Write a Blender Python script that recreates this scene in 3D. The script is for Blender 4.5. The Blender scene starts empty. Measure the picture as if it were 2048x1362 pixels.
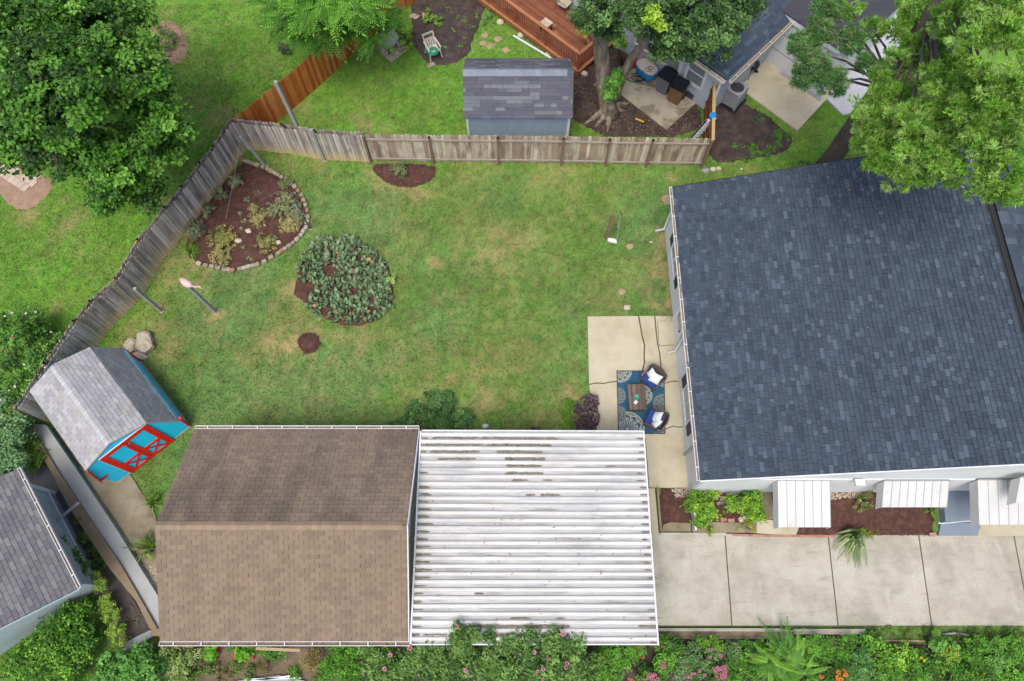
import bpy, math, random
import numpy as np
from mathutils import Vector, Matrix, noise as mnoise
random.seed(7); RNG = np.random.default_rng(7)
scene = bpy.context.scene
COL = scene.collection
# ---------------------------------------------------------------- camera, sky, sun, exposure
FPX, TILT, CAMH = 1440.0, math.radians(21.56), 26.0
cam_d = bpy.data.cameras.new('camera'); cam = bpy.data.objects.new('camera', cam_d); COL.objects.link(cam)
cam.location = (0, 0, CAMH); cam.rotation_euler = (TILT, 0, 0)
cam_d.sensor_width = 36; cam_d.lens = 36 * FPX / 2048; cam_d.clip_end = 2000
scene.camera = cam
SUN_EL, SUN_AZ = 64, 200      # degrees, azimuth clockwise from +Y
w = bpy.data.worlds.new('World'); scene.world = w; w.use_nodes = True
nt = w.node_tree; bg = nt.nodes['Background']
sky = nt.nodes.new('ShaderNodeTexSky'); sky.sky_type = 'NISHITA'; sky.sun_disc = False
sky.sun_elevation = math.radians(SUN_EL); sky.sun_rotation = math.radians(SUN_AZ)
sky.air_density = 0.85; sky.dust_density = 4.0; sky.ozone_density = 0.35
nt.links.new(sky.outputs[0], bg.inputs[0]); bg.inputs[1].default_value = 0.135
sd = bpy.data.lights.new('sun', 'SUN'); sun = bpy.data.objects.new('sun', sd); COL.objects.link(sun)
sd.energy = 1.45; sd.angle = math.radians(28); sd.color = (1, 0.97, 0.92)
_a = math.radians(SUN_AZ); _e = math.radians(SUN_EL)
_d = Vector((math.sin(_a) * math.cos(_e), math.cos(_a) * math.cos(_e), math.sin(_e)))
sun.rotation_euler = _d.to_track_quat('Z', 'Y').to_euler(); sun.location = (0, -20, 40)
scene.view_settings.view_transform = 'Standard'; scene.view_settings.look = 'None'
scene.view_settings.exposure = 0.88; scene.view_settings.gamma = 1; scene.view_settings.use_curve_mapping = False
# ---------------------------------------------------------------- helpers
cT, sT = math.cos(TILT), math.sin(TILT)
def ray(px, py):
    dx = (px - 1024) / FPX; dy = (681 - py) / FPX
    return Vector((dx, dy * cT + sT, dy * sT - cT))
def P(px, py, z=0.0):
    d = ray(px, py); t = (CAMH - z) / (-d.z)
    return Vector((d.x * t, d.y * t, z))
def proj(p):
    y, z = p[1], p[2] - CAMH
    yc = y * cT + z * sT; zc = -y * sT + z * cT
    return 1024 + FPX * p[0] / -zc, 681 - FPX * yc / -zc
def L(c):
    c = c / 255.0
    return c / 12.92 if c <= 0.04045 else ((c + 0.055) / 1.055) ** 2.4
GAIN = 1.5
def C(r, g, b, k=1.0):          # colour as seen in even daylight -> surface colour
    return tuple(min(0.9, L(v) / GAIN * k) for v in (r, g, b)) + (1.0,)
def mat(name, cols, scale=3.0, detail=5.0, stretch=(1, 1, 1), rough=0.85, island=0.0, hue=None, spots=(), bump=0.0, bscale=40.0,
        metal=0.0, spec=0.3, attr=None, tint=None, translucent=0.0, fine=0.0, fscale=60.0, contrast=(0.3, 0.7), zband=None):
    """cols: colours the broad noise runs through; island: brightness spread per piece; tint: colours picked per piece"""
    m = bpy.data.materials.new(name); m.use_nodes = True; n = m.node_tree.nodes; l = m.node_tree.links
    b = n['Principled BSDF']; b.inputs['Roughness'].default_value = rough; b.inputs['Metallic'].default_value = metal
    b.inputs['Specular IOR Level'].default_value = spec
    geo = n.new('ShaderNodeNewGeometry')
    def nz(sc, st=(1, 1, 1), de=5.0):
        mp = n.new('ShaderNodeMapping'); mp.inputs['Scale'].default_value = st; l.new(geo.outputs['Position'], mp.inputs[0])
        t = n.new('ShaderNodeTexNoise'); t.inputs['Scale'].default_value = sc; t.inputs['Detail'].default_value = de
        t.inputs['Roughness'].default_value = 0.62
        l.new(mp.outputs[0], t.inputs[0]); return t.outputs['Fac']
    def ramp(fac, items, mode='LINEAR'):
        r = n.new('ShaderNodeValToRGB'); r.color_ramp.interpolation = mode; e = r.color_ramp.elements
        while len(e) < len(items): e.new(0.5)
        for k, (p, c) in enumerate(items): e[k].position = p; e[k].color = c
        l.new(fac, r.inputs[0]); return r.outputs[0]
    def mul(c, fac):
        v = n.new('ShaderNodeVectorMath'); v.operation = 'SCALE'; l.new(c, v.inputs[0]); l.new(fac, v.inputs['Scale']); return v.outputs[0]
    def rng_map(fac, lo, hi):
        r = n.new('ShaderNodeMapRange'); r.inputs['To Min'].default_value = lo; r.inputs['To Max'].default_value = hi
        l.new(fac, r.inputs[0]); return r.outputs[0]
    pr = None
    if island or tint:
        oi = n.new('ShaderNodeObjectInfo'); a = n.new('ShaderNodeMath'); a.operation = 'ADD'
        l.new(oi.outputs['Random'], a.inputs[0]); l.new(geo.outputs['Random Per Island'], a.inputs[1])
        fr = n.new('ShaderNodeMath'); fr.operation = 'FRACT'; l.new(a.outputs[0], fr.inputs[0]); pr = fr.outputs[0]
    if attr:
        at = n.new('ShaderNodeAttribute'); at.attribute_name = attr; c = at.outputs['Color']
        if fine: c = mul(c, rng_map(nz(fscale), 1 - fine, 1 + fine))
    else:
        k = len(cols)
        if tint:
            c = ramp(pr, [(i / len(tint), t) for i, t in enumerate(tint)], 'CONSTANT')
            c = mul(c, rng_map(nz(scale, stretch, detail), contrast[0] * 2, contrast[1] * 2 + .0))
        else:
            lo, hi = contrast
            c = ramp(nz(scale, stretch, detail), [(lo + (hi - lo) * i / max(1, k - 1), t) for i, t in enumerate(cols)]) if k > 1 else None
            if c is None:
                rg = n.new('ShaderNodeRGB'); rg.outputs[0].default_value = cols[0]; c = rg.outputs[0]
        if fine: c = mul(c, rng_map(nz(fscale, (1, 1, 1), 3), 1 - fine, 1 + fine))
        for (sc_, ss, st, p0, p1, amt) in spots:
            f = ramp(nz(ss, st, 6), [(p0, (0, 0, 0, 1)), (p1, (amt, amt, amt, 1))])
            mx = n.new('ShaderNodeMix'); mx.data_type = 'RGBA'; l.new(f, mx.inputs['Factor'])
            l.new(c, mx.inputs['A']); mx.inputs['B'].default_value = sc_; c = mx.outputs['Result']
    if zband:      # weathering that belongs to a height: (colour, z where full, z where gone, amount)
        zc, z0, z1, za = zband; sx = n.new('ShaderNodeSeparateXYZ'); l.new(geo.outputs['Position'], sx.inputs[0]); r = n.new('ShaderNodeMapRange')
        r.inputs['From Min'].default_value = z0; r.inputs['From Max'].default_value = z1; r.inputs['To Min'].default_value = za; r.inputs['To Max'].default_value = 0; l.new(sx.outputs['Z'], r.inputs[0])
        mz = n.new('ShaderNodeMath'); mz.operation = 'MULTIPLY'; l.new(r.outputs[0], mz.inputs[0]); l.new(rng_map(nz(6, (1, 1, .3)), .2, 1.5), mz.inputs[1]); mz.use_clamp = True
        mx = n.new('ShaderNodeMix'); mx.data_type = 'RGBA'; l.new(mz.outputs[0], mx.inputs['Factor']); l.new(c, mx.inputs['A']); mx.inputs['B'].default_value = zc; c = mx.outputs['Result']
    if island: c = mul(c, rng_map(pr, 1 - island, 1 + island))
    l.new(c, b.inputs['Base Color'])
    if bump:
        bp = n.new('ShaderNodeBump'); bp.inputs['Strength'].default_value = bump; bp.inputs['Distance'].default_value = 0.02
        l.new(nz(bscale, stretch, 4), bp.inputs['Height']); l.new(bp.outputs[0], b.inputs['Normal'])
    if translucent:
        tr = n.new('ShaderNodeBsdfTranslucent'); l.new(c, tr.inputs[0]); ms = n.new('ShaderNodeMixShader')
        ms.inputs[0].default_value = translucent; l.new(b.outputs[0], ms.inputs[1]); l.new(tr.outputs[0], ms.inputs[2])
        l.new(ms.outputs[0], n['Material Output'].inputs[0])
    return m
def tag(o, label=None, cat=None, group=None, kind=None):
    if label: o['label'] = label
    if cat: o['category'] = cat
    if group: o['group'] = group
    if kind: o['kind'] = kind
    return o
def wloc(o):
    M = Matrix.Identity(4)
    ch = []
    while o: ch.append(o); o = o.parent
    for q in reversed(ch): M = M @ Matrix.LocRotScale(q.location, q.rotation_euler, q.scale)
    return M
def thing(name, label, cat, loc=(0, 0, 0), rotz=0.0, group=None, rot=None):
    o = bpy.data.objects.new(name, None); COL.objects.link(o); o.empty_display_size = 0.2
    o.location = loc; o.rotation_euler = rot if rot else (0, 0, rotz)
    return tag(o, label, cat, group)
def link(name, me, parent=None):
    o = bpy.data.objects.new(name, me); COL.objects.link(o)
    if parent: o.parent = parent
    return o
def dup(o, parent=None):
    c = o.copy(); COL.objects.link(c)
    if parent: c.parent = parent
    for ch in [x for x in KIDS.get(o.name, [])]:
        d = dup(ch, c)
    return c
KIDS = {}
def copy_tree(o, parent=None):
    c = o.copy(); COL.objects.link(c)
    if parent: c.parent = parent
    for ch in list(o.children): copy_tree(ch, c)
    return c
def npmesh(name, V, F, m, parent=None, col=None, smooth=False):
    """V (n,3) world coordinates, F (k,3|4) indices"""
    V = np.asarray(V, dtype=np.float64); F = np.asarray(F)
    if parent is not None:
        Mi = np.array(wloc(parent).inverted()); V = V @ Mi[:3, :3].T + Mi[:3, 3]
    me = bpy.data.meshes.new(name); k, q = F.shape
    me.vertices.add(len(V)); me.vertices.foreach_set('co', V.astype(np.float32).ravel())
    me.loops.add(k * q); me.loops.foreach_set('vertex_index', F.astype(np.int32).ravel())
    me.polygons.add(k); me.polygons.foreach_set('loop_start', np.arange(0, k * q, q, dtype=np.int32))
    try: me.polygons.foreach_set('loop_total', np.full(k, q, dtype=np.int32))
    except Exception: pass
    me.polygons.foreach_set('use_smooth', np.full(k, smooth, dtype=bool))
    me.materials.append(m)
    if col is not None:
        a = me.attributes.new('col', 'FLOAT_COLOR', 'POINT'); cc = np.ones((len(V), 4), np.float32); cc[:, :3] = col
        a.data.foreach_set('color', cc.ravel())
    me.update(calc_edges=True); me.validate()
    return link(name, me, parent)
class MB:
    def __init__(s): s.v = []; s.f = []
    def add(s, vs, fs):
        b = len(s.v); s.v += [tuple(x) for x in vs]; s.f += [tuple(b + i for i in f) for f in fs]; return s
    def box(s, c, d, R=None):
        x, y, z = d[0] / 2, d[1] / 2, d[2] / 2
        p = [Vector((i * x, j * y, k * z)) for k in (-1, 1) for j in (-1, 1) for i in (-1, 1)]
        if R is not None:
            if not isinstance(R, Matrix): R = Matrix.Rotation(R, 3, 'Z')
            p = [R @ q for q in p]
        c = Vector(c)
        return s.add([q + c for q in p], [(0, 2, 3, 1), (4, 5, 7, 6), (0, 1, 5, 4), (2, 6, 7, 3), (0, 4, 6, 2), (1, 3, 7, 5)])
    def bar(s, p, q, w, h=None, up=(0, 0, 1)):
        p = Vector(p); q = Vector(q); h = h or w; d = (q - p); ln = d.length; d.normalize(); u = Vector(up)
        if abs(d.dot(u)) > 0.99: u = Vector((0, 1, 0))
        sx = d.cross(u).normalized(); sz = sx.cross(d).normalized()
        R = Matrix((sx, d, sz)).transposed()
        return s.box((p + q) / 2, (w, ln, h), R)
    def tube(s, pts, r, n=8, cap=True):
        pts = [Vector(p) for p in pts]; k = len(pts); rs = r if isinstance(r, (list, tuple)) else [r] * k
        vs = []; pu = None
        for i, p in enumerate(pts):
            d = (pts[min(i + 1, k - 1)] - pts[max(i - 1, 0)]).normalized()
            u = pu if pu is not None else (Vector((0, 0, 1)) if abs(d.z) < 0.9 else Vector((1, 0, 0)))
            sx = d.cross(u).normalized(); u = sx.cross(d).normalized(); pu = u
            vs += [p + rs[i] * (math.cos(2 * math.pi * j / n) * sx + math.sin(2 * math.pi * j / n) * u) for j in range(n)]
        fs = [(i * n + j, i * n + (j + 1) % n, (i + 1) * n + (j + 1) % n, (i + 1) * n + j) for i in range(k - 1) for j in range(n)]
        if cap: fs += [tuple(range(n - 1, -1, -1)), tuple((k - 1) * n + j for j in range(n))]
        return s.add(vs, fs)
    def prism(s, pts, z0, z1):
        n = len(pts); ar = sum(pts[i][0] * pts[(i + 1) % n][1] - pts[(i + 1) % n][0] * pts[i][1] for i in range(n))
        if ar < 0: pts = pts[::-1]
        vs = [(p[0], p[1], z0) for p in pts] + [(p[0], p[1], z1) for p in pts]
        fs = [tuple(range(n - 1, -1, -1)), tuple(range(n, 2 * n))] + [(i, (i + 1) % n, n + (i + 1) % n, n + i) for i in range(n)]
        return s.add(vs, fs)
    def slab(s, pts3, th, nrm=None):       # planar polygon in space with thickness below it
        pts = [Vector(p) for p in pts3]; nn = Vector((0, 0, 0)); k = len(pts)
        for i in range(k): nn += pts[i].cross(pts[(i + 1) % k])
        nn.normalize()
        if nrm is not None and nn.dot(Vector(nrm)) < 0: pts = pts[::-1]; nn = -nn
        vs = pts + [p - nn * th for p in pts]
        return s.add(vs, [tuple(range(k)), tuple(range(2 * k - 1, k - 1, -1))] + [(i, k + i, k + (i + 1) % k, (i + 1) % k) for i in range(k)])
    def lathe(s, c, prof, n=16):
        c = Vector(c); vs = []
        for r, z in prof: vs += [c + Vector((r * math.cos(2 * math.pi * j / n), r * math.sin(2 * math.pi * j / n), z)) for j in range(n)]
        k = len(prof)
        fs = [(i * n + j, i * n + (j + 1) % n, (i + 1) * n + (j + 1) % n, (i + 1) * n + j) for i in range(k - 1) for j in range(n)]
        return s.add(vs, fs + [tuple(range(n - 1, -1, -1)), tuple((k - 1) * n + j for j in range(n))])
    def rock(s, c, r, seed=0, n=10, m=7, rough=0.25, boxy=0.0, rotz=0.0):
        c = Vector(c); vs = []; ca, sa = math.cos(rotz), math.sin(rotz)
        for i in range(m + 1):
            t = math.pi * i / m
            for j in range(n):
                a = 2 * math.pi * j / n; d = Vector((math.sin(t) * math.cos(a), math.sin(t) * math.sin(a), -math.cos(t)))
                if boxy:
                    e = 1 - 0.75 * boxy; d = Vector([math.copysign(abs(x) ** e, x) for x in d]) * (1 - 0.2 * boxy)
                k = 1 + rough * mnoise.noise(d * 1.7 + Vector((seed * 7.3, seed * 3.1, seed)))
                x, y, z = d.x * r[0] * k, d.y * r[1] * k, d.z * r[2] * k
                vs.append(c + Vector((x * ca - y * sa, x * sa + y * ca, z)))
        fs = [(i * n + j, i * n + (j + 1) % n, (i + 1) * n + (j + 1) % n, (i + 1) * n + j) for i in range(m) for j in range(n)]
        return s.add(vs, fs)
    def build(s, name, m, parent=None, local=False, smooth=False, label=None, cat=None, group=None, kind=None):
        me = bpy.data.meshes.new(name); vs = s.v
        if parent is not None and not local:
            Mi = wloc(parent).inverted(); vs = [Mi @ Vector(v) for v in vs]
        me.from_pydata([tuple(v) for v in vs], [], s.f); me.materials.append(m); me.validate()
        if smooth:
            for p in me.polygons: p.use_smooth = True
        o = link(name, me, parent); return tag(o, label, cat, group, kind)
def vnoise(x, y, seed=0):                 # smooth value noise, numpy
    r = np.random.default_rng(seed).random((256, 256)); xi = np.floor(x).astype(int); yi = np.floor(y).astype(int)
    fx = x - xi; fy = y - yi; fx = fx * fx * (3 - 2 * fx); fy = fy * fy * (3 - 2 * fy)
    g = lambda a, b: r[a % 256, b % 256]
    return (g(xi, yi) * (1 - fx) + g(xi + 1, yi) * fx) * (1 - fy) + (g(xi, yi + 1) * (1 - fx) + g(xi + 1, yi + 1) * fx) * fy
def fbm(x, y, sc, seed=0, o=4):
    v = 0; a = 0.5
    for i in range(o): v = v + a * vnoise(x * sc + 17.3 * i, y * sc + 5.1 * i, seed + i); sc *= 2.07; a *= 0.5
    return v / (1 - 0.5 ** o)
def inpoly(x, y, poly):
    r = np.zeros(x.shape, bool); n = len(poly); j = n - 1
    for i in range(n):
        xi, yi = poly[i][0], poly[i][1]; xj, yj = poly[j][0], poly[j][1]
        c = ((yi > y) != (yj > y)) & (x < (xj - xi) * (y - yi) / (yj - yi + 1e-12) + xi); r ^= c; j = i
    return r
def PP(pts, z=0.0): return [P(a, b, z) for a, b in pts]
def smooth_poly(pts, k=3):                # Chaikin, closed
    for _ in range(k):
        q = []
        for i in range(len(pts)):
            a = pts[i]; b = pts[(i + 1) % len(pts)]
            q += [(a[0] * .75 + b[0] * .25, a[1] * .75 + b[1] * .25), (a[0] * .25 + b[0] * .75, a[1] * .25 + b[1] * .75)]
        pts = q
    return pts
def unit(v): return v / np.maximum(1e-9, np.linalg.norm(v, axis=1, keepdims=True))
def leaf_quads(c, size, aspect=0.55, up=0.6, out=None, droop=0.25, tdir=None):
    """c (n,3) -> kite leaves, each a bent quad pair of triangles"""
    n = len(c); nn = unit(RNG.normal(size=(n, 3))) * (1 - up) + np.array([0, 0, 1.0]) * up
    if out is not None: nn = nn + out * 0.5
    nn = unit(nn); t = RNG.normal(size=(n, 3)) if tdir is None else tdir + RNG.normal(size=(n, 3)) * .35
    t = unit(t - nn * (t * nn).sum(1, keepdims=True)); b = np.cross(nn, t)
    s = size * RNG.uniform(0.7, 1.3, (n, 1)); h = s * aspect
    V = np.empty((n, 4, 3)); V[:, 0] = c - t * s * .5; V[:, 1] = c + b * h * .5 - nn * s * droop * .25
    V[:, 2] = c + t * s * .5 - nn * s * droop; V[:, 3] = c - b * h * .5 - nn * s * droop * .25
    return V.reshape(-1, 3), np.arange(4 * n).reshape(n, 4)
def lobes_points(lobes, n_cl, n_leaf, rc, shell=0.55, flat=0.7, top=0.0):
    """leaf centres in clumps spread through ellipsoid lobes; returns points, outward dirs, clump ids"""
    vol = np.array([l[1][0] * l[1][1] * l[1][2] for l in lobes]) ** 0.67; pk = RNG.choice(len(lobes), n_cl, p=vol / vol.sum())
    d = unit(RNG.normal(size=(n_cl, 3))); d[:, 2] = np.where(RNG.random(n_cl) < top, np.abs(d[:, 2]), d[:, 2])
    r = RNG.uniform(shell, 1, (n_cl, 1))
    cc = np.array([list(lobes[i][0]) for i in pk]) + d * r * np.array([list(lobes[i][1]) for i in pk])
    ids = RNG.integers(0, n_cl, n_leaf); o = RNG.normal(size=(n_leaf, 3)); o = unit(o) * RNG.random((n_leaf, 1)) ** .4
    rr = rc * RNG.uniform(.6, 1.3, n_cl)[ids][:, None]
    p = cc[ids] + o * rr * np.array([1, 1, flat]); return p, unit(o * .6 + d[ids] * .5), ids, cc
def leaf_col(ids, n_cl, cols, jit=0.18, cj=0.22):
    cols = np.array([c[:3] for c in cols]) * np.array([1.22, 1.38, .92]); a = cols[RNG.integers(0, len(cols), n_cl)] * RNG.uniform(1 - cj, 1 + cj, (n_cl, 1))
    q = a[ids] * RNG.uniform(1 - jit, 1 + jit, (len(ids), 1)); return np.repeat(q, 4, axis=0)
def crown(parent, name, lobes, n_cl, n_leaf, rc, size, cols, m, aspect=.6, up=.55, shell=.5, top=.3, flat=.7, zmin=0.03, cj=.22, jit=.18):
    p, o, ids, cc = lobes_points(lobes, n_cl, n_leaf, rc, shell, flat, top); p[:, 2] = np.maximum(p[:, 2], zmin + RNG.random(len(p)) * .05)
    V, F = leaf_quads(p, size, aspect, up, o); V[:, 2] = np.maximum(V[:, 2], 0.02)
    ob = npmesh(name, V, F, m, parent, leaf_col(ids, n_cl, cols, jit, cj)); return ob, cc
# ---------------------------------------------------------------- materials
M = {}
M['leaf'] = mat('leaf', [], attr='col', rough=.55, translucent=.3, spec=.35)
M['blade'] = mat('grass_blade', [], attr='col', rough=.7, translucent=.25)
M['lawn'] = mat('lawn', [], attr='col', rough=.95, fine=.22, fscale=40)
M['print'] = mat('rug_pile', [], attr='col', rough=.95)
M['mulch'] = mat('brown_mulch', [C(70, 46, 40), C(92, 62, 54), C(112, 80, 68)], 5, fine=.5, fscale=45, bump=.8, bscale=60)
M['chip'] = mat('wood_chip', [C(96, 66, 58)], island=.5)
M['soil'] = mat('dark_soil', [C(52, 44, 44), C(74, 64, 60), C(98, 84, 72)], 2.5, fine=.5, fscale=40, bump=.8, bscale=50)
M['chip_pale'] = mat('pale_chip', [C(150, 120, 95)], island=.6)
M['dirt'] = mat('bare_dirt', [C(150, 122, 100), C(178, 150, 128)], 3, fine=.25, fscale=40, bump=.4)
M['concrete'] = mat('grey_concrete', [C(167, 163, 147), C(187, 183, 168), C(198, 195, 181)], .9, fine=.32, fscale=22, bump=.25, bscale=70,
                    spots=[(C(142, 138, 126), .7, (1, 1, 1), .52, .72, .6), (C(150, 145, 132), 2.2, (.5, 2, 1), .56, .74, .6), (C(112, 108, 98), 9, (1, 1, 1), .66, .78, .6), (C(206, 205, 200), 1.4, (1.5, .5, 1), .6, .74, .6)])
M['patio'] = mat('tan_concrete', [C(184, 174, 146), C(200, 191, 165), C(208, 202, 179)], .8, fine=.1, fscale=30, bump=.15,
                 spots=[(C(176, 152, 112), 1.3, (1, 1, 1), .58, .8, .5), (C(150, 134, 108), 14, (1, 1, 1), .7, .8, .5)])
M['old_concrete'] = mat('old_concrete', [C(128, 115, 92), C(148, 136, 112), C(165, 155, 134)], 1.2, fine=.2, fscale=25, bump=.3,
                        spots=[(C(95, 88, 66), 2, (1, 1, 1), .56, .75, .6)])
M['patchy'] = mat('patchy_concrete', [C(168, 160, 138), C(188, 180, 158)], 2, fine=.15, fscale=25,
                  spots=[(C(118, 108, 88), 1.3, (1, 1, 1), .5, .58, .7)], bump=.2)
M['crack'] = mat('mossy_crack', [C(92, 80, 52), C(110, 96, 66)], 4)
M['wall_tan'] = mat('wall_cap', [C(132, 115, 92), C(152, 136, 112)], 2, fine=.2, fscale=20, bump=.3)
M['wall_grey'] = mat('wall_parge', [C(160, 162, 160), C(178, 180, 178)], 1.2, fine=.06, spots=[(C(140, 140, 140), 2, (1, 1, 1), .6, .8, .5)])
M['slate'] = mat('dark_paving', [C(74, 76, 80), C(96, 98, 102)], 1.2, fine=.15, spots=[(C(66, 84, 50), 2.5, (1, 1, 1), .6, .72, .6)], rough=.6)
M['gravel'] = mat('gravel', [C(185, 170, 150)], island=.4)
M['stone'] = mat('field_stone', [C(196, 180, 152), C(216, 204, 182)], 3, fine=.2, fscale=18, bump=.4, island=.12)
M['edge_stone'] = mat('edging_stone', [C(200, 190, 175)], tint=[C(174, 162, 144), C(162, 146, 124), C(182, 172, 156), C(168, 122, 100), C(170, 160, 146), C(158, 144, 124)], scale=9, fine=.15, bump=.3)
M['brick'] = mat('red_brick', [C(172, 124, 108), C(190, 142, 124)], 8, island=.2, fine=.15)
M['paver'] = mat('path_paver', [C(196, 176, 156), C(208, 190, 172)], 4, island=.14, fine=.12)
M['step'] = mat('stepping_stone', [C(168, 148, 116), C(184, 164, 134)], 5, fine=.15, island=.1)
M['fence'] = mat('weathered_fence', [C(120, 108, 98)], tint=[C(196, 188, 180), C(172, 162, 154), C(212, 204, 194), C(182, 172, 162), C(154, 142, 138), C(202, 192, 182)],
                 scale=16, stretch=(1, 1, .1), fine=.25, fscale=40, contrast=(.24, .74), zband=(C(226, 200, 140), .0, .75, .95), spots=[(C(96, 82, 80), 2.2, (1, 1, .35), .5, .7, .7), (C(226, 214, 186), 1.7, (1, 1, .4), .6, .75, .5)])
M['fence_pale'] = mat('pale_fence', [C(160, 146, 124)], tint=[C(212, 202, 182), C(192, 180, 158), C(224, 214, 194), C(200, 186, 166), C(172, 154, 132)],
                      scale=16, stretch=(1, 1, .1), fine=.25, fscale=40, contrast=(.24, .74), spots=[(C(126, 102, 84), 3.2, (1, 1, .2), .48, .66, .85)])
M['fence_rail'] = mat('fence_rail', [C(160, 150, 136), C(182, 172, 158)], 3, fine=.15)
M['fence_post'] = mat('fence_post', [C(120, 98, 78), C(146, 124, 104)], 3, fine=.2)
M['stain'] = mat('orange_fence', [C(170, 95, 45)], tint=[C(206, 128, 58), C(190, 108, 42), C(216, 142, 78), C(176, 94, 34), C(200, 120, 58)],
                 scale=12, stretch=(1, 1, .15), fine=.2, fscale=40, contrast=(.3, .72), spots=[(C(140, 62, 20), 1.6, (1, 1, .5), .54, .72, .6), (C(196, 140, 96), 1.3, (1, 1, .5), .6, .8, .5)])
M['board'] = mat('brown_board', [C(150, 96, 52), C(120, 72, 36)], 3, fine=.2, island=.2)
M['post_grey'] = mat('grey_post', [C(150, 150, 148), C(172, 172, 168)], 3, fine=.1)
M['metal'] = mat('steel', [C(150, 156, 164)], metal=.6, rough=.4)
M['pink'] = mat('pink_plastic', [C(238, 196, 192)], rough=.4)
M['white'] = mat('white_paint', [C(222, 226, 230), C(236, 238, 240)], 1, rough=.5)
M['white_metal'] = mat('white_sheet_metal', [C(200, 202, 201), C(214, 215, 213)], 2, rough=.4, spots=[(C(172, 174, 176), 3, (1, .3, 1), .58, .75, .7)])
M['wall_w'] = mat('white_siding', [C(228, 232, 234), C(236, 240, 242)], .8, rough=.6)
M['wall_b'] = mat('blue_siding', [C(184, 196, 210), C(196, 206, 218)], .8, rough=.6)
M['wall_pale'] = mat('pale_blue_siding', [C(186, 204, 210), C(202, 218, 222)], 1, rough=.6)
M['shed_b'] = mat('shed_blue_grey', [C(150, 172, 188), C(164, 184, 200)], 1.2, stretch=(3, 3, .3), rough=.6, spots=[(C(130, 150, 168), 2, (3, 3, .4), .5, .8, .4)])
M['slate_wall'] = mat('blue_grey_panel', [C(170, 178, 188), C(182, 190, 198)], 1, rough=.6)
M['barn_blue'] = mat('bright_blue', [C(24, 208, 252, 1.25), C(34, 216, 255, 1.25)], 1.5, rough=.5, spec=.4)
M['barn_red'] = mat('bright_red', [C(240, 24, 16, 1.1), C(248, 32, 24, 1.1)], 2, rough=.5, spec=.4)
M['glass'] = mat('window_glass', [C(118, 130, 130), C(150, 160, 156)], .6, rough=.1, spec=.8)
M['glass_d'] = mat('dark_glass', [C(52, 66, 84)], rough=.1, spec=.8)
M['navy'] = mat('navy_shutter', [C(22, 44, 70)], rough=.5)
M['roof_under'] = mat('roof_underlay', [C(48, 50, 54)], rough=.9)
M['roof_under_b'] = mat('roof_underlay_brown', [C(70, 58, 48)], rough=.9)
M['shingle_navy'] = mat('dark_blue_shingle', [C(59, 71, 89)], tint=[C(68, 80, 94), C(65, 75, 90), C(71, 84, 98), C(58, 69, 83), C(67, 79, 93), C(76, 90, 105), C(66, 78, 93), C(70, 82, 97), C(63, 73, 88), C(68, 80, 93), C(66, 78, 92), C(86, 99, 113)],
                        scale=.5, fine=.16, fscale=40, rough=.9, contrast=(.42, .58))
def brown(nm, base, spots):
    return mat(nm, [C(*base)], tint=[C(*(v * k for v in base)) for k in (1.0, .965, 1.03, .94, 1.015)], scale=1.0, stretch=(1.6, .45, 1), fine=.22, fscale=30, rough=.9, contrast=(.38, .63), spots=spots)
M['shingle_brown'] = brown('brown_shingle', (136, 119, 101), [(C(112, 98, 88), 1.0, (1.2, .5, 1), .56, .74, .45), (C(170, 152, 126), 1.5, (1.8, .3, 1), .6, .78, .4), (C(96, 86, 80), 4, (1, .6, 1), .68, .8, .5)])
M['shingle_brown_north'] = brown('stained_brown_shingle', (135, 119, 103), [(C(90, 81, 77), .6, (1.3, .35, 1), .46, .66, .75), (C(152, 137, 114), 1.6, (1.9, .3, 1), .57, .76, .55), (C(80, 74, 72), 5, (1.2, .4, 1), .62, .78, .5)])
M['ridge_tan'] = mat('ridge_shingle', [C(140, 123, 104), C(156, 137, 113)], 2, island=.1, fine=.2)
M['shingle_grey'] = mat('pale_grey_shingle', [C(168, 168, 170)], tint=[C(172, 172, 174), C(164, 164, 167), C(178, 178, 180), C(158, 158, 160), C(170, 168, 164)],
                        scale=1.2, fine=.12, fscale=34, rough=.9, contrast=(.4, .62), spots=[(C(122, 122, 126), 1.4, (1, 1, 1), .58, .78, .5)])
M['ridge_grey'] = mat('ridge_grey', [C(186, 186, 188), C(196, 196, 198)], 3, island=.1, fine=.1)
M['shingle_mid'] = mat('mid_grey_shingle', [C(128, 128, 130)], tint=[C(132, 131, 132), C(122, 121, 123), C(140, 139, 139), C(116, 115, 118), C(128, 126, 126)],
                       scale=1.2, fine=.15, fscale=34, rough=.9, contrast=(.4, .62))
M['shingle_shed'] = mat('blue_grey_shingle', [C(92, 94, 104)], tint=[C(94, 96, 106), C(84, 86, 96), C(106, 109, 117), C(90, 90, 100), C(116, 118, 124), C(88, 92, 102)],
                        scale=1.0, fine=.15, fscale=34, rough=.9, contrast=(.4, .62))
M['debris'] = mat('gutter_debris', [C(120, 100, 80), C(150, 130, 108), C(90, 70, 54)], 9, fine=.4, fscale=40, bump=.5)
M['lichen'] = mat('valley_debris', [C(96, 88, 78), C(140, 133, 118), C(78, 68, 60)], 8, fine=.5, fscale=40)
M['carport_valley'] = mat('grimy_valley', [C(156, 157, 158), C(188, 189, 189), C(214, 214, 213)], .8, stretch=(.4, 1.5, 1), rough=.6, fine=.15, fscale=20, spots=[(C(118, 116, 114), 2.2, (.4, 3, 1), .52, .7, .6), (C(84, 76, 70), 7, (.5, 2, 1), .66, .78, .8)])
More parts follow.
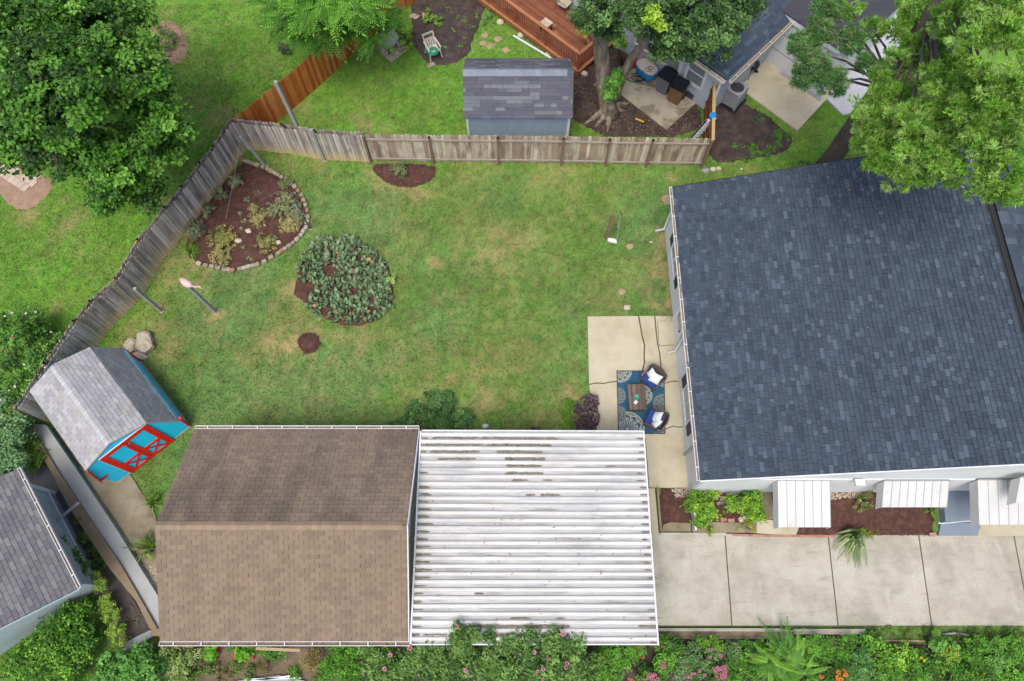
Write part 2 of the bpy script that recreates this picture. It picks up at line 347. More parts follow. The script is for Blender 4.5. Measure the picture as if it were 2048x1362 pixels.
M['carport'] = mat('corrugated_white', [C(206, 205, 199), C(224, 223, 218), C(236, 235, 231)], 1.2, stretch=(.35, 2.2, 1), rough=.45, fine=.08, fscale=24,
                   spots=[(C(168, 170, 174), .9, (.5, 1.3, 1), .5, .68, .65), (C(150, 150, 152), 5, (.5, 3, 1), .6, .76, .6), (C(110, 104, 98), 16, (.5, 1.6, 1), .68, .78, .8)])
M['porch'] = mat('porch_paint', [C(128, 142, 158), C(140, 154, 170)], 1.2, rough=.5, fine=.05)
M['deck'] = mat('deck_stain', [C(132, 72, 44)], tint=[C(140, 88, 64), C(128, 76, 54), C(150, 100, 76), C(134, 82, 60)], scale=2, fine=.2, fscale=25,
                spots=[(C(186, 142, 116), 1.6, (1, 1, 1), .6, .72, .7)])
M['deck_rail'] = mat('deck_rail_stain', [C(164, 104, 66), C(182, 126, 92)], 2, fine=.15, island=.12)
M['deck_dark'] = mat('deck_dark_stain', [C(140, 76, 44), C(156, 90, 56)], 2, fine=.15, island=.15)
M['bark'] = mat('bark', [C(84, 74, 64), C(138, 126, 110), C(182, 170, 152)], 5, stretch=(1, 1, .22), fine=.4, fscale=20, bump=1.0, bscale=18)
M['bark_d'] = mat('dark_bark', [C(88, 78, 74), C(118, 108, 102)], 5, stretch=(1, 1, .3), fine=.35, fscale=22, bump=1.0, bscale=20)
M['twig'] = mat('twig', [C(120, 104, 84), C(150, 134, 112)], 4)
M['stem'] = mat('plant_stem', [C(110, 104, 70), C(140, 132, 92)], 4)
M['black'] = mat('black_plastic', [C(30, 32, 42)], rough=.35, spec=.5)
M['grey_pl'] = mat('grey_plastic', [C(112, 116, 122)], rough=.5)
M['brown_pl'] = mat('brown_plastic', [C(126, 96, 72)], rough=.5)
M['cream_pl'] = mat('cream_plastic', [C(206, 196, 182)], rough=.5)
M['blue_pl'] = mat('blue_plastic', [C(36, 140, 200)], rough=.4)
M['red_pl'] = mat('red_plastic', [C(196, 36, 36)], rough=.4)
M['teal_hose'] = mat('teal_hose', [C(40, 176, 130)], rough=.4)
M['hose_blk'] = mat('dark_hose', [C(44, 52, 48)], rough=.4)
M['wicker'] = mat('grey_wicker', [C(86, 78, 74), C(112, 104, 98)], 30, stretch=(1, 4, 1), fine=.3, fscale=80, rough=.7)
M['wicker_slat'] = mat('grey_brown_slat', [C(112, 98, 90)], tint=[C(112, 98, 90), C(100, 86, 80), C(126, 110, 100)], scale=4, fine=.15)
M['royal'] = mat('royal_blue_fabric', [C(40, 66, 136)], rough=.9)
M['pillow'] = mat('pale_pillow', [C(216, 226, 230), C(232, 238, 240)], 8, rough=.9, fine=.08)
M['teal_glass'] = mat('teal_glass', [C(60, 140, 116), C(90, 168, 140)], 14, rough=.3)
M['ac_grey'] = mat('grey_enamel', [C(156, 158, 162)], rough=.45)
M['ac_dark'] = mat('dark_louvre', [C(74, 76, 84)], rough=.5)
M['table_stone'] = mat('grey_table', [C(150, 152, 148), C(168, 168, 164)], 3, fine=.1)
M['tan_seat'] = mat('tan_mesh_fabric', [C(188, 176, 152)], rough=.9)
M['petal_pink'] = mat('pink_petal', [C(214, 140, 164)], island=.25, translucent=.2)
M['petal_orange'] = mat('orange_petal', [C(236, 140, 62)], island=.2, translucent=.2)
M['petal_red'] = mat('red_petal', [C(220, 70, 48)], island=.2)
M['petal_yellow'] = mat('yellow_petal', [C(236, 206, 40)], island=.2)
M['petal_white'] = mat('white_petal', [C(236, 226, 226)], island=.1)
M['eye'] = mat('flower_eye', [C(120, 60, 50)], island=.2)
M['pad'] = mat('cactus_pad', [C(96, 124, 100)], tint=[C(110, 142, 100), C(92, 122, 84), C(126, 154, 114), C(102, 132, 84), C(118, 142, 96), C(140, 162, 122)], scale=6, fine=.12)
M['pad_brown'] = mat('cactus_pad_withered', [C(176, 120, 92), C(196, 150, 116)], 5)
M['purple_leaf'] = mat('purple_leaf', [C(84, 66, 78)], tint=[C(92, 72, 80), C(78, 62, 70), C(106, 86, 92), C(72, 58, 68)], scale=8, fine=.1, rough=.5)
M['frond'] = mat('frond', [], attr='col', rough=.5, translucent=.25)
# ---------------------------------------------------------------- ground and lawn
BEDS = {}
def bed_px(key, pts, k=3): BEDS[key] = smooth_poly([tuple(P(a, b)[:2]) for a, b in pts], k) if k else [tuple(P(a, b)[:2]) for a, b in pts]; return BEDS[key]
bed_px('corner', [(486, 322), (500, 327), (536, 341), (565, 357), (592, 380), (612, 411), (616, 440), (600, 473), (569, 499), (529, 524), (497, 534), (465, 541), (436, 536), (400, 528), (372, 512), (374, 468), (402, 418), (440, 374)], 1)
bed_px('fence', [(742, 326), (870, 328), (876, 345), (858, 366), (824, 377), (792, 374), (762, 360), (745, 342)], 2)
bed_px('cactus', [(590, 570), (596, 525), (630, 485), (680, 474), (735, 488), (776, 525), (788, 575), (785, 620), (750, 645), (700, 655), (650, 640), (618, 612), (604, 605), (588, 590)], 2)
bed_px('spot', [(594, 678), (604, 668), (622, 664), (640, 672), (643, 690), (632, 704), (612, 709), (598, 700)], 2)
bed_px('mound', [(715, 858), (760, 842), (795, 832), (815, 800), (840, 782), (880, 772), (915, 780), (935, 800), (943, 840), (948, 866), (715, 864)], 2)
bed_px('ring', [(292, 60), (330, 38), (362, 52), (378, 85), (372, 118), (345, 132), (318, 130)], 2)
bed_px('neigh', [(810, -60), (985, -60), (965, 40), (945, 80), (938, 112), (905, 130), (860, 132), (836, 108), (820, 75), (826, 40)], 2)
bed_px('maple', [(1142, 130), (1165, 140), (1195, 90), (1275, 100), (1402, 205), (1408, 275), (1142, 275)], 1)
bed_px('side', [(1416, 190), (1470, 200), (1530, 225), (1560, 255), (1590, 275), (1570, 310), (1480, 322), (1410, 328)], 2)
bed_px('dirt_left', [(-40, 330), (60, 330), (118, 365), (70, 418), (30, 422), (-10, 380), (-40, 380)], 2)
bed_px('front', [(1318, 976), (1378, 976), (1660, 976), (1868, 976), (1868, 1073), (1320, 1068)], 0)
bed_px('garden', [(745, 1288), (1300, 1288), (1304, 1253), (1740, 1256), (1745, 1284), (2200, 1290), (2200, 1440), (745, 1440)], 0)
bed_px('strip', [(70, 846), (100, 846), (215, 965), (170, 985), (140, 940)], 0)
bed_px('rear', [(320, 1290), (740, 1290), (740, 1420), (320, 1420)], 1)
HARD = [PP(q) for q in ([(1175, 634), (1345, 634), (1392, 976), (1310, 976), (1310, 1066), (2120, 1074), (2160, 1250), (1305, 1252), (830, 1290), (830, 862), (1178, 862)],
    [(1338, 500), (2300, 500), (2300, 980), (1392, 980), (1330, 470)], [(395, 885), (838, 885), (825, 1285), (325, 1285), (340, 1050)], [(112, 800), (285, 722), (380, 852), (240, 960)],
    [(40, 850), (90, 850), (250, 960), (330, 1120), (330, 1285), (280, 1300), (40, 960)], [(985, 22), (1157, 140), (1240, 80), (1060, -60)], [(935, 180), (1138, 180), (1138, 272), (935, 272)],
    [(1240, 80), (1402, 205), (1465, 190), (1540, 110), (1640, 195), (1590, 262), (1500, 205), (1560, 0)])]
def dryness(x, y):
    d = np.clip((fbm(x, y, .55, 3) - .47) * 2.6, 0, 1) * .75 + np.clip((fbm(x, y, 2.1, 9) - .5) * 2.5, 0, .5)
    main = inpoly(x, y, [tuple(p[:2]) for p in PP([(480, 300), (1410, 332), (1420, 400), (1345, 640), (1175, 640), (1175, 880), (380, 880), (200, 700)])])
    d = np.where(main, d * .32 + .03, d * .2) + np.clip(fbm(x, y, 4.5, 55) - .55, 0, .3) * .9
    for (px, py, r, s) in DRY:
        c = P(px, py); q = ((x - c.x) ** 2 + (y - c.y) ** 2) / (r / 52.0) ** 2; d = d + s * (.45 if r > 44 else .75) * np.exp(-q) * np.clip(3.2 * fbm(x, y, 2.2, 21) - .95, 0, 1.5)
    return np.clip(d, 0, 1)
DRY = [(690, 655, 70, .5), (618, 688, 45, .9), (560, 690, 40, .8), (590, 585, 35, .8), (980, 500, 60, .8), (1040, 500, 45, .5), (760, 690, 60, .6), (880, 760, 45, .8), (960, 790, 50, .7),
       (900, 700, 60, .45), (1010, 700, 60, .4), (960, 845, 60, .7), (1060, 850, 60, .55), (640, 300, 40, .7), (560, 300, 60, .7), (830, 375, 40, .9), (760, 355, 30, .6), (800, 460, 60, .35),
       (870, 530, 18, .9), (875, 600, 14, .6), (290, 670, 40, .8), (250, 740, 30, .8), (330, 690, 30, .6), (400, 540, 40, .5), (360, 510, 60, .6), (330, 560, 40, .5), (430, 628, 18, .8), (322, 622, 16, .9),
       (1320, 560, 26, 1.3), (1335, 480, 22, 1.2), (1325, 610, 26, 1.3), (1328, 520, 24, 1.2), (1342, 660, 12, 1.), (1300, 700, 10, .2), (1145, 785, 18, 1.), (620, 260, 40, .4), (600, 210, 40, .5), (740, 240, 40, .6), (400, 200, 60, .5), (440, 230, 40, .6),
       (340, 20, 24, .7), (380, 60, 20, .5), (140, 450, 40, .6), (60, 430, 40, .6), (120, 610, 20, .7), (1350, 350, 30, .6), (1080, 330, 80, .5), (1240, 336, 60, .5), (940, 345, 50, .4), (1500, 330, 50, .7), (690, 830, 70, .35), (560, 640, 40, .35), (520, 740, 60, .3), (1180, 350, 70, .3),
       (1050, 560, 120, .25), (470, 640, 50, .25), (1110, 700, 50, .2), (300, 930, 20, .4)]
SHADE_N = C(80, 112, 66)
def lawn_color(x, y):
    d = dryness(x, y)[:, None]; v = fbm(x, y, .9, 31)[:, None]; b = np.clip((fbm(x, y, .35, 77) - .42) * 4, 0, 1)[:, None]
    g1 = np.array(C(100, 140, 58)[:3]); g2 = np.array(C(104, 146, 74)[:3]); g3 = np.array(C(108, 162, 46)[:3]); dry = np.array(C(176, 160, 108)[:3])
    g = g1 * (1 - b) + g2 * b; north = np.clip((y - 16.5) / 3, 0, 1)[:, None]; left = np.clip((-13.5 - x) / 2, 0, 1)[:, None]
    k = np.maximum(north, left) * .75; g = g * (1 - k) + g3 * k
    v2 = fbm(x, y, 3.3, 41, 3)[:, None]; v3 = fbm(x, y, 9.0, 43, 2)[:, None]; g = g * (.81 + .42 * v) * (.7 + .6 * v2) * (.7 + .6 * v3); dry = dry * (.75 + .5 * v3); return g * (1 - d) + dry * d * (.85 + .3 * v)
xs = np.arange(-34, 34.01, .085); ys = np.arange(-9, 38.01, .085); gx, gy = np.meshgrid(xs, ys); nx, ny = len(xs), len(ys)
gv = np.stack([gx.ravel(), gy.ravel(), np.zeros(nx * ny)], 1); ii = (np.arange(ny - 1)[:, None] * nx + np.arange(nx - 1)[None]).ravel()
lawn = npmesh('lawn', gv, np.stack([ii, ii + 1, ii + nx + 1, ii + nx], 1), M['lawn'], col=lawn_color(gv[:, 0], gv[:, 1]) * .82); tag(lawn, kind='structure')
far = mat('far_ground', [C(92, 122, 60), C(112, 138, 76)], .1)
g_ = MB(); g_.prism([(-600, -600), (600, -600), (600, 600), (-600, 600)], -.5, -.05); g_.build('ground', far, kind='structure')
def blades(n, poly_bounds, h=.06, wd=.014, bare=.25):
    x0, x1, y0, y1 = poly_bounds; x = RNG.uniform(x0, x1, n); y = RNG.uniform(y0, y1, n); ok = np.ones(n, bool)
    for q in list(BEDS.values()) + [[tuple(p[:2]) for p in h_] for h_ in HARD]: ok &= ~inpoly(x, y, q)
    ok &= RNG.random(n) > dryness(x, y) * bare * 2; x = x[ok]; y = y[ok]; n = len(x); c = lawn_color(x, y) * RNG.uniform(.65, 1.5, (n, 1))
    a = RNG.uniform(0, 2 * math.pi, n); ln = h * RNG.uniform(.6, 1.6, n); le = RNG.uniform(.3, 1.1, n) * ln
    z = np.zeros(n); dx, dy = np.cos(a), np.sin(a); V = np.empty((n, 3, 3))
    V[:, 0] = np.stack([x - dy * wd, y + dx * wd, z], 1); V[:, 1] = np.stack([x + dy * wd, y - dx * wd, z], 1); V[:, 2] = np.stack([x + dx * le, y + dy * le, ln], 1)
    return npmesh('grass_blades', V.reshape(-1, 3), np.arange(3 * n).reshape(n, 3), M['blade'], col=np.repeat(c, 3, axis=0))
tag(blades(420000, (-24, 20, -1.5, 27.5)), kind='stuff', label='short patchy grass of the lawns, green with straw coloured dry spots', cat='grass')
# beds of mulch and soil: gently heaped sheets
def heap(name, key, m, h=.06, res=.12, kind='structure', edge=.25):
    q = np.array(BEDS[key]); x0, y0 = q.min(0) - .05; x1, y1 = q.max(0) + .05; X = np.arange(x0, x1 + res, res); Y = np.arange(y0, y1 + res, res)
    a, b = np.meshgrid(X, Y); n1, n2 = len(X), len(Y); ad = a + (fbm(a, b, 3, 5) - .5) * .12; bd = b + (fbm(a, b, 3, 8) - .5) * .12
    ins = inpoly(a.ravel(), b.ravel(), [tuple(t) for t in q]).reshape(a.shape)
    d = np.full(a.shape, 9.0); qq = np.concatenate([np.linspace(q[i], q[(i + 1) % len(q)], 6) for i in range(len(q))])
    for t in qq: d = np.minimum(d, np.hypot(a - t[0], b - t[1]))
    z = np.where(ins, .012 + h * np.clip(d / edge, 0, 1) * (.6 + .8 * fbm(a, b, 2.5, 4)), -.03 - d * .2)
    i = (np.arange(n2 - 1)[:, None] * n1 + np.arange(n1 - 1)[None]).ravel(); F = np.stack([i, i + 1, i + n1 + 1, i + n1], 1)
    zf = z.ravel(); keep = (zf[F] > -.1).all(1) & (zf[F] > 0).any(1)
    o = npmesh(name, np.stack([ad.ravel(), bd.ravel(), zf], 1), F[keep], m, smooth=True); return tag(o, kind=kind)
def scatter_chips(name, key, n, m, size=.05, z=.06, lab=None, sub=None):
    q = np.array(BEDS[key]); x0, y0 = q.min(0); x1, y1 = q.max(0); x = RNG.uniform(x0, x1, n); y = RNG.uniform(y0, y1, n); ok = inpoly(x, y, [tuple(t) for t in q])
    if sub: ok &= inpoly(x, y, sub)
    p = np.stack([x, y, np.full(n, z)], 1)[ok]; p[:, 2] += RNG.uniform(-.01, .03, len(p)); V, F = leaf_quads(p, size, .5, .7, None, .1)
    return tag(npmesh(name, V, F, m), kind='stuff')
corner_bed = heap('mulch_bed', 'corner', M['mulch']); scatter_chips('wood_chips', 'corner', 9000, M['chip'], .045, .07)
fence_bed = heap('mulch_bed', 'fence', M['mulch']); scatter_chips('wood_chips', 'fence', 2500, M['chip'], .045, .07)
heap('mulch_bed', 'cactus', M['mulch']); scatter_chips('wood_chips', 'cactus', 3500, M['chip'], .045, .07)
heap('mulch_bed', 'spot', M['mulch'], .08); scatter_chips('wood_chips', 'spot', 700, M['chip'], .045, .08)
heap('mulch_bed', 'ring', M['dirt'], .05); scatter_chips('wood_chips', 'ring', 1600, M['chip_pale'], .05, .06)
heap('bare_dirt', 'dirt_left', M['dirt'], .02); scatter_chips('wood_chips', 'dirt_left', 900, M['chip_pale'], .04, .03)
heap('soil_bed', 'neigh', M['soil'], .05); scatter_chips('soil_crumbs', 'neigh', 4200, mat('soil_crumb', [C(88, 78, 76)], island=.5), .06, .06)
heap('soil_bed', 'maple', M['soil'], .03); scatter_chips('wood_chips', 'maple', 2600, M['chip_pale'], .06, .06); scatter_chips('soil_crumbs', 'maple', 5000, mat('soil_crumb_brown', [C(72, 56, 50)], island=.5), .06, .06)
heap('soil_bed', 'side', M['soil'], .04); scatter_chips('soil_crumbs', 'side', 3000, mat('soil_crumb_dark', [C(76, 66, 66)], island=.5), .06, .06)
heap('mulch_bed', 'front', M['mulch'], .04); scatter_chips('wood_chips', 'front', 5000, M['chip'], .045, .055)
heap('soil_bed', 'garden', M['soil'], .03, .16); heap('soil_bed', 'strip', mat('strip_soil', [C(84, 74, 62), C(104, 92, 78)], 2, fine=.4, fscale=25), .03)
heap('soil_bed', 'rear', mat('rear_soil', [C(84, 74, 62), C(112, 98, 80), C(132, 112, 90)], 2, fine=.4, fscale=25), .05)
# ---------------------------------------------------------------- driveway, patio, kerbs, walls
def inset(pts, d=.012):
    c = sum((Vector((p[0], p[1], 0)) for p in pts), Vector()) / len(pts)
    return [tuple((Vector((p[0], p[1], 0)) + (c - Vector((p[0], p[1], 0))).normalized() * d)[:2]) for p in pts]
drv = MB().prism([tuple(p[:2]) for p in PP([(1302, 1067), (2300, 1074), (2340, 1250), (1308, 1252)])], -.1, .02).build('driveway', M['crack'], kind='structure')
xj = [(1302, 1309), (1449, 1463), (1655, 1675), (1836, 1862), (2026, 2060), (2225, 2265)]
for (t0, b0), (t1, b1) in zip(xj[:-1], xj[1:]):
    q = PP([(t0 + 1.2, 1067 + (t0 - 1302) * .007), (t1 - 1.2, 1067 + (t1 - 1302) * .007), (b1 - 1.2, 1251), (b0 + 1.2, 1251)])
    MB().prism([tuple(p[:2]) for p in q], -.05, .05).build('slab', M['concrete'], drv)
# the carport floor, seen only from the side
MB().prism([(-3.1, .1), (4.75, .1), (4.75, 5.9), (-3.1, 5.9)], -.1, .03).build('carport_floor', M['concrete'], kind='structure')
patio = MB().prism([tuple(p[:2]) for p in PP([(1174, 634), (1346, 634), (1394, 976), (1298, 976), (1296, 872), (1196, 872)])], -.1, .03).build('patio', M['crack'], kind='structure')
c1 = [(1277, 633), (1281, 655), (1284, 672), (1289, 692), (1288, 712), (1289, 725), (1285, 741), (1284, 770)]
c2 = [(1309, 633), (1312, 665), (1315, 690), (1319, 708), (1321, 730), (1322, 768)]
h1 = [(1178, 770), (1192, 767), (1207, 768), (1220, 765), (1234, 764), (1284, 766)]
h2 = [(1322, 765), (1334, 766), (1345, 763), (1362, 764)]
h3 = [(1284, 862), (1330, 859), (1345, 853), (1356, 855), (1374, 853)]
def shift(pl, dx, dy): return [(a + dx, b + dy) for a, b in pl]
for q in ([(1175, 634)] + shift(c1, -1.7, 0)[:-1] + [(1283, 765)] + shift(h1, 0, -1.4)[::-1][1:],
          shift(c1, 1.2, 0) + [(1321, 767)] + shift(c2, -1.3, 0)[::-1][1:],
          shift(c2, 1.2, 0) + shift(h2, 0, -1)[1:] + [(1346, 634)],
          shift(h1, 0, 1) + [(1284, 874), (1196, 874)],
          [(1286, 768)] + [(1322, 768)] + shift(h2, 0, 1)[1:] + shift(h3, 0, -1)[::-1] ,
          shift(h3, 0, 1) + [(1394, 976), (1298, 976), (1291, 880)]):
    MB().prism([tuple(p[:2]) for p in PP(q)], -.05, .055 + random.uniform(0, .006)).build('slab', M['patio'], patio)
MB().prism([tuple(p[:2]) for p in PP([(1314, 647), (1345, 647), (1348, 692), (1317, 694)])], .05, .2).build('step', M['patio'], patio)
curb = MB().prism([tuple(p[:2]) for p in PP([(1295, 978), (1308, 978), (1316, 1068), (1303, 1068)])], -.05, .14).build('kerb', M['patio'], kind='structure')
MB().prism([tuple(p[:2]) for p in PP([(1311, 978), (1315, 978), (1322, 1064), (1318, 1064)])], -.05, .2).build('kerb', M['old_concrete'], kind='structure')
MB().prism([tuple(p[:2]) for p in PP([(1320, 1066), (1450, 1066), (1450, 1072), (1320, 1072)])], -.05, .1).build('kerb', M['concrete'], kind='structure')
# flat grey walk stones in the front bed
for q in ([(1326, 1050), (1340, 1045), (1380, 1047), (1381, 1063), (1322, 1064)], [(1387, 1044), (1480, 1046), (1512, 1042), (1512, 1066), (1387, 1065)]):
    MB().prism([tuple(p[:2]) for p in PP(q)], 0, .09).build('path', M['old_concrete'], kind='structure')
MB().prism([tuple(p[:2]) for p in PP([(1512, 1042), (1540, 1040), (1596, 1056), (1590, 1072), (1512, 1067)])], 0, .085).build('path', M['patio'], kind='structure')
MB().prism([tuple(p[:2]) for p in PP([(1516, 978), (1540, 975), (1548, 1038), (1530, 1040)])], 0, .08).build('path', M['old_concrete'], kind='structure')
MB().prism([tuple(p[:2]) for p in PP([(1708, 977), (1730, 977), (1730, 992), (1708, 994)])], 0, .09).build('path', M['step'], kind='structure')
# brick edging along the drive
be = MB().prism([tuple(p[:2]) for p in PP([(1512, 1067), (1590, 1072), (1680, 1073), (1680, 1074), (1512, 1070)])], -.05, .03).build('brick_edging', M['soil'], kind='structure')
for k in range(26):
    t = k / 26; a = P(1468 + 205 * t, 1069.5 + 3.5 * t ** .6); MB().box((a.x, a.y - .01, .05), (.135, .07, .1)).build('brick', M['brick'], be)
# pad by the barn door
MB().prism([tuple(p[:2]) for p in PP([(160, 935), (200, 952), (262, 950), (312, 1030), (322, 1110), (340, 1190), (326, 1205), (240, 1064)])], -.05, .05).build('path', M['old_concrete'], kind='structure')
# left retaining wall: tan cap, parged inner face
def wall_run(name, a, b, th, z1, side, label, inner=True):
    a = Vector(a); b = Vector(b); d = (b - a).normalized(); n = Vector((-d.y, d.x, 0)) * side
    t = thing(name, label, 'retaining wall', (a + b) / 2)
    MB().prism([tuple(p[:2]) for p in (a, b, b - n * th, a - n * th)], -.2, z1).build('wall_core', M['wall_tan'], t)
    if inner: MB().prism([tuple(p[:2]) for p in (a + n * .03, b + n * .03, b + n * .002, a + n * .002)], -.2, z1 - .03).build('wall_face', M['wall_grey'], t)
    return t
rw = thing('retaining_wall', 'long concrete retaining wall with a pale grey ledge beside the blue barn shed', 'retaining wall', P(200, 1040))
LE = [(58, 846), (108.6, 930), (176.5, 1033), (239, 1125.5), (288, 1210), (314, 1256)]; RE = [(92, 850), (147, 930), (234, 1060), (320, 1199), (326, 1256)]; TE = [(47, 846), (95, 930), (136, 1011), (214.5, 1131), (271.6, 1201.6), (300, 1258)]
MB().prism([tuple(p[:2]) for p in PP(LE, .3) + PP(RE, .3)[::-1]], -.2, .3).build('ledge', M['wall_grey'], rw)
MB().prism([tuple(p[:2]) for p in PP(TE, .4) + PP(LE, .4)[::-1]], -.3, .4).build('wall_core', M['wall_tan'], rw)
MB().prism([tuple(p[:2]) for p in PP([(303, 1257), (328, 1257), (328, 1272), (303, 1272)], .35)], -.3, .38).build('end_block', M['wall_tan'], rw)
w2 = thing('retaining_wall', 'low concrete garden wall along the lower edge of the driveway', 'retaining wall', (P(1450, 1268)))
MB().prism([tuple(p[:2]) for p in PP([(1300, 1264), (1588, 1263), (1588, 1278), (1300, 1278)])], -.2, .1).build('wall_core', M['wall_tan'], w2)
MB().prism([tuple(p[:2]) for p in PP([(1300, 1256.5), (1560, 1256.5), (1586, 1261), (1586, 1263), (1300, 1263)])], -.2, .14).build('wall_cap', M['concrete'], w2)
pl = MB(); a = P(1590, 1262.5, .12); b = P(1729, 1264, .12); pl.box((a + b) / 2, (2.4, .17, .05), .0)
pl.build('plank', mat('grey_plank', [C(188, 178, 160), C(204, 194, 178)], 3, stretch=(.3, 2, 1), fine=.1), label='weathered grey plank lying along the driveway edge', cat='plank')
st = MB().tube([P(1640, 1279, .03), P(1860, 1282, .04), P(2100, 1287, .03)], .03, 6).build('edging_timber', M['step'], label='long thin tan edging timber beside the flower garden', cat='edging')
# ---------------------------------------------------------------- fences
def picket_mesh(name, wd, h, th, m, ear=True):
    pr = [(-wd / 2, 0), (wd / 2, 0), (wd / 2, h - .05), (wd / 2 - .035, h), (-wd / 2 + .035, h), (-wd / 2, h - .05)] if ear else [(-wd / 2, 0), (wd / 2, 0), (wd / 2, h), (-wd / 2, h)]
    k = len(pr); vs = [(x, -th / 2, z) for x, z in pr] + [(x, th / 2, z) for x, z in pr]
    fs = [tuple(range(k)), tuple(range(2 * k - 1, k - 1, -1))] + [(i, k + i, k + (i + 1) % k, (i + 1) % k) for i in range(k)]
    me = bpy.data.meshes.new(name); me.from_pydata(vs, [], fs); me.materials.append(m); me.validate(); return me
def fence(name, label, pts, mesh, off, pitch, h=1.8, rails=(), rail_m=None, post_m=None, post_off=0.0, posts=None, mesh2=None, off2=0.0, ph=1.75, wob=.02, cat='fence', limit=300):
    pts = [Vector((p[0], p[1], 0)) for p in pts]; t = thing(name, label, cat, pts[len(pts) // 2]); L0 = t.location; cnt = 0
    for a, b in zip(pts[:-1], pts[1:]):
        d = b - a; ln = d.length; d.normalize(); n = Vector((-d.y, d.x, 0)); ang = math.atan2(d.y, d.x); k = max(1, int(ln / pitch))
        for me, of in ((mesh, off), (mesh2, off2)):
            if not me: continue
            for i in range(k):
                u = (i + .5) * ln / k; q = a + d * u + n * (of + random.uniform(-.004, .004)); o = link('picket', me, t)
                o.location = q - L0; o.rotation_euler = (random.uniform(-.012, .012), random.uniform(-.012, .012), ang); sc = 1 + random.uniform(-wob, wob) * .6
                o.scale = (ln / k / pitch, 1, (sc if me is mesh else sc * .97)); cnt += 1
        for (z, of) in rails: MB().bar(a + n * of + Vector((0, 0, z)), b + n * of + Vector((0, 0, z)), .04, .09).build('rail', rail_m, t)
        if post_m:
            kk = posts or max(1, round(ln / 2.3))
            for i in range(kk + 1):
                q = a + d * (ln * i / kk) + n * post_off; MB().box(q + Vector((0, 0, ph / 2)), (.09, .09, ph), ang).build('post', post_m, t)
    return t
pk_pale = picket_mesh('picket', .138, 1.8, .018, M['fence_pale']); pk_grey = picket_mesh('picket', .132, 1.78, .018, M['fence'])
pk_org = picket_mesh('picket', .136, 1.8, .018, M['stain'], True); pk_brd = picket_mesh('picket', .14, 1.7, .02, M['board'], False)
nf = PP([(742, 323), (867, 325), (997, 326), (1122, 327.5), (1210, 329.5), (1291, 331), (1402, 332)])
fence('wooden_fence', 'long pale weathered picket fence with rails, behind the small mulch bed', nf, pk_pale, .06, .142, rails=((.22, 0), (1.52, 0)), rail_m=M['fence_rail'],
      post_m=M['fence_post'], post_off=-.07, posts=1, ph=1.82)
nw = PP([(742, 323), (649, 318), (588, 307), (492, 297)])[::-1]
fence('wooden_fence', 'dark grey double sided picket fence between the corner bed and the orange fence', nw, pk_grey, -.03, .142, mesh2=picket_mesh('picket', .132, 1.84, .018, M['fence']), off2=.16, rails=((1.42, .06),),
      rail_m=M['fence_rail'], post_m=M['fence_post'], post_off=.06, ph=1.9, posts=1)
ww = PP([(490, 299), (461, 346), (436, 378), (403, 424), (371, 464), (321, 525), (280, 599), (233, 643), (203, 680), (150, 760), (95, 845)])
fence('wooden_fence', 'dark weathered picket fence down the left side between corner bed and barn shed', ww, pk_grey, .03, .142, mesh2=picket_mesh('picket', .132, 1.84, .018, M['fence']), off2=-.12, rails=((.4, -.04), (1.4, -.04)), rail_m=M['fence_rail'], post_m=M['fence_post'], post_off=-.06, posts=1, ph=1.86)
of_ = PP([(494, 293), (571, 230), (642, 169), (683, 130), (727, 84), (786, 37), (835, 2), (905, -55)])
fence('wooden_fence', 'bright orange stained picket fence leading up to the leafy compound leaved tree', of_, pk_org, 0, .142, rails=((.4, .03), (1.4, .03)), rail_m=M['stain'], post_m=M['stain'], post_off=.09, posts=1, ph=1.7)
rf_ = PP([(1404, 331), (1408, 205)])
fence('wooden_fence', 'short brown board fence running from the pale fence end to the blue house corner', rf_, pk_brd, -.02, .145, h=1.7, rails=((1.3, .02), (.5, .02)), rail_m=M['board'])
tr = MB().bar(rf_[0] + Vector((.02, 0, 1.74)), rf_[1] + Vector((.02, 0, 1.74)), .13, .04).build('rail', mat('tan_rail', [C(186, 158, 112), C(200, 172, 126)], 3, fine=.1), bpy.data.objects['wooden_fence.004'])
# ---------------------------------------------------------------- posts in the lawns
def post(label, base, top_px, h, wd, m, name='garden_post', cat='post', rnd=False, cap=False, foot=True):
    b = P(*base); q = P(*top_px, h) if top_px else b + Vector((0, 0, h)); t = thing(name, label, cat, b)
    if rnd: MB().tube([b, q], wd / 2, 10).build('shaft', m, t, smooth=True)
    else: MB().bar(b - Vector((0, 0, .1)), q, wd, wd, up=(0, 1, 0)).build('shaft', m, t)
    if cap: MB().bar(q, q + Vector((0, 0, .03)), wd * 1.15, wd * 1.15, up=(0, 1, 0)).build('cap', M['white'], t)
    if foot: MB().rock(b + Vector((0, 0, .0)), (wd * 1.1, wd * 1.1, .05), 3).build('foot', M['step'], t)
    return t
post('tall grey post rising behind the grey fence in front of the orange fence', (618, 302), (551, 163), 4.1, .13, M['post_grey'], foot=False)
post('short grey post standing against the dark grey fence on the lawn side', (649, 321), (623, 259), 2.05, .11, M['post_grey'])
post('grey post leaning over the top end of the corner mulch bed', (533, 333), (481, 273), 2.0, .09, M['post_grey'])
post('grey post standing near the fence above the barn shed', (323, 622), (269, 577), 2.0, .11, M['post_grey'])
fpost = post('tall grey post with a pink flamingo on top', (432, 625), (377, 573), 2.2, .11, M['post_grey'])
post('steel pipe post at the edge of the corner bed with pale bracket', (622, 458), (589, 408), 1.9, .08, M['metal'], rnd=True, cap=False)
gs = thing('lawn_stakes', 'weathered wooden stake pair standing on the lawn with a white block at its foot', 'stake', P(1220, 480))
MB().bar(P(1213, 478), P(1226, 431, 1.6), .14, .05, up=(0, 1, 0)).build('stake', M['fence_post'], gs)
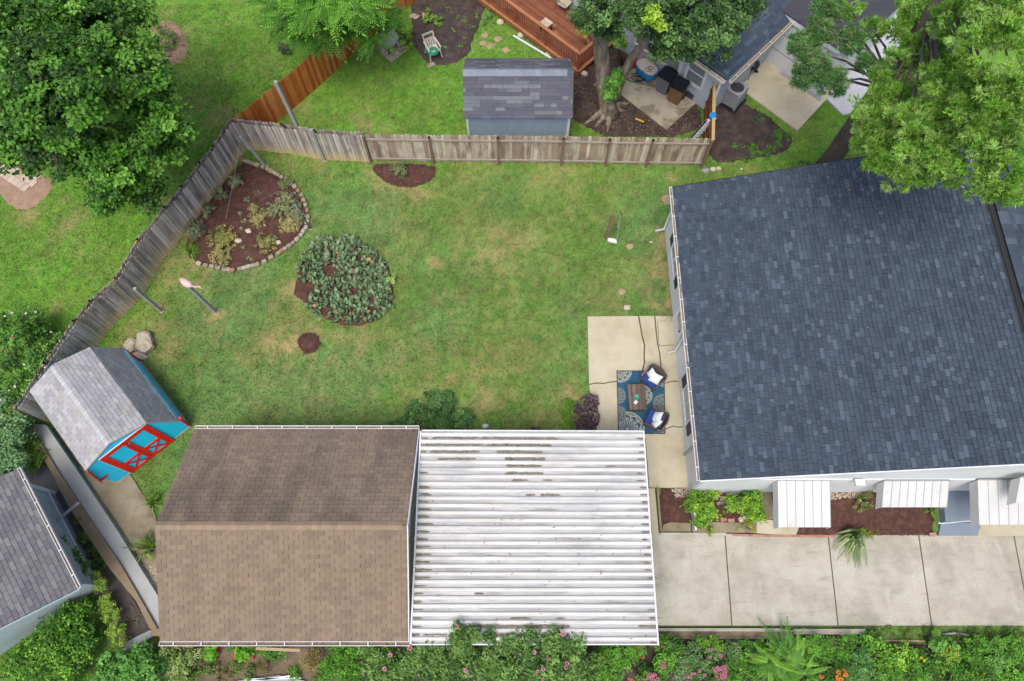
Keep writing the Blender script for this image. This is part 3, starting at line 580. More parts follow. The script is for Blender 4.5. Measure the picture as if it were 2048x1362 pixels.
MB().tube([P(1233, 484), P(1241, 430, 1.7)], .022, 8).build('rod', M['post_grey'], gs)
MB().rock(P(1225, 481, .06), (.24, .1, .08), 4, boxy=.7, rotz=-.25).build('base_block', M['white'], gs)
wr = MB().tube([P(481, 273, 1.98), P(470, 345, 1.4), P(452, 438, .5)], .006, 4); wr.build('tie_wire', M['post_grey'], label='thin slack wire running from the leaning post down into the corner bed', cat='wire')
# flamingo
fl = thing('flamingo', 'pink plastic flamingo perched on the tall grey post', 'flamingo', P(376, 570, 2.25))
def Pz(px, py, z): return P(px, py, z)
b = MB(); body = [(359, 556, 2.3, .02), (364, 560, 2.32, .09), (371, 565, 2.35, .15), (378, 569, 2.36, .14), (384, 572, 2.38, .06)]
b.tube([P(a, c, z) for a, c, z, r in body], [r for *_, r in body], 12); b.build('body', M['pink'], fl, smooth=True)
nk = [(383, 571, 2.38), (388, 573, 2.44), (393, 574, 2.56), (397, 573, 2.66), (400, 574, 2.66), (402, 577, 2.6), (402, 579, 2.5)]
MB().tube([P(*q) for q in nk], [.05, .035, .03, .03, .035, .03, .012], 8).build('neck', M['pink'], fl, smooth=True)
MB().tube([P(402, 578.5, 2.52), P(401, 580, 2.42)], [.016, .004], 6).build('beak', M['black'], fl)
# ---------------------------------------------------------------- roofs of shingles
def in_frame(p): x, y = proj(p); return -10 < x < 2058 and -10 < y < 1372
CAMV = Vector((0, 0, CAMH))
def shingle_roof(parent, O, U, V, ulen, vlen, course, tabs, m, n_obj, thick=.014, name='shingle', ulim=None, uneven=.006, gap=.005):
    O = Vector(O); U = Vector(U).normalized(); V = Vector(V).normalized(); N = U.cross(V).normalized()
    if N.z < 0: N = -N
    out = []; k = int(math.ceil(vlen / course))
    for r in range(k):
        v0 = r * course; v1 = min(vlen, v0 + course * 1.12); u = -random.uniform(0, tabs[0]) if len(tabs) > 2 else (-(r % 2) * tabs[0] * .5)
        lo, hi = ulim(v0 + course / 2) if ulim else (0, ulen)
        while u < hi:
            Lt = random.choice(tabs); a = max(lo, u + gap); b_ = min(hi, u + Lt - gap); u += Lt
            if b_ - a < .03: continue
            t = thick * random.uniform(.8, 1.5) + random.uniform(0, uneven); dv = random.uniform(-.006, .006)
            q = [(a, v0 + dv, 0), (b_, v0 + dv, 0), (b_, v1, 0), (a, v1, 0), (a, v0 + dv, t + .008), (b_, v0 + dv, t + .008), (b_, v1, .006), (a, v1, .006)]
            out.append([O + U * x + V * y + N * z for x, y, z in q])
    F = [(4, 5, 6, 7), (0, 1, 5, 4), (1, 2, 6, 5), (3, 0, 4, 7)]
    if U.cross(V).z < 0: F = [f[::-1] for f in F]
    def key(s):
        c = (s[4] + s[6]) / 2; return (0 if in_frame(c) else 1e6) + (CAMV - c).length / max(.05, N.dot((CAMV - c).normalized()) * (s[4] - s[5]).length)
    out.sort(key=key)
    Mi = wloc(parent).inverted()
    for s in out[:n_obj]:
        me = bpy.data.meshes.new(name); me.from_pydata([tuple(Mi @ p) for p in s], [], F); me.materials.append(m); link(name, me, parent)
    rest = out[n_obj:]
    if rest:
        vs = np.array([[tuple(p) for p in s] for s in rest]).reshape(-1, 3); f = (np.arange(len(rest))[:, None, None] * 8 + np.array(F)[None]).reshape(-1, 4)
        tag(npmesh(name + '_field', vs, f, m, parent), kind='stuff')
def ridge_caps(parent, a, b, na, nb, m, step=.22, wd=.15, name='ridge_cap', th=.02, maxn=80):
    a = Vector(a); b = Vector(b); d = (b - a); k = int(d.length / step); d.normalize()
    for i in range(k):
        p = a + d * i * step; q = p + d * step * 1.05; z = Vector((0, 0, th)); z2 = Vector((0, 0, th * .5))
        vs = [p + Vector(na) * wd + z, p + z * 1.6, p + Vector(nb) * wd + z, q + Vector(na) * wd + z2, q + z2 * 1.6, q + Vector(nb) * wd + z2, p + Vector(na) * wd, p, p + Vector(nb) * wd]
        fs = [(0, 1, 4, 3), (1, 2, 5, 4), (6, 7, 1, 0), (7, 8, 2, 1)]; MB().add(vs, fs).build(name, m, parent)
def gutter(parent, a, b, out, wd=.13, m=None, debris=True, hang=.8, name='gutter', dh=.02):
    a = Vector(a); b = Vector(b); o = Vector(out).normalized(); d = (b - a).normalized(); m = m or M['white']; up = Vector((0, 0, 1))
    g = MB(); g.bar(a + o * wd, b + o * wd, .02, .11); g.bar(a + o * .008 - up * .01, b + o * .008 - up * .01, .016, .1); g.bar(a + o * wd / 2 - up * .055, b + o * wd / 2 - up * .055, wd, .01)
    for e, s in ((a, -1), (b, 1)): g.box(e + o * wd / 2 + d * s * .006, (.012, wd, .11), math.atan2(d.y, d.x))
    gg = g.build(name, m, parent)
    ln = (b - a).length; k = max(2, int(ln / hang))
    for i in range(k): p = a + d * ln * (i + .5) / k; MB().bar(p + up * .05, p + o * wd + up * .062, .03, .015).build('gutter_hanger', m, gg)
    if debris:
        MB().bar(a + o * wd * .5 - up * .015, b + o * wd * .5 - up * .015, wd - .035, .03).build('gutter_silt', M['debris'], gg)
        v = MB(); kk = int(ln / .2)
        for i in range(kk):
            if random.random() < .8: p = a + d * ln * (i + random.random()) / kk + o * wd * random.uniform(.35, .6); v.rock(p - up * .03, (random.uniform(.03, .09), .03, .02), i, 6, 4)
        tag(v.build('gutter_debris', M['debris'], gg), kind='stuff')
    return gg
def wallbox(t, name, m, pts, z0, z1): return MB().prism([(p[0], p[1]) for p in pts], z0, z1).build(name, m, t)
# ---------------------------------------------------------------- garage with brown roof
gar = thing('garage', 'long garage with a stained brown shingle gable roof joined to the corrugated carport', 'garage', (-6.85, 2.8, 0))
GX0, GX1, GY0, GY1, GZ, GR, GYr = -10.62, -3.13, -.46, 6.12, 2.42, 4.0, 2.76
wallbox(gar, 'wall', M['wall_w'], [(GX0 + .2, GY0 + .25), (GX1 - .12, GY0 + .25), (GX1 - .12, GY1 - .25), (GX0 + .2, GY1 - .25)], 0, GZ - .02)
for x in (GX0 + .21, GX1 - .13):
    g = MB().slab([(x, GY0 + .25, GZ - .02), (x, GY1 - .25, GZ - .02), (x, GYr, GR - .15)], .02, (1, 0, 0)).build('gable', M['wall_w'], gar)
    for i in range(9):
        z = GZ + .04 + i * .155; f = 1 - (z - GZ) / (GR - GZ - .13); y0 = GYr + (GY0 + .25 - GYr) * f; y1 = GYr + (GY1 - .25 - GYr) * f
        if x > -5 and f > .05: MB().box((x + .012, (y0 + y1) / 2, z), (.022, y1 - y0, .14)).build('siding_board', M['white'], gar)
for (ya, sgn) in ((GY0, 1), (GY1, -1)):
    sl = Vector((0, GYr - ya, GR - GZ)); MB().slab([(GX0, ya, GZ), (GX1, ya, GZ), (GX1, GYr, GR), (GX0, GYr, GR)], .06, (0, 0, 1)).build('roof_deck', M['roof_under_b'], gar)
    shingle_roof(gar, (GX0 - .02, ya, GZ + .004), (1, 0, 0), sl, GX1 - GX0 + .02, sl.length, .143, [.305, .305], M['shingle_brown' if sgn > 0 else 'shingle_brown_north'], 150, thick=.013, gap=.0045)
    MB().slab([(GX1 + .002, ya, GZ + .02), (GX1 + .03, ya, GZ + .02), (GX1 + .03, GYr, GR + .02), (GX1 + .002, GYr, GR + .02)], .14, (0, 0, 1)).build('rake_board', M['white'], gar)
ridge_caps(gar, (GX0, GYr, GR + .01), (GX1, GYr, GR + .01), (0, -.95, -.36), (0, .95, -.4), M['ridge_tan'], .15, .13)
gutter(gar, (GX0, GY0, GZ), (GX1 + .05, GY0, GZ), (0, -1, 0), .12); gutter(gar, (GX0, GY1, GZ), (GX1, GY1, GZ), (0, 1, 0), .1)
# ---------------------------------------------------------------- carport
cp = thing('carport', 'open carport under a white corrugated metal roof between the brown garage and the driveway', 'carport', (.65, 2.7, 0))
CX0, CX1, CY0, CY1, CZ0, CZ1 = -3.0, 4.36, -.52, 5.98, 2.52, 2.62
n = 28; pw = (CY1 - CY0) / n
for i in range(n):
    y = CY0 + i * pw; prof = [(0, 0), (.075, 0), (.095, .05), (.115, .062), (.165, .062), (.185, .05), (.205, 0), (pw + .004, 0)]
    vs = []; N_ = 1
    for x in (CX0, CX1):
        zz = CZ1 - (x - CX0) / (CX1 - CX0) * .1
        vs += [(x, y + a, zz + z) for a, z in prof] + [(x, y + a, zz + z - .006) for a, z in prof]
    k = len(prof); fs = []
    for j in range(k - 1): fs += [(j, 2 * k + j, 2 * k + j + 1, j + 1), (k + j, k + j + 1, 3 * k + j + 1, 3 * k + j), (j, j + 1, k + j + 1, k + j), (2 * k + j, 3 * k + j, 3 * k + j + 1, 2 * k + j + 1)]
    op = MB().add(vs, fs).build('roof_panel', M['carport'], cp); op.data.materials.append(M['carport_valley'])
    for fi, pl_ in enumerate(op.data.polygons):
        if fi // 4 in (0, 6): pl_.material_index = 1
def cz(x): return CZ1 - (x - CX0) / (CX1 - CX0) * .1
fr = MB()
for y in (CY0 - .02, CY1 + .03): MB().bar((CX0, y, CZ1 - .01), (CX1, y, CZ1 - .11), .04, .14).build('fascia', M['white'], cp)
MB().box((CX1 + .03, (CY0 + CY1) / 2, cz(CX1) - .03), (.05, CY1 - CY0 + .1, .13)).build('fascia', M['white'], cp)
MB().box((CX0 - .03, (CY0 + CY1) / 2, CZ1 + .04), (.05, CY1 - CY0, .06)).build('fascia', M['white'], cp)
for x in (CX0 + .1, CX1 - .2):
    for y in (CY0 + .15, (CY0 + CY1) / 2, CY1 - .15): MB().box((x, y, 1.22), (.1, .1, 2.44)).build('post', M['white'], cp)
for x in (CX0 + .1, CX1 - .2): MB().bar((x, CY0, 2.44), (x, CY1, 2.44), .08, .1).build('beam', M['white'], cp)
dv = MB()
def streak(x0, x1, i, w_, k=1.0):
    y = CY0 + i * pw + .02; L_ = int((x1 - x0) / .07); 
    for j in range(max(2, L_)):
        if random.random() < k: x = x0 + (x1 - x0) * (j + random.random()) / max(2, L_); dv.rock((x, y + random.uniform(-.2, .2) * w_, cz(x) + .003), (random.uniform(.09, .2), w_ * random.uniform(.45, .8), .012), j, 7, 4, .5)
def row(py): return min(n - 1, max(0, int(round((P(900, py, 2.6).y - CY0 - .02) / pw))))
Z2 = lambda zx, zy: (780 + zx * .3905, 830 + zy * .3905)
for (x0, x1, zy, w_, k) in [(230, 450, 103, .05, 1), (470, 845, 110, .05, 1), (200, 480, 143, .05, .9), (510, 815, 150, .06, 1), (215, 445, 178, .06, 1), (570, 765, 182, .08, 1), (258, 430, 216, .05, 1), (595, 785, 222, .08, 1),
        (598, 760, 256, .06, 1), (612, 770, 296, .05, 1), (640, 690, 330, .05, .8), (760, 830, 332, .04, .6), (690, 730, 408, .05, .7), (775, 865, 408, .05, .6), (1110, 1145, 263, .04, .7), (350, 430, 1092, .04, .5), (410, 900, 1098, .06, .95), (600, 690, 1062, .05, .9), (630, 720, 1020, .04, .5), (470, 760, 1135, .05, .6), (150, 330, 1140, .04, .6), (430, 460, 902, .04, .8), (860, 890, 1022, .04, .7), (1280, 1345, 1065, .05, .8)]:
    streak(P(*Z2(x0, zy), 2.6).x, P(*Z2(x1, zy), 2.6).x, row(Z2(0, zy)[1]), w_, k)
for i in range(n):
    y = CY0 + i * pw; f = i / n
    if 7 < i < 21: streak(CX0 + .02, CX0 + random.uniform(.25, .5), i, .05, .95)
    else: streak(CX0 + .02, CX0 + random.uniform(.08, .2), i, .045, .7)
    streak(CX1 - random.uniform(.08, .2), CX1 - .02, i, .045, .6)
tag(dv.build('valley_debris', M['lichen'], cp), kind='stuff')
lf = MB()
for _ in range(70):
    x = random.uniform(CX0 + .3, CX1 - .3); i = random.randint(0, n - 9); y = CY0 + i * pw + random.choice([.03, .03, .2, .14]); z = cz(x) + (.012 if (y - CY0) % pw < .06 else .07)
    lf.box((x, y, z), (random.uniform(.03, .08), .025, .008), random.uniform(0, 3))
tag(lf.build('fallen_leaves', M['debris'], cp), kind='stuff')
# ---------------------------------------------------------------- main house
hs = thing('house', 'large house with white walls and a dark blue shingle roof beside the patio', 'house', (12, 10, 0))
EX, EY0, EY1, EZ, RX, RZ = 6.12, 4.36, 15.5, 2.62, 15.95, 5.55
wx0 = 6.36
wallbox(hs, 'wall', M['wall_w'], [(wx0, 4.44), (26, 4.44), (26, 15.3), (wx0 - .05, 15.3)], -.1, 2.5)
for y in (4.45, 15.28): MB().slab([(wx0, y, 2.5), (26, y, 2.5), (RX, y, RZ - .15)], .02, (0, -1, 0)).build('gable', M['wall_w'], hs)
for i in range(14): # clapboards on the west wall
    MB().box((wx0 - .03, 9.87, .12 + i * .17), (.03, 10.84, .164), None).build('siding_board', M['wall_w'], hs)
for i in range(14): MB().box((15.5, 4.428, .12 + i * .17), (18.2, .022, .164)).build('siding_board', M['wall_w'], hs)
sl = Vector((RX - EX, 0, RZ - EZ)); slx = sl.normalized()
MB().slab([(EX, EY0, EZ), (RX, EY0, RZ), (RX, EY1, RZ), (EX, EY1, EZ)], .08, (0, 0, 1)).build('roof_deck', M['roof_under'], hs)
MB().slab([(RX, EY0, RZ), (2 * RX - EX, EY0, EZ), (2 * RX - EX, EY1, EZ), (RX, EY1, RZ)], .08, (0, 0, 1)).build('roof_deck', M['roof_under'], hs)
shingle_roof(hs, (EX - .03, EY1, EZ + .004), (0, -1, 0), sl, EY1 - EY0, sl.length - .22, .145, [.14, .17, .2, .24, .28, .33, .38], M['shingle_navy'], 240, thick=.015, uneven=.014)
e2 = Vector((-(RX - EX), 0, RZ - EZ)); shingle_roof(hs, (2 * RX - EX, EY0, EZ + .004), (0, 1, 0), e2, EY1 - EY0, e2.length - .1, .2, [.2, .3, .4], M['shingle_navy'], 30, thick=.016, uneven=.012)
MB().slab([(RX - .2, EY0, RZ - .05), (RX + .3, EY0, RZ - .05), (RX + .3, EY1, RZ - .05), (RX - .2, EY1, RZ - .05)], .05, (0, 0, 1)).build('ridge_vent', M['black'], hs)
ridge_caps(hs, (RX + .12, EY0, RZ + .1), (RX + .12, EY1, RZ + .1), (-1, 0, -.25), (1, 0, -.25), M['shingle_navy'], .25, .17)
for y, s in ((EY0, -1), (EY1, 1)):
    for (a, b) in (((EX, EZ), (RX, RZ)), ((RX, RZ), (2 * RX - EX, EZ))):
        MB().bar((a[0], y + s * .025, a[1] - .07), (b[0], y + s * .025, b[1] - .07), .04, .16, up=(0, 0, 1)).build('rake_board', M['white'] if s < 0 else M['roof_under'], hs)
gutter(hs, (EX - .03, EY0, EZ), (EX - .03, EY1, EZ), (-1, 0, 0), .1)
# soffit under the eave
MB().slab([(EX - .02, EY0, EZ - .1), (wx0, EY0, EZ - .1), (wx0, EY1, EZ - .1), (EX - .02, EY1, EZ - .1)], .02, (0, 0, 1)).build('soffit', M['white'], hs)
# downspout at the north west corner
MB().tube([(EX - .08, 15.1, 2.5), (wx0 - .1, 15.12, 2.2), (wx0 - .1, 15.12, .2), (wx0 - .45, 15.1, .08)], .05, 8).build('downspout', M['white'], hs, smooth=True)
def wwin(y0, y1, z0=.95, z1=2.05):
    f = MB(); x = wx0 - .07
    for (c, s) in (((x, (y0 + y1) / 2, z1), (.06, y1 - y0 + .1, .07)), ((x, (y0 + y1) / 2, z0), (.08, y1 - y0 + .14, .07)), ((x, y0, (z0 + z1) / 2), (.06, .07, z1 - z0)), ((x, y1, (z0 + z1) / 2), (.06, .07, z1 - z0)), ((x, (y0 + y1) / 2, (z0 + z1) / 2), (.05, .04, z1 - z0))): f.box(c, s)
    wn = f.build('window', M['white'], hs); MB().box((x + .01, (y0 + y1) / 2, (z0 + z1) / 2), (.02, y1 - y0 - .06, z1 - z0 - .06)).build('pane', M['glass'], wn)
    for y in (y0 - .27, y1 + .27): MB().box((x, y, (z0 + z1) / 2), (.04, .38, z1 - z0)).build('shutter', M['navy'], hs)
wwin(12.5, 13.8, .9, 2.0); wwin(6.75, 8.0, .72, 1.85)
dr = MB().box((wx0 - .06, 10.55, 1.18), (.05, .95, 2.0)).build('door', M['white'], hs)
for (c, s) in (((wx0 - .1, 10.55, 2.15), (.06, 1.1, .1)), ((wx0 - .1, 10.03, 1.15), (.06, .09, 2.0)), ((wx0 - .1, 11.07, 1.15), (.06, .09, 2.0))): MB().box(c, s).build('frame', M['white'], dr)
MB().box((wx0 - .095, 10.55, 1.5), (.02, .6, 1.0)).build('pane', M['glass'], dr); MB().box((wx0 - .12, 10.19, 1.15), (.06, .04, .12)).build('handle', M['grey_pl'], dr)
MB().tube([(EX - .06, 9.75, 2.5), (wx0 - .1, 9.75, 2.3), (wx0 - .1, 9.75, .3), (wx0 - .4, 9.72, .12)], .045, 8).build('downspout', M['white'], hs, smooth=True)
MB().tube([(wx0 - .1, 5.75, 2.5), (wx0 - .1, 5.75, .1)], .03, 8).build('conduit', M['ac_grey'], hs)
MB().box((11.28, 4.3, 2.55), (.3, .22, .16)).build('meter_box', M['white'], hs)
lv = MB(); rn = Vector((-slx.z, 0, slx.x))
for k in range(150):
    u, v = random.uniform(.1, 1) ** .6 * (EY1 - EY0), random.random() ** .7 * sl.length * .97
    if k > 50: u = random.uniform(.8, 1) * (EY1 - EY0); v = sl.length * random.gauss(.58, .07)
    p = Vector((EX, EY0 + u, EZ)) + slx * v + rn * .03; a = random.uniform(0, 3.1); d = Vector((math.cos(a) * slx.x, math.sin(a), math.cos(a) * slx.z)); l_ = random.uniform(.03, .11)
    lv.bar(p - d * l_ / 2, p + d * l_ / 2, random.choice([.006, .009, .016]), .006, up=rn)
tag(lv.build('fallen_needles', mat('fallen_needle', [C(190, 150, 108)], tint=[C(180, 140, 100), C(150, 120, 96), C(206, 186, 150), C(168, 128, 84)]), hs), kind='stuff')
# white low panel at the house corner
MB().prism([tuple(p[:2]) for p in PP([(1378, 984), (1382, 984), (1388, 1063), (1384, 1063)])], 0, .45).build('privacy_panel', M['white'], label='low white panel running from the house corner to the driveway', cat='panel')
MB().tube([P(1410, 980, .25), P(1470, 985, .2), P(1530, 968, .25)], .03, 8).build('drain_pipe', M['ac_grey'], hs)
# awnings
def awning(label, x0, x1, y0, y1, zt, zb, ns, side=True):
    t = thing('awning', label, 'awning', ((x0 + x1) / 2, y0, zt), group='white metal awnings on the house'); wdt = (x1 - x0) / ns
    for i in range(ns):
        a = x0 + i * wdt; h = .03
        vs = [(a, y0, zt), (a + wdt * .97, y0, zt + h), (a + wdt * .97, y1, zb + h), (a, y1, zb)]
        MB().slab(vs, .012, (0, 0, 1)).build('slat', M['white_metal'], t)
        MB().bar((a + wdt * .97, y0, zt + h / 2), (a + wdt * .97, y1, zb + h / 2), .022, .034).build('seam', M['ac_grey'], t)
    k = 7
    for s, x in ((-1, x0), (1, x1)):
        for i in range(k):  # stacked side louvres
            f0, f1 = i / k, (i + 1) / k; ya, yb = y0 + (y1 - y0) * f0, y0 + (y1 - y0) * f1; za, zb_ = zt + (zb - zt) * f0, zt + (zb - zt) * f1; dz = .42
            vs = [(x, ya, za - .01), (x, yb, zb_ - .01), (x - s * -.0 + s * .03, yb, zb_ - dz), (x + s * .03, ya, za - dz)]
            MB().slab(vs, .012, (s, 0, 0)).build('side_louvre', M['white_metal'], t)
    MB().box(((x0 + x1) / 2, y0 + .01, zt + .03), (x1 - x0 + .04, .03, .06)).build('wall_flashing', M['ac_grey'], t)
    return t
awning('white metal awning nearest the patio corner, over the walk stones', 8.72, 10.42, 4.4, 2.97, 2.35, 1.85, 6)
awning('white metal window awning in the middle, over the dark mulch', 12.18, 14.3, 4.38, 3.6, 2.4, 1.95, 8)
awning('wide white metal porch awning over the blue grey porch floor', 15.15, 19.6, 4.38, 3.02, 2.55, 2.1, 14)
awning('upper white metal awning at the right picture edge above the porch awning', 15.75, 18.2, 4.25, 3.55, 3.7, 3.2, 8)
po = thing('porch', 'blue grey painted porch floor with a step beside the mulch bed', 'porch', P(1920, 1000))
MB().prism([tuple(p[:2]) for p in PP([(1872, 968), (2140, 968), (2140, 1045), (1880, 1045)])], 0, .36).build('floor', M['porch'], po)
MB().prism([tuple(p[:2]) for p in PP([(1879, 1046), (1958, 1046), (1957, 1056), (1952, 1072), (1874, 1072)])], 0, .1).build('step', M['porch'], po)
MB().tube([P(1879, 1046, .4), P(1879, 1046, .95)], .03, 8).build('rail_post', M['white'], po); MB().tube([P(1879, 1047, .95), P(1960, 1040, .98)], .018, 6).build('handrail', M['white'], po)
MB().prism([tuple(p[:2]) for p in PP([(1958, 1050), (2140, 1050), (2140, 1072), (1952, 1072)])], 0, .06).build('path', M['patio'], kind='structure')
# ---------------------------------------------------------------- blue barn shed with red trim
A_ = Vector((-14.15, 4.81, 0)); ang = math.atan2(.6734, .7365)
bn = thing('barn_shed', 'bright blue barn shaped shed with red trim and double doors', 'shed', A_, ang)
DP = 3.6; prof = [(-.2, 1.02), (.0, 2.28), (1.17, 2.74), (2.36, 2.32), (3.03, .98)]
MB().prism([(0, .06), (3.0, .06), (3.0, DP - .06), (0, DP - .06)], 0, 1.1).build('wall', M['barn_blue'], bn, local=True)
gbl = MB()
for y in (0.05, DP - .07): gbl.slab([(0, y, 1.05), (2.98, y, 1.05), (2.3, y, 2.24), (1.17, y, 2.66), (.05, y, 2.2)], .03, (0, -1, 0))
gbl.slab([(0, -.02, .02), (2.99, -.02, .02), (3.0, -.02, 1.02), (2.3, -.02, 2.24), (1.17, -.02, 2.66), (.04, -.02, 2.2), (-.16, -.02, 1.04)], .02, (0, -1, 0))
gbl.build('gable', M['barn_blue'], bn, local=True)
MB().box((1.5, DP / 2, .03), (3.1, DP + .1, .1)).build('skid_base', M['step'], bn, local=True)
R3 = Matrix.Rotation(ang, 3, 'Z'); wl = lambda v: R3 @ Vector(v) + A_
for i in range(4):
    (a, za), (b, zb) = prof[i], prof[i + 1]
    MB().slab([(a, -.08, za), (b, -.08, zb), (b, DP + .06, zb), (a, DP + .06, za)], .05, (-1 if i < 2 else 1, 0, .6)).build('roof_deck', M['shingle_grey'], bn, local=True)
    if i == 0:
        O = wl((a, DP + .06, za)); U = R3 @ Vector((0, -1, 0)); V = R3 @ Vector((b - a, 0, zb - za))
    elif i == 1: O = wl((a, DP + .06, za)); U = R3 @ Vector((0, -1, 0)); V = R3 @ Vector((b - a, 0, zb - za))
    else: O = wl((b, -.08, zb)); U = R3 @ Vector((0, 1, 0)); V = R3 @ Vector((a - b, 0, za - zb))
    shingle_roof(bn, O, U, V, DP + .14, V.length, .14, [.3, .3], M['shingle_grey'], [10, 110, 110, 70][i], thick=.008)
ridge_caps(bn, wl((1.17, -.08, 2.75)), wl((1.17, DP + .06, 2.75)), R3 @ Vector((-.93, 0, -.37)), R3 @ Vector((.94, 0, -.34)), M['ridge_grey'], .14, .15)
def lbar(name, m, pts, w_, h_, parent=bn, up=(0, 0, 1)):
    for p, q in zip(pts[:-1], pts[1:]): MB().bar(p, q, w_, h_, up).build(name, m, parent, local=True)
lbar('trim_board', M['barn_red'], [(-.2, -.1, .98), (.0, -.1, 2.2)], .03, .12, up=(0, 1, 0)) ; lbar('trim_board', M['barn_red'], [(0.02, .02, 0), (0.02, .02, 1.0)], .14, .05, up=(0, 1, 0))
lbar('trim_board', M['barn_red'], [(-.24, .0, 1.0), (.08, .0, 1.0)], .1, .12); lbar('trim_board', M['barn_red'], [(2.98, .02, 0), (2.98, .02, 1.0)], .16, .05, up=(0, 1, 0)); lbar('trim_board', M['barn_red'], [(2.96, .0, .98), (3.12, .0, .98)], .1, .1)
lbar('trim_board', M['barn_red'], [(3.02, .02, 0), (3.02, .02, .95)], .05, .1, up=(0, 1, 0)); lbar('trim_board', M['barn_red'], [(3.02, DP - .08, 0), (3.02, DP - .08, .9)], .06, .12, up=(0, 1, 0))
# doors: two leaves, red frames, blue panels, X braces below
FY = -.04
for (x0, x1) in ((.62, 1.4), (1.42, 2.2)):
    d = MB().box(((x0 + x1) / 2, -.028, 1.12), (x1 - x0, .03, 2.1)).build('door', M['barn_blue'], bn, local=True)
    fr_ = [((x0 + .05, FY - .02, .1), (x0 + .05, FY - .02, 2.15)), ((x1 - .05, FY - .02, .1), (x1 - .05, FY - .02, 2.15)), ((x0, FY - .025, 2.12), (x1, FY - .025, 2.12)), ((x0, FY - .025, .12), (x1, FY - .025, .12)), ((x0 + .06, FY - .025, .92), (x1 - .06, FY - .025, .92))]
    for p, q in fr_: MB().bar(p, q, .1, .03, up=(0, 1, 0)).build('door_frame', M['barn_red'], d, local=True)
    for p, q in (((x0 + .1, FY - .022, .16), (x1 - .1, FY - .022, .88)), ((x1 - .1, FY - .03, .16), (x0 + .1, FY - .03, .88))): MB().bar(p, q, .075, .02, up=(0, 1, 0)).build('brace', M['barn_red'], d, local=True)
    hx = x1 - .05 if x0 < 1 else x0 + .05
    MB().box((hx, FY - .05, 1.9), (.05, .03, .12)).build('latch', M['metal'], d, local=True)
lbar('door_casing', M['barn_red'], [(.56, -.05, .05), (.56, -.05, 2.24)], .1, .05, up=(0, 1, 0)); lbar('door_casing', M['barn_red'], [(2.26, -.05, .05), (2.26, -.05, 2.24)], .1, .05, up=(0, 1, 0)); lbar('door_casing', M['barn_red'], [(.51, -.055, 2.24), (2.31, -.055, 2.24)], .1, .05, up=(0, 1, 0))
for o_ in [(.48, .6), (2.34, 2.3)]: pass
lbar('casing_edge', M['white'], [(.5, -.06, .05), (.5, -.06, 2.3)], .02, .05, up=(0, 1, 0)); lbar('casing_edge', M['white'], [(.5, -.06, 2.3), (2.32, -.06, 2.3)], .02, .05, up=(0, 1, 0))
# ---------------------------------------------------------------- blue-grey shed by the fence
sh = thing('garden_shed', 'small blue grey shed with a dark shingle roof behind the pale fence', 'shed', (.24, 20.6, 0))
sx0, sx1 = -1.82, 2.33
wallbox(sh, 'wall', M['shed_b'], [(sx0, 19.38), (sx1, 19.38), (sx1, 21.9), (sx0, 21.9)], 0, 2.16)
for x in (sx0 + .02, sx1): MB().slab([(x, 19.4, 2.15), (x, 21.9, 2.15), (x, 20.62, 3.05)], .02, (1, 0, 0)).build('gable', M['shed_b'], sh)
for x in (sx0 - .02, sx1 + .02): MB().box((x, 19.37, 1.07), (.1, .06, 2.14)).build('corner_trim', M['white'], sh)
for y0, sg in ((19.08, 1), (22.16, -1)):
    MB().slab([(sx0 - .14, y0, 2.18), (sx1 + .12, y0, 2.18), (sx1 + .12, 20.62, 3.2), (sx0 - .14, 20.62, 3.2)], .06, (0, 0, 1)).build('roof_deck', M['roof_under'], sh)
    V = Vector((0, 20.62 - y0, 1.02)); shingle_roof(sh, (sx0 - .15, y0, 2.184), (1, 0, 0), V, sx1 - sx0 + .28, V.length, .145, [.26, .4, .5, .62, .76, .9], M['shingle_shed'], 130, thick=.008)
ridge_caps(sh, (sx0 - .14, 20.62, 3.22), (sx1 + .12, 20.62, 3.22), (0, -.83, -.56), (0, .83, -.56), mat('ridge_blue_grey', [C(126, 134, 146), C(140, 148, 158)], 3, island=.1), .26, .24)
# ---------------------------------------------------------------- neighbour house at lower left
nh = thing('house', 'small house with a grey shingle roof and pale blue walls beside the retaining wall', 'house', (-17.5, 1.5, 0))
e0 = P(45, 957, 2.45); e1 = P(150, 1164, 2.45); de = (e1 - e0).normalized(); ne = Vector((de.y, -de.x, 0)) * -1
if ne.x > 0: ne = -ne       # towards the left, up the slope
e0 = e1 - de * 4.4; rdg = 3.4; V = (ne * rdg + Vector((0, 0, 1.75)))
c0, c1_ = e1 + ne * .35, e1 + ne * .35 - de * 4.2
q = [c0 - de * .3, c1_, c1_ + ne * 6.2, c0 - de * .3 + ne * 6.2]
wallbox(nh, 'wall', M['wall_pale'], q, -.6, 2.3)
gz = q[0]; MB().slab([Vector((gz.x, gz.y, 2.3)) , Vector((q[3].x, q[3].y, 2.3)), Vector(((gz.x + q[3].x) / 2, (gz.y + q[3].y) / 2, 2.3 + 1.6))], .05, de).build('gable', M['wall_pale'], nh)
for i in range(16):   # siding boards on the gable side
    z = .2 + i * .2; k = 1 if z < 2.3 else max(0.05, 1 - (z - 2.3) / 1.7)
    m_ = (q[0] + q[3]) / 2; h_ = (q[3] - q[0]) * .5 * k; a = m_ - h_ + de * .014; b_ = m_ + h_ + de * .014
    MB().bar(Vector((a.x, a.y, z)), Vector((b_.x, b_.y, z)), .025, .19).build('siding_board', M['wall_pale'], nh)
f0 = q[0] - ne * .012; f1 = q[1] - ne * .012
MB().bar(Vector((f0.x, f0.y, 1.05)), Vector((f1.x, f1.y, 1.05)), .02, 2.1).build('side_panel', M['slate_wall'], nh)
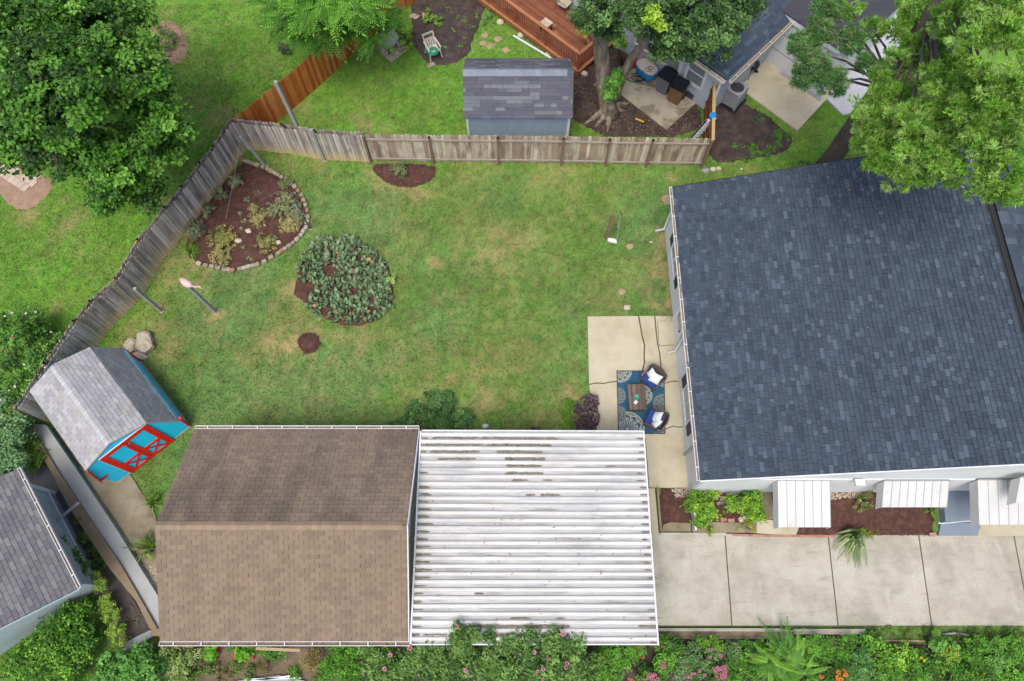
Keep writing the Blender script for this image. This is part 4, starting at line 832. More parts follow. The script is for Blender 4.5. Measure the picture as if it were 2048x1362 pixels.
for z in (.45, 2.0): MB().bar(Vector((f0.x, f0.y, z)) - ne * .02, Vector((f1.x, f1.y, z)) - ne * .02, .03, .06).build('trim_board', M['white'], nh)
MB().bar(Vector((f1.x, f1.y, 0)) - ne * .02, Vector((f1.x, f1.y, 2.3)) - ne * .02, .1, .12).build('trim_board', M['white'], nh)
mm = f0 * .35 + f1 * .65; MB().bar(Vector((mm.x, mm.y, .9)) - ne * .03, Vector((mm.x, mm.y, .9)) - ne * .9 - de * .1, .09, .06).build('bracket', M['ac_grey'], nh)
MB().slab([e1 + de * .25, e1 + de * .25 + V, e0 + V, e0], .06, (0, 0, 1)).build('roof_deck', M['roof_under'], nh)
V2 = ne * rdg - Vector((0, 0, 1.75)); t_ = e1 + de * .25 + V; MB().slab([t_, t_ + V2, e0 + V + V2, e0 + V], .06, (0, 0, 1)).build('roof_deck', M['roof_under'], nh)
shingle_roof(nh, e0 + Vector((0, 0, .004)), de, V, (e1 + de * .25 - e0).length, V.length, .145, [.32, .32], M['shingle_mid'], 260, thick=.009)
gutter(nh, e0, e1 + de * .25, -ne, .1, dh=.02)
MB().bar(e1 + de * .28 + Vector((0, 0, -.05)), e1 + de * .28 + V - Vector((0, 0, .05)), .03, .14).build('rake_board', M['wall_pale'], nh)
# dark paved passage between that house and the retaining wall
MB().prism([tuple(p[:2]) for p in PP([(40, 930), (85, 925), (150, 1000), (315, 1250), (285, 1310), (60, 1010)])], -.2, .02).build('paving', M['slate'], kind='structure')
dp = MB().prism([tuple(p[:2]) for p in PP([(178, 1137), (222, 1136), (258, 1180), (306, 1258), (258, 1288), (240, 1290)])], -.1, .12).build('paving', mat('mossy_dark_paving', [C(70, 62, 58), C(92, 84, 80)], 2, fine=.3, fscale=20, spots=[(C(70, 96, 48), 2.2, (1, 1, 1), .58, .68, .7)]), kind='structure')
MB().prism([tuple(p[:2]) for p in PP([(240, 1292), (306, 1260), (314, 1264), (312, 1272), (256, 1302)])], -.1, .2).build('kerb', M['ac_grey'], kind='structure')
rb = MB()
for k in range(26):
    a = P(random.uniform(240, 290), random.uniform(1205, 1255), .14); t = random.uniform(0, 3.1); l_ = random.uniform(.1, .3)
    rb.tube([a, a + Vector((math.cos(t) * l_ * .5, math.sin(t) * l_ * .5, .04)), a + Vector((math.cos(t + .5) * l_, math.sin(t + .5) * l_, .02))], .008, 4)
tag(rb.build('dead_twigs', M['twig']), kind='stuff')
# ---------------------------------------------------------------- blue house at the top right
a_ = Vector((-.72, .694, 0)).normalized(); b_ = Vector((a_.y, -a_.x, 0)); Cn = P(1454, 160, 2.6)
h2 = thing('house', 'blue sided house with dark blue roof behind the leafy maple, next to the bins', 'house', Vector((Cn.x, Cn.y, 0)))
co = Cn + a_ * .32 + b_ * .32; X2 = lambda u, v, z=0: Vector((co.x, co.y, 0)) + a_ * u + b_ * v + Vector((0, 0, z))
wallbox(h2, 'wall', M['wall_b'], [X2(0, 0), X2(11, 0), X2(11, 9), X2(0, 9)], -.1, 2.52)
for i in range(14):
    z = .1 + i * .175; MB().bar(X2(0, -.012, z), X2(11, -.012, z), .025, .165).build('siding_board', M['wall_b'], h2)
    MB().bar(X2(-.012, 0, z), X2(-.012, 9, z), .025, .165).build('siding_board', M['wall_b'], h2)
MB().bar(X2(.02, -.04, 0), X2(.02, -.04, 2.5), .12, .1).build('corner_board', M['white'], h2)
for u in (.75, 2.0, 3.6, 5.2):
    f = MB(); y = -.05
    f.bar(X2(u - .05, y, 2.2), X2(u + .95, y, 2.2), .07, .12); f.bar(X2(u - .05, y, .95), X2(u + .95, y, .95), .07, .12); f.bar(X2(u, y, .95), X2(u, y, 2.2), .12, .06, up=(0, 1, 0)); f.bar(X2(u + .9, y, .95), X2(u + .9, y, 2.2), .12, .06, up=(0, 1, 0)); f.bar(X2(u, y, 1.6), X2(u + .9, y, 1.6), .05, .05)
    wn = f.build('window', M['white'], h2); MB().bar(X2(u + .08, y + .02, 1.58), X2(u + .84, y + .02, 1.58), .03, 1.2).build('pane', M['glass'], wn)
Rp = lambda u, v, z=0.0: Cn + a_ * u + b_ * v + Vector((0, 0, z))
SL = .42
MB().slab([Rp(0, 0), Rp(11, 0), Rp(11, 4.8, 4.8 * SL), Rp(4.8, 4.8, 4.8 * SL)], .06, (0, 0, 1)).build('roof_deck', M['roof_under'], h2)
MB().slab([Rp(0, 0), Rp(4.8, 4.8, 4.8 * SL), Rp(0, 9.6)], .06, (0, 0, 1)).build('roof_deck', M['roof_under'], h2)
MB().slab([Rp(11, 9.6), Rp(0, 9.6), Rp(4.8, 4.8, 4.8 * SL), Rp(11, 4.8, 4.8 * SL)], .06, (0, 0, 1)).build('roof_deck', M['roof_under'], h2)
kf = math.sqrt(1 + SL * SL)
Vs = b_ + Vector((0, 0, SL)); shingle_roof(h2, Rp(11, 0, .004), -a_, Vs, 11, 4.8 * kf, .15, [.2, .3, .4, .5], M['shingle_navy'], 110, thick=.016, ulim=lambda v: (0, 11 - v / kf), uneven=.012)
Vs2 = a_ + Vector((0, 0, SL)); shingle_roof(h2, Rp(0, 0, .004), b_, Vs2, 9.6, 4.8 * kf, .15, [.2, .3, .4, .5], M['shingle_navy'], 190, thick=.016, ulim=lambda v: (v / kf, 9.6 - v / kf), uneven=.012)
ridge_caps(h2, Rp(0, 0, .02), Rp(4.8, 4.8, 4.8 * SL + .02), (a_ - b_ * .2 - Vector((0, 0, .1))).normalized() * 1.0, (b_ - a_ * .2 - Vector((0, 0, .1))).normalized(), M['shingle_navy'], .2, .14)
cr = mat('cream_gutter', [C(226, 216, 192), C(236, 228, 208)], 3, rough=.5)
gutter(h2, Rp(11, 0), Rp(0, -.1), -b_, .12, cr, dh=.0); gutter(h2, Rp(-.1, 0), Rp(0, 9.6) - a_ * .0, -a_, .12, cr, dh=.0)
# white annex
ax = thing('annex', 'white sided annex with a flat dark roof beside the blue house', 'building', P(1570, 155))
wA, wB = P(1521, 115), P(1638, 197); d1 = (wB - wA).normalized(); d2 = Vector((-d1.y, d1.x, 0))
if d2.y < 0: d2 = -d2
qq = [wA - d1 * .4, wB, wB + d2 * 4.5, wA - d1 * .4 + d2 * 4.5]
wallbox(ax, 'wall', M['white'], qq, 0, 2.75); MB().prism([tuple((p - d2 * .1)[:2]) for p in (qq[0], qq[1] - d1 * .2)] + [tuple((p - d2 * .02)[:2]) for p in (qq[1] - d1 * .2, qq[0])], 2.55, 2.78).build('fascia', M['white'], ax)
MB().prism([tuple((p + o)[:2]) for p, o in zip(qq, (-d2 * .12 - d1 * .1, -d2 * .12 + d1 * .15, d2 * .1 + d1 * .15, d2 * .1 - d1 * .1))], 2.8, 2.86).build('roof', mat('flat_dark_roof', [C(62, 62, 70), C(78, 78, 86)], 1.5, stretch=(.5, 2, 1)), ax)
for z in (.9, 1.8): MB().bar(wA - d2 * .01 + Vector((0, 0, z)), wB - d2 * .01 + Vector((0, 0, z)), .012, .02).build('panel_seam', M['ac_grey'], ax)
MB().bar(wA + d1 * 1.2 - d2 * .08, wA + d1 * 3.4 - d2 * .08, .2, .16).build('plinth', M['ac_grey'], ax)
MB().prism([tuple(p[:2]) for p in PP([(1500, 150), (1521, 108), (1700, 130), (1652, 200), (1594, 263), (1478, 178)])], -.1, .07).build('patio', M['patio'], kind='structure')
MB().prism([tuple(p[:2]) for p in PP([(1652, 200), (1700, 130), (1790, 30), (1810, 100), (1700, 228), (1684, 232)])], -.1, .09).build('pavement', mat('pale_grey_paving', [C(190, 192, 198), C(204, 206, 212)], 2, fine=.12), kind='structure')
MB().prism([tuple(p[:2]) for p in PP([(1700, 60), (1760, 0), (1790, 30), (1700, 130)])], -.1, .075).build('path', M['patio'], kind='structure')
# ---------------------------------------------------------------- deck
dk = thing('deck', 'stained brown timber deck with railing at the top of the picture', 'deck', P(1157, 139))
D0 = P(1156, 139, .42); DL = 9.0; DW = 2.45; X3 = lambda u, v, z=0: Vector((D0.x, D0.y, .42)) + a_ * u + b_ * v + Vector((0, 0, z))
nb = int(DW / .142)
for i in range(nb): MB().bar(X3(0.02, (i + .5) * .142, -.02), X3(DL, (i + .5) * .142, -.02), .134, .035).build('deck_board', M['deck'], dk)
for p, q in ((X3(-.03, -.03, -.15), X3(DL, -.03, -.15)), (X3(-.03, -.03, -.15), X3(-.03, DW, -.15))): MB().bar(p, q, .05, .26).build('fascia', M['deck_rail'], dk)
for p, q in ((X3(-.06, -.06, -.0), X3(DL, -.06, 0)), (X3(-.06, -.06, 0), X3(-.06, DW, 0))): MB().bar(p, q, .14, .035).build('edge_board', M['deck_rail'], dk)
for p, q in ((X3(-.05, .02, .95), X3(DL, .02, .95)), (X3(.02, .06, .95), X3(.02, DW, .95))): MB().bar(p, q, .15, .04).build('handrail', M['deck_rail'], dk)
for p, q in ((X3(0, .02, .1), X3(DL, .02, .1)), (X3(.02, 0, .1), X3(.02, DW, .1))): MB().bar(p, q, .04, .07).build('bottom_rail', M['deck_dark'], dk)
for i in range(int(DL / .135)):
    u = .1 + i * .135; MB().bar(X3(u, .02, .06), X3(u, .02, .94), .038, .038, up=(0, 1, 0)).build('baluster', M['deck_dark'], dk)
for i in range(int(DW / .135)):
    u = .1 + i * .135; MB().bar(X3(.02, u, .06), X3(.02, u, .94), .038, .038, up=(0, 1, 0)).build('baluster', M['deck_dark'], dk)
for u, v in ((0.02, .02), (2.0, .02), (4.0, .02), (6.0, .02), (8, .02), (.02, DW - .05)): MB().bar(X3(u, v, -.4), X3(u, v, .93), .11, .11, up=(0, 1, 0)).build('post', M['deck_dark'], dk)
# things on and round the deck
def chair_tan(label, loc, rz):
    t = thing('patio_chair', label, 'chair', loc, rz, 'tan patio chairs on the deck')
    MB().box((0, 0, .42), (.52, .5, .03)).build('seat', M['tan_seat'], t, local=True)
    MB().slab([(-.26, .26, .45), (.26, .26, .45), (.26, .42, 1.0), (-.26, .42, 1.0)], .02, (0, -1, .3)).build('backrest', M['tan_seat'], t, local=True)
    for s in (-1, 1):
        MB().tube([(s * .28, -.25, 0), (s * .28, -.24, .62), (s * .28, .3, .64)], .014, 6).build('arm', M['ac_dark'], t, local=True)
        MB().tube([(s * .26, .25, .42), (s * .27, .36, 0)], .014, 6).build('leg', M['ac_dark'], t, local=True)
    return t
chair_tan('tan patio chair standing on the deck beside the leafy maple', P(1128, 20, .44), .9); chair_tan('tan patio chair at the top edge of the picture on the deck', P(1098, -14, .44), 2.4)
tb = thing('side_table', 'small square pinkish table standing on the deck by the railing', 'table', P(1092, 62, .44), math.atan2(a_.y, a_.x))
for i in range(3): MB().box((0, -.13 + i * .13, .5), (.46, .125, .025)).build('table_slat', M['paver'], tb, local=True)
for x in (-1, 1):
    for y in (-1, 1): MB().box((x * .19, y * .16, .245), (.03, .03, .49)).build('leg', M['black'], tb, local=True)
ph_ = thing('folded_rack', 'black folded metal rack leaning behind the deck railing', 'rack', P(1020, 22, .44))
for i in range(4): MB().tube([P(1010 + i * 6, 14 + i * 3, .5), P(1016 + i * 7, 24 + i, .6), P(1022 + i * 6, 18 + i * 4, .95)], .014, 5).build('rod', M['black'], ph_)
for px, py, l_ in [(970, 71, 'uppermost of the round tan stepping stones by the deck'), (966, 86, 'leftmost of the round tan stepping stones, nearest the dark soil bed'), (996, 78, 'round tan stepping stone right of the others, nearest the deck fascia'), (981, 92, 'round tan stepping stone in the middle of the lower pair'), (1012, 100, 'lowest round tan stepping stone, nearest the shed roof')]:
    MB().rock(P(px, py, .0), (random.uniform(.17, .22), random.uniform(.15, .2), .05), k, 10, 5, .3).build('stepping_stone', M['step'], label=l_, cat='stepping stone', group='stepping stones by the deck')
for k, (px, py, l_) in enumerate([(1000, 44, 'grey rock under the left end of the deck'), (1041, 70, 'pale rock under the middle of the deck edge'), (1097, 106, 'pale rock at the deck edge above the grey shed'), (1168, 147, 'pale rock at the right foot of the deck'), (1158, 143, 'tan rock at the deck corner')]):
    MB().rock(P(px, py, .06), (.17, .14, .12), k + 5, 9, 6, .35).build('rock', M['stone'], label=l_, cat='rock', smooth=False)
MB().tube([P(1027, 71, .06), P(1102, 116, .06)], .05, 8).build('white_pipe', M['white'], label='long white pipe lying in the grass beside the deck', cat='pipe')
# grey round table on paving square
pv = thing('paving_square', 'square of pale flagstones under the grey round table', 'paving', P(782, 95))
sq = PP([(748, 96), (783, 73), (817, 102), (782, 127)])
for i in range(3):
    for j in range(3):
        f = lambda s, t: (sq[0] * (1 - s) * (1 - t) + sq[1] * s * (1 - t) + sq[2] * s * t + sq[3] * (1 - s) * t); g = .012
        MB().prism([tuple(f(x, y)[:2]) for x, y in ((i / 3 + g, j / 3 + g), ((i + 1) / 3 - g, j / 3 + g), ((i + 1) / 3 - g, (j + 1) / 3 - g), (i / 3 + g, (j + 1) / 3 - g))], 0, .07 + random.uniform(0, .015)).build('flagstone', M['patchy'], pv)
rt = thing('round_table', 'round grey garden table standing on flagstones under the compound leaved tree', 'table', P(781, 100, .08)); c = P(781, 76, .75)
tc = P(781, 98, .08); MB().lathe((tc.x, tc.y, .72), [(.42, 0), (.47, .02), (.47, .06), (.44, .07)], 24).build('tabletop', M['table_stone'], rt, smooth=False)
for k in range(3):
    a = k * 2.1 + .4; MB().tube([(tc.x + .1 * math.cos(a), tc.y + .1 * math.sin(a), .72), (tc.x + .34 * math.cos(a), tc.y + .34 * math.sin(a), .08)], .03, 6).build('leg', M['ac_dark'], rt)
MB().box((tc.x - .16, tc.y - .06, .81), (.26, .26, .05), .2).build('red_brick', M['brick'], label='red brick lying on the round grey table', cat='brick')
# plastic chair with hose
def white_chair(label, loc, rz):
    t = thing('plastic_chair', label, 'chair', loc, rz)
    MB().box((0, .0, .43), (.5, .46, .04)).build('seat', M['cream_pl'], t, local=True)
    for i in range(5): MB().slab([(-.22 + i * .1, .24, .45), (-.15 + i * .1, .24, .45), (-.15 + i * .1, .36, .72), (-.22 + i * .1, .36, .72)], .02, (0, -1, .2)).build('back_slat', M['cream_pl'], t, local=True)
    for z, y in ((.74, .37), (.96, .45)): MB().bar((-.26, y, z), (.26, y, z), .03, .09).build('back_rail', M['cream_pl'], t, local=True)
    for s in (-1, 1):
        MB().bar((s * .24, .23, .42), (s * .25, .46, 1.0), .05, .04, up=(0, 1, 0)).build('back_post', M['cream_pl'], t, local=True)
        MB().bar((s * .28, -.24, .66), (s * .27, .36, .68), .07, .03).build('armrest', M['cream_pl'], t, local=True)
        MB().bar((s * .25, -.2, .44), (s * .3, -.27, 0), .05, .05, up=(0, 1, 0)).build('leg', M['cream_pl'], t, local=True); MB().bar((s * .25, .2, .44), (s * .3, .32, 0), .05, .05, up=(0, 1, 0)).build('leg', M['cream_pl'], t, local=True)
        MB().bar((s * .26, -.22, .44), (s * .28, -.24, .66), .05, .03, up=(0, 1, 0)).build('arm_post', M['cream_pl'], t, local=True)
    return t
wc = white_chair('cream plastic garden chair holding a coiled teal hose', P(868, 112), math.radians(28))
hp = MB(); hc = P(866, 103, .5)
for k in range(9):
    r0 = random.uniform(.13, .27); cx, cy = hc.x + random.uniform(-.05, .05), hc.y + random.uniform(-.06, .06)
    hp.tube([(cx + r0 * math.cos(a) * 1.05, cy + r0 * math.sin(a) * .9, .49 + .02 * k + .03 * math.sin(3 * a + k)) for a in np.linspace(0, 6.28, 22)], .012, 5)
hp.build('garden_hose', M['teal_hose'], label='coil of teal garden hose heaped on the plastic chair', cat='hose')
for q, l_ in (([(817, 35), (828, 29), (842, 33), (832, 41)], 'pale stone slab under the tree beside the orange fence'), ([(853, 134), (866, 126), (872, 130), (860, 138)], 'pale slab at the foot of the plastic chair')):
    MB().prism([tuple(p[:2]) for p in PP(q)], 0, .08).build('stone_slab', M['patchy'], label=l_, cat='slab')
MB().bar(P(846, 26, .05), P(850, 40, .05), .12, .04).build('short_board', M['step'], label='short pale board lying on soil near the plastic chair', cat='board')
bb = thing('bush', 'small dark grey round bush on grass left of the orange fence', 'bush', P(570, 110))
cc_ = P(571, 108); crown(bb, 'foliage', [((cc_.x, cc_.y, .3), (.26, .3, .3))], 20, 500, .14, .07, [C(74, 78, 74), C(96, 98, 92)], M['leaf'])
# ---------------------------------------------------------------- bins, tub, push machine, crates on the small patio
sp = MB().prism([tuple(p[:2]) for p in PP([(1237, 188), (1258, 120), (1400, 200), (1332, 262)])], -.1, .09).build('patio', M['patchy'], kind='structure')
def bin_(label, base, m, rz, h=1.05):
    b = P(*base, .09); t = thing('wheelie_bin', label, 'bin', b, rz)
    w0, w1 = .25, .31; vs = [(x * w0, y * w0, .05) for x, y in ((-1, -1), (1, -1), (1, 1), (-1, 1))] + [(x * w1, y * w1, h - .1) for x, y in ((-1, -1), (1, -1), (1, 1), (-1, 1))]
    MB().add(vs, [(3, 2, 1, 0), (4, 5, 6, 7), (0, 1, 5, 4), (1, 2, 6, 5), (2, 3, 7, 6), (3, 0, 4, 7)]).build('body', m, t, local=True)
    MB().box((0, 0, h - .1), (.68, .68, .05)).build('rim', m, t, local=True)
    l_ = MB(); l_.box((0, .0, h - .045), (.68, .7, .05)); l_.box((0, 0, h - .01), (.54, .56, .04)); l_.box((0, .36, h - .05), (.5, .06, .07)); l_.build('lid', M['black'], t, local=True)
    MB().tube([(-.28, .42, h - .12), (.28, .42, h - .12)], .02, 6).build('handle', M['black'], t, local=True)
    for s in (-1, 1): MB().tube([(s * .24, .27, .11), (s * .31, .27, .11)], .11, 14).build('wheel', M['black'], t, local=True)
    MB().box((0, -.285, h - .28), (.16, .02, .05)).build('sticker', M['white'], t, local=True)
    MB().box((0, -.27, h - .5), (.2, .03, .2)).build('emblem_panel', m, t, local=True)
    return t
rzb = math.atan2(b_.y, b_.x) - math.pi / 2
bin_('grey wheelie bin with black lid standing nearer the blue and white tub', (1326, 180), M['grey_pl'], rzb + .12); bin_('brown wheelie bin with black lid standing next to the grey bin', (1350, 200), M['brown_pl'], rzb + .2)
tu = thing('plastic_tub', 'white and blue oval plastic play tub with hoses on it beside the bins', 'tub', P(1291, 150, .09), rzb - .05)
def oval(m, rx, ry, prof, n=24):
    vs = []; 
    for k, z in prof: vs += [(rx * k * math.copysign(abs(math.cos(2 * math.pi * j / n)) ** .75, math.cos(2 * math.pi * j / n)), ry * k * math.copysign(abs(math.sin(2 * math.pi * j / n)) ** .75, math.sin(2 * math.pi * j / n)), z) for j in range(n)]
    K = len(prof); return m.add(vs, [(i * n + j, i * n + (j + 1) % n, (i + 1) * n + (j + 1) % n, (i + 1) * n + j) for i in range(K - 1) for j in range(n)] + [tuple(range(n - 1, -1, -1)), tuple((K - 1) * n + j for j in range(n))])
oval(MB(), .56, .36, [(.85, .12), (.95, .2), (1, .42), (1, .5)]).build('base', M['blue_pl'], tu, local=True)
oval(MB(), .54, .34, [(.97, .5), (.97, .54), (.88, .57), (.4, .585)]).build('lid', M['cream_pl'], tu, local=True)
for x in (-.35, .35):
    for y in (-.2, .2): MB().box((x, y, .08), (.1, .1, .16)).build('leg', M['blue_pl'], tu, local=True)
hm = MB(); tc2 = P(1291, 138, .62)
for k in range(5):
    r0 = random.uniform(.1, .2); ox, oy = random.uniform(-.2, .25), random.uniform(-.1, .08)
    hm.tube([(tc2.x + ox + r0 * math.cos(a), tc2.y + oy + r0 * .8 * math.sin(a), .61 + .02 * k) for a in np.linspace(0, 6.28, 18)], .011, 5)
hm.build('garden_hose', M['hose_blk'], label='thin dark hose looped on the lid of the white and blue tub', cat='hose')
sr = MB(); 
for k in range(6): sr.rock((tc2.x + random.uniform(-.1, .2), tc2.y + random.uniform(-.06, .1), .64), (.05, .03, .03), k, 7, 5)
sr.build('hose_nozzle', M['teal_glass'], label='teal hose nozzle lying on the white and blue tub', cat='nozzle')
ho = MB(); hc2 = P(1275, 158, .11)
for k in range(6):
    r0 = random.uniform(.2, .42); ox, oy = random.uniform(-.15, .15), random.uniform(-.12, .1)
    ho.tube([(hc2.x + ox + r0 * math.cos(a), hc2.y + oy + r0 * .6 * math.sin(a), .11 + .015 * k) for a in np.linspace(0, 6.28, 24)], .014, 5)
ho.tube([hc2 + Vector((.3, -.1, .02)), P(1296, 168, .11), P(1316, 172, .11)], .014, 5); ho.tube([hc2 + Vector((-.1, -.1, .04)), P(1290, 170, .11), P(1318, 176, .11)], .014, 5)
ho.build('garden_hose', M['hose_blk'], label='dark hose lying in loops on the small patio', cat='hose')
mw = thing('push_mower', 'small red push mower beside the blue and white tub', 'mower', P(1262, 132, .09), .5)
oval(MB(), .3, .22, [(.9, .1), (1, .14), (.95, .24), (.6, .3)], 16).build('deck_cover', M['red_pl'], mw, local=True); MB().lathe((-.02, 0, .28), [(.12, 0), (.13, .12), (.08, .16)], 12).build('engine', M['red_pl'], mw, local=True)
for x, y in ((-.24, -.22), (.24, -.22), (-.24, .22), (.24, .22)): MB().tube([(x, y - .02, .09), (x, y + .02, .09)], .09, 12).build('wheel', M['black'], mw, local=True)
for y in (-.16, .16): MB().tube([(.26, y, .2), (.62, y, .6), (.85, y, .85)], .015, 6).build('handle_bar', M['red_pl'], mw, local=True)
MB().tube([(.85, -.17, .85), (.85, .17, .85)], .02, 6).build('handle_grip', M['black'], mw, local=True)
rk = thing('folding_chair', 'red metal folding chair leaning folded on the blue house wall behind the tub', 'chair', P(1300, 118))
for k in range(4): MB().tube([P(1282 + k * 8, 104 + k * 8, .1), P(1286 + k * 9, 100 + k * 8, .9)], .014, 5).build('bar', M['red_pl'], rk)
MB().tube([P(1286, 102, .9), P(1318, 132, .9)], .014, 5).build('bar', M['red_pl'], rk); MB().tube([P(1282, 106, .4), P(1314, 136, .4)], .014, 5).build('bar', M['red_pl'], rk)
cb = thing('crate', 'small dark crate with pinkish bricks on top by the house corner', 'crate', P(1378, 190, .09), rzb + .1)
MB().box((0, 0, .15), (.55, .3, .3)).build('box', M['ac_dark'], cb, local=True)
for i in range(3): MB().box((-.16 + i * .16, 0, .33), (.14, .22, .07), .06 * i).build('brick', mat('dusty_brick', [C(150, 128, 124), C(172, 150, 146)], 8, island=.1) if i == 0 else bpy.data.materials['dusty_brick'], cb, local=True)
MB().bar(P(1271, 237, .08), P(1288, 244, .08), .06, .03).build('yellow_stick', M['petal_yellow'], label='short yellow stick lying in the dark mulch', cat='stick')
# air conditioning unit
ac = thing('air_conditioner', 'grey outdoor air conditioner with round fan opening beside the board fence', 'air conditioner', P(1462, 205), rzb + .1)
MB().box((0, 0, .04), (1.0, 1.0, .08)).build('pad', M['black'], ac, local=True)
MB().box((0, 0, .5), (.66, .66, .82)).build('core', M['ac_dark'], ac, local=True)
for x in (-1, 1):
    for y in (-1, 1): MB().box((x * .34, y * .34, .5), (.09, .09, .86)).build('corner_post', M['ac_grey'], ac, local=True)
for i in range(8):
    for s in (-1, 1): MB().box((s * .35, 0, .16 + i * .095), (.03, .62, .05)).build('louvre', M['ac_grey'], ac, local=True); MB().box((0, s * .35, .16 + i * .095), (.62, .03, .05)).build('louvre', M['ac_grey'], ac, local=True)
top = MB(); n_ = 28; rin = .3; ou = lambda a: .39 / max(abs(math.cos(a)), abs(math.sin(a)))
vs = []; 
for zz in (.92, 1.0):
    for j in range(n_): a = 2 * math.pi * j / n_; vs.append((rin * math.cos(a), rin * math.sin(a), zz))
    for j in range(n_): a = 2 * math.pi * j / n_; k_ = min(ou(a), .47); vs.append((k_ * math.cos(a), k_ * math.sin(a), zz))
fs = []
for j in range(n_):
    k_ = (j + 1) % n_; fs += [(2 * n_ + j, 3 * n_ + j, 3 * n_ + k_, 2 * n_ + k_), (n_ + j, n_ + k_, 3 * n_ + k_, 3 * n_ + j), (j, 2 * n_ + j, 2 * n_ + k_, k_), (j, k_, n_ + k_, n_ + j)]
top.add(vs, fs).build('top_cover', M['ac_grey'], ac, local=True)
for k in range(4): a = k * math.pi / 2 + .3; MB().slab([(.04 * math.cos(a), .04 * math.sin(a), .93), (.27 * math.cos(a), .27 * math.sin(a), .94), (.27 * math.cos(a + .8), .27 * math.sin(a + .8), .925), (.05 * math.cos(a + .8), .05 * math.sin(a + .8), .925)], .008, (0, 0, 1)).build('fan_blade', M['ac_dark'], ac, local=True)
gg = MB()
for k in range(3): gg.tube([(.08 * (k + 1) * math.cos(a), .08 * (k + 1) * math.sin(a), .985) for a in np.linspace(0, 6.283, 20)], .005, 4)
gg.build('fan_guard', M['black'], ac, local=True)
# kettle grill
gr = thing('grill', 'black kettle grill with a wheel standing by the blue house corner', 'grill', P(1497, 150), .3)
MB().lathe((0, 0, .45), [(.05, 0), (.22, .06), (.29, .18), (.3, .22)], 18).build('bowl', M['black'], gr, local=True, smooth=True); MB().lathe((0, 0, .67), [(.3, 0), (.26, .12), (.12, .19), (.03, .2)], 18).build('lid', M['black'], gr, local=True, smooth=True)
for k in range(3): a = k * 2.09; MB().tube([(.2 * math.cos(a), .2 * math.sin(a), .5), (.36 * math.cos(a), .36 * math.sin(a), .03)], .015, 6).build('leg', M['black'], gr, local=True)
MB().tube([(.33, -.03, .09), (.37, .03, .09)], .09, 12).build('wheel', M['black'], gr, local=True); MB().tube([(-.08, 0, .88), (0, 0, .93), (.08, 0, .88)], .015, 6).build('handle', M['ac_grey'], gr, local=True)
# ladder with blue bucket
ld = thing('ladder', 'white aluminium ladder leaning on the brown board fence', 'ladder', P(1388, 272))
lp, lq = P(1388, 276, .05), P(1424, 236, 1.55); sd_ = Vector((.22, .1, 0))
for s in (-1, 1): MB().bar(lp + sd_ * s, lq + sd_ * s, .05, .07).build('side_rail', M['ac_dark'], ld)
for k in range(7): p = lp.lerp(lq, (k + .5) / 7); MB().bar(p - sd_, p + sd_, .13, .03).build('rung', M['white'], ld)
MB().lathe(lq + Vector((-.02, -.02, .02)), [(.12, 0), (.15, .2), (.13, .22)], 14).build('bucket', M['blue_pl'], label='bright blue bucket hanging at the top of the ladder', cat='bucket')
MB().bar(P(1411, 254, .9), P(1420, 244, 1.1), .08, .05).build('yellow_strap', M['petal_yellow'], label='yellow strap tied on the ladder below the blue bucket', cat='strap')
# ---------------------------------------------------------------- rug and patio furniture
r0, r1, r2, r3 = (P(*q, .068) for q in ((1233, 741), (1329, 741), (1331, 868), (1236, 868)))
nx_, ny_ = 190, 270; s_, t_ = np.meshgrid((np.arange(nx_) + .5) / nx_, (np.arange(ny_) + .5) / ny_)
ex = Vector((1.86, 0, 0)); x0r, y0r = r0.x, r0.y; wr_, hr_ = (r1 - r0).length, (r0 - r3).length
gx_, gy_ = np.meshgrid(np.linspace(0, 1, nx_), np.linspace(0, 1, ny_))
ux, uy = gx_ * wr_, gy_ * hr_; base = np.array(C(48, 92, 118)[:3]); pale = np.array(C(178, 182, 172)[:3]); dk_ = np.array(C(70, 92, 104)[:3]); greyt = np.array(C(128, 132, 124)[:3])
colr = np.ones(ux.shape + (3,)) * base * (.85 + .3 * fbm(ux, uy, 6, 3))[..., None]
for k, (mx, my, rr) in enumerate([(.12, .02, .46), (.0, 1.0, .33), (.95, .98, .4), (1.75, 1.32, .38), (.36, 2.28, .66), (1.75, 2.66, .44), (1.8, .42, .24), (.02, 1.72, .32)]):
    rr_ = np.hypot(ux - mx, uy - my) / rr; th_ = np.arctan2(uy - my, ux - mx)
    ins = rr_ < 1; pat = np.zeros(ux.shape)
    pat = np.where((rr_ > .93), 1, pat); pat = np.where((rr_ < .12), .8, pat)
    pat = np.where((rr_ > .18) & (rr_ < .4) & (np.cos(th_ * 16) > .1), 1, pat); pat = np.where((rr_ > .42) & (rr_ < .47), .9, pat)
    pat = np.where((rr_ > .5) & (rr_ < .64) & ~((np.cos(th_ * 14) > .3) & (rr_ > .53) & (rr_ < .61)), .9, pat)
    pt = np.abs(np.sin(th_ * 5)) ; pat = np.where((rr_ > .67) & (rr_ < .9) & (np.abs(rr_ - .67 - .2 * pt) < .045), 1, pat); pat = np.where((rr_ > .7) & (rr_ < .88) & (np.cos(th_ * 10) > .72), .85, pat)
    cm = dk_ * (1 - pat[..., None]) + (pale if k % 2 == 0 else greyt * 1.25) * pat[..., None]; colr = np.where(ins[..., None], cm, colr)
ed = (ux < .03) | (uy < .03) | (ux > wr_ - .03) | (uy > hr_ - .03); colr = np.where(ed[..., None], np.array(C(60, 70, 78)[:3]), colr)
Q = lambda s, t: (r0[0] * (1 - s) * (1 - t) + r1[0] * s * (1 - t) + r2[0] * s * t + r3[0] * (1 - s) * t, r0[1] * (1 - s) * (1 - t) + r1[1] * s * (1 - t) + r2[1] * s * t + r3[1] * (1 - s) * t)
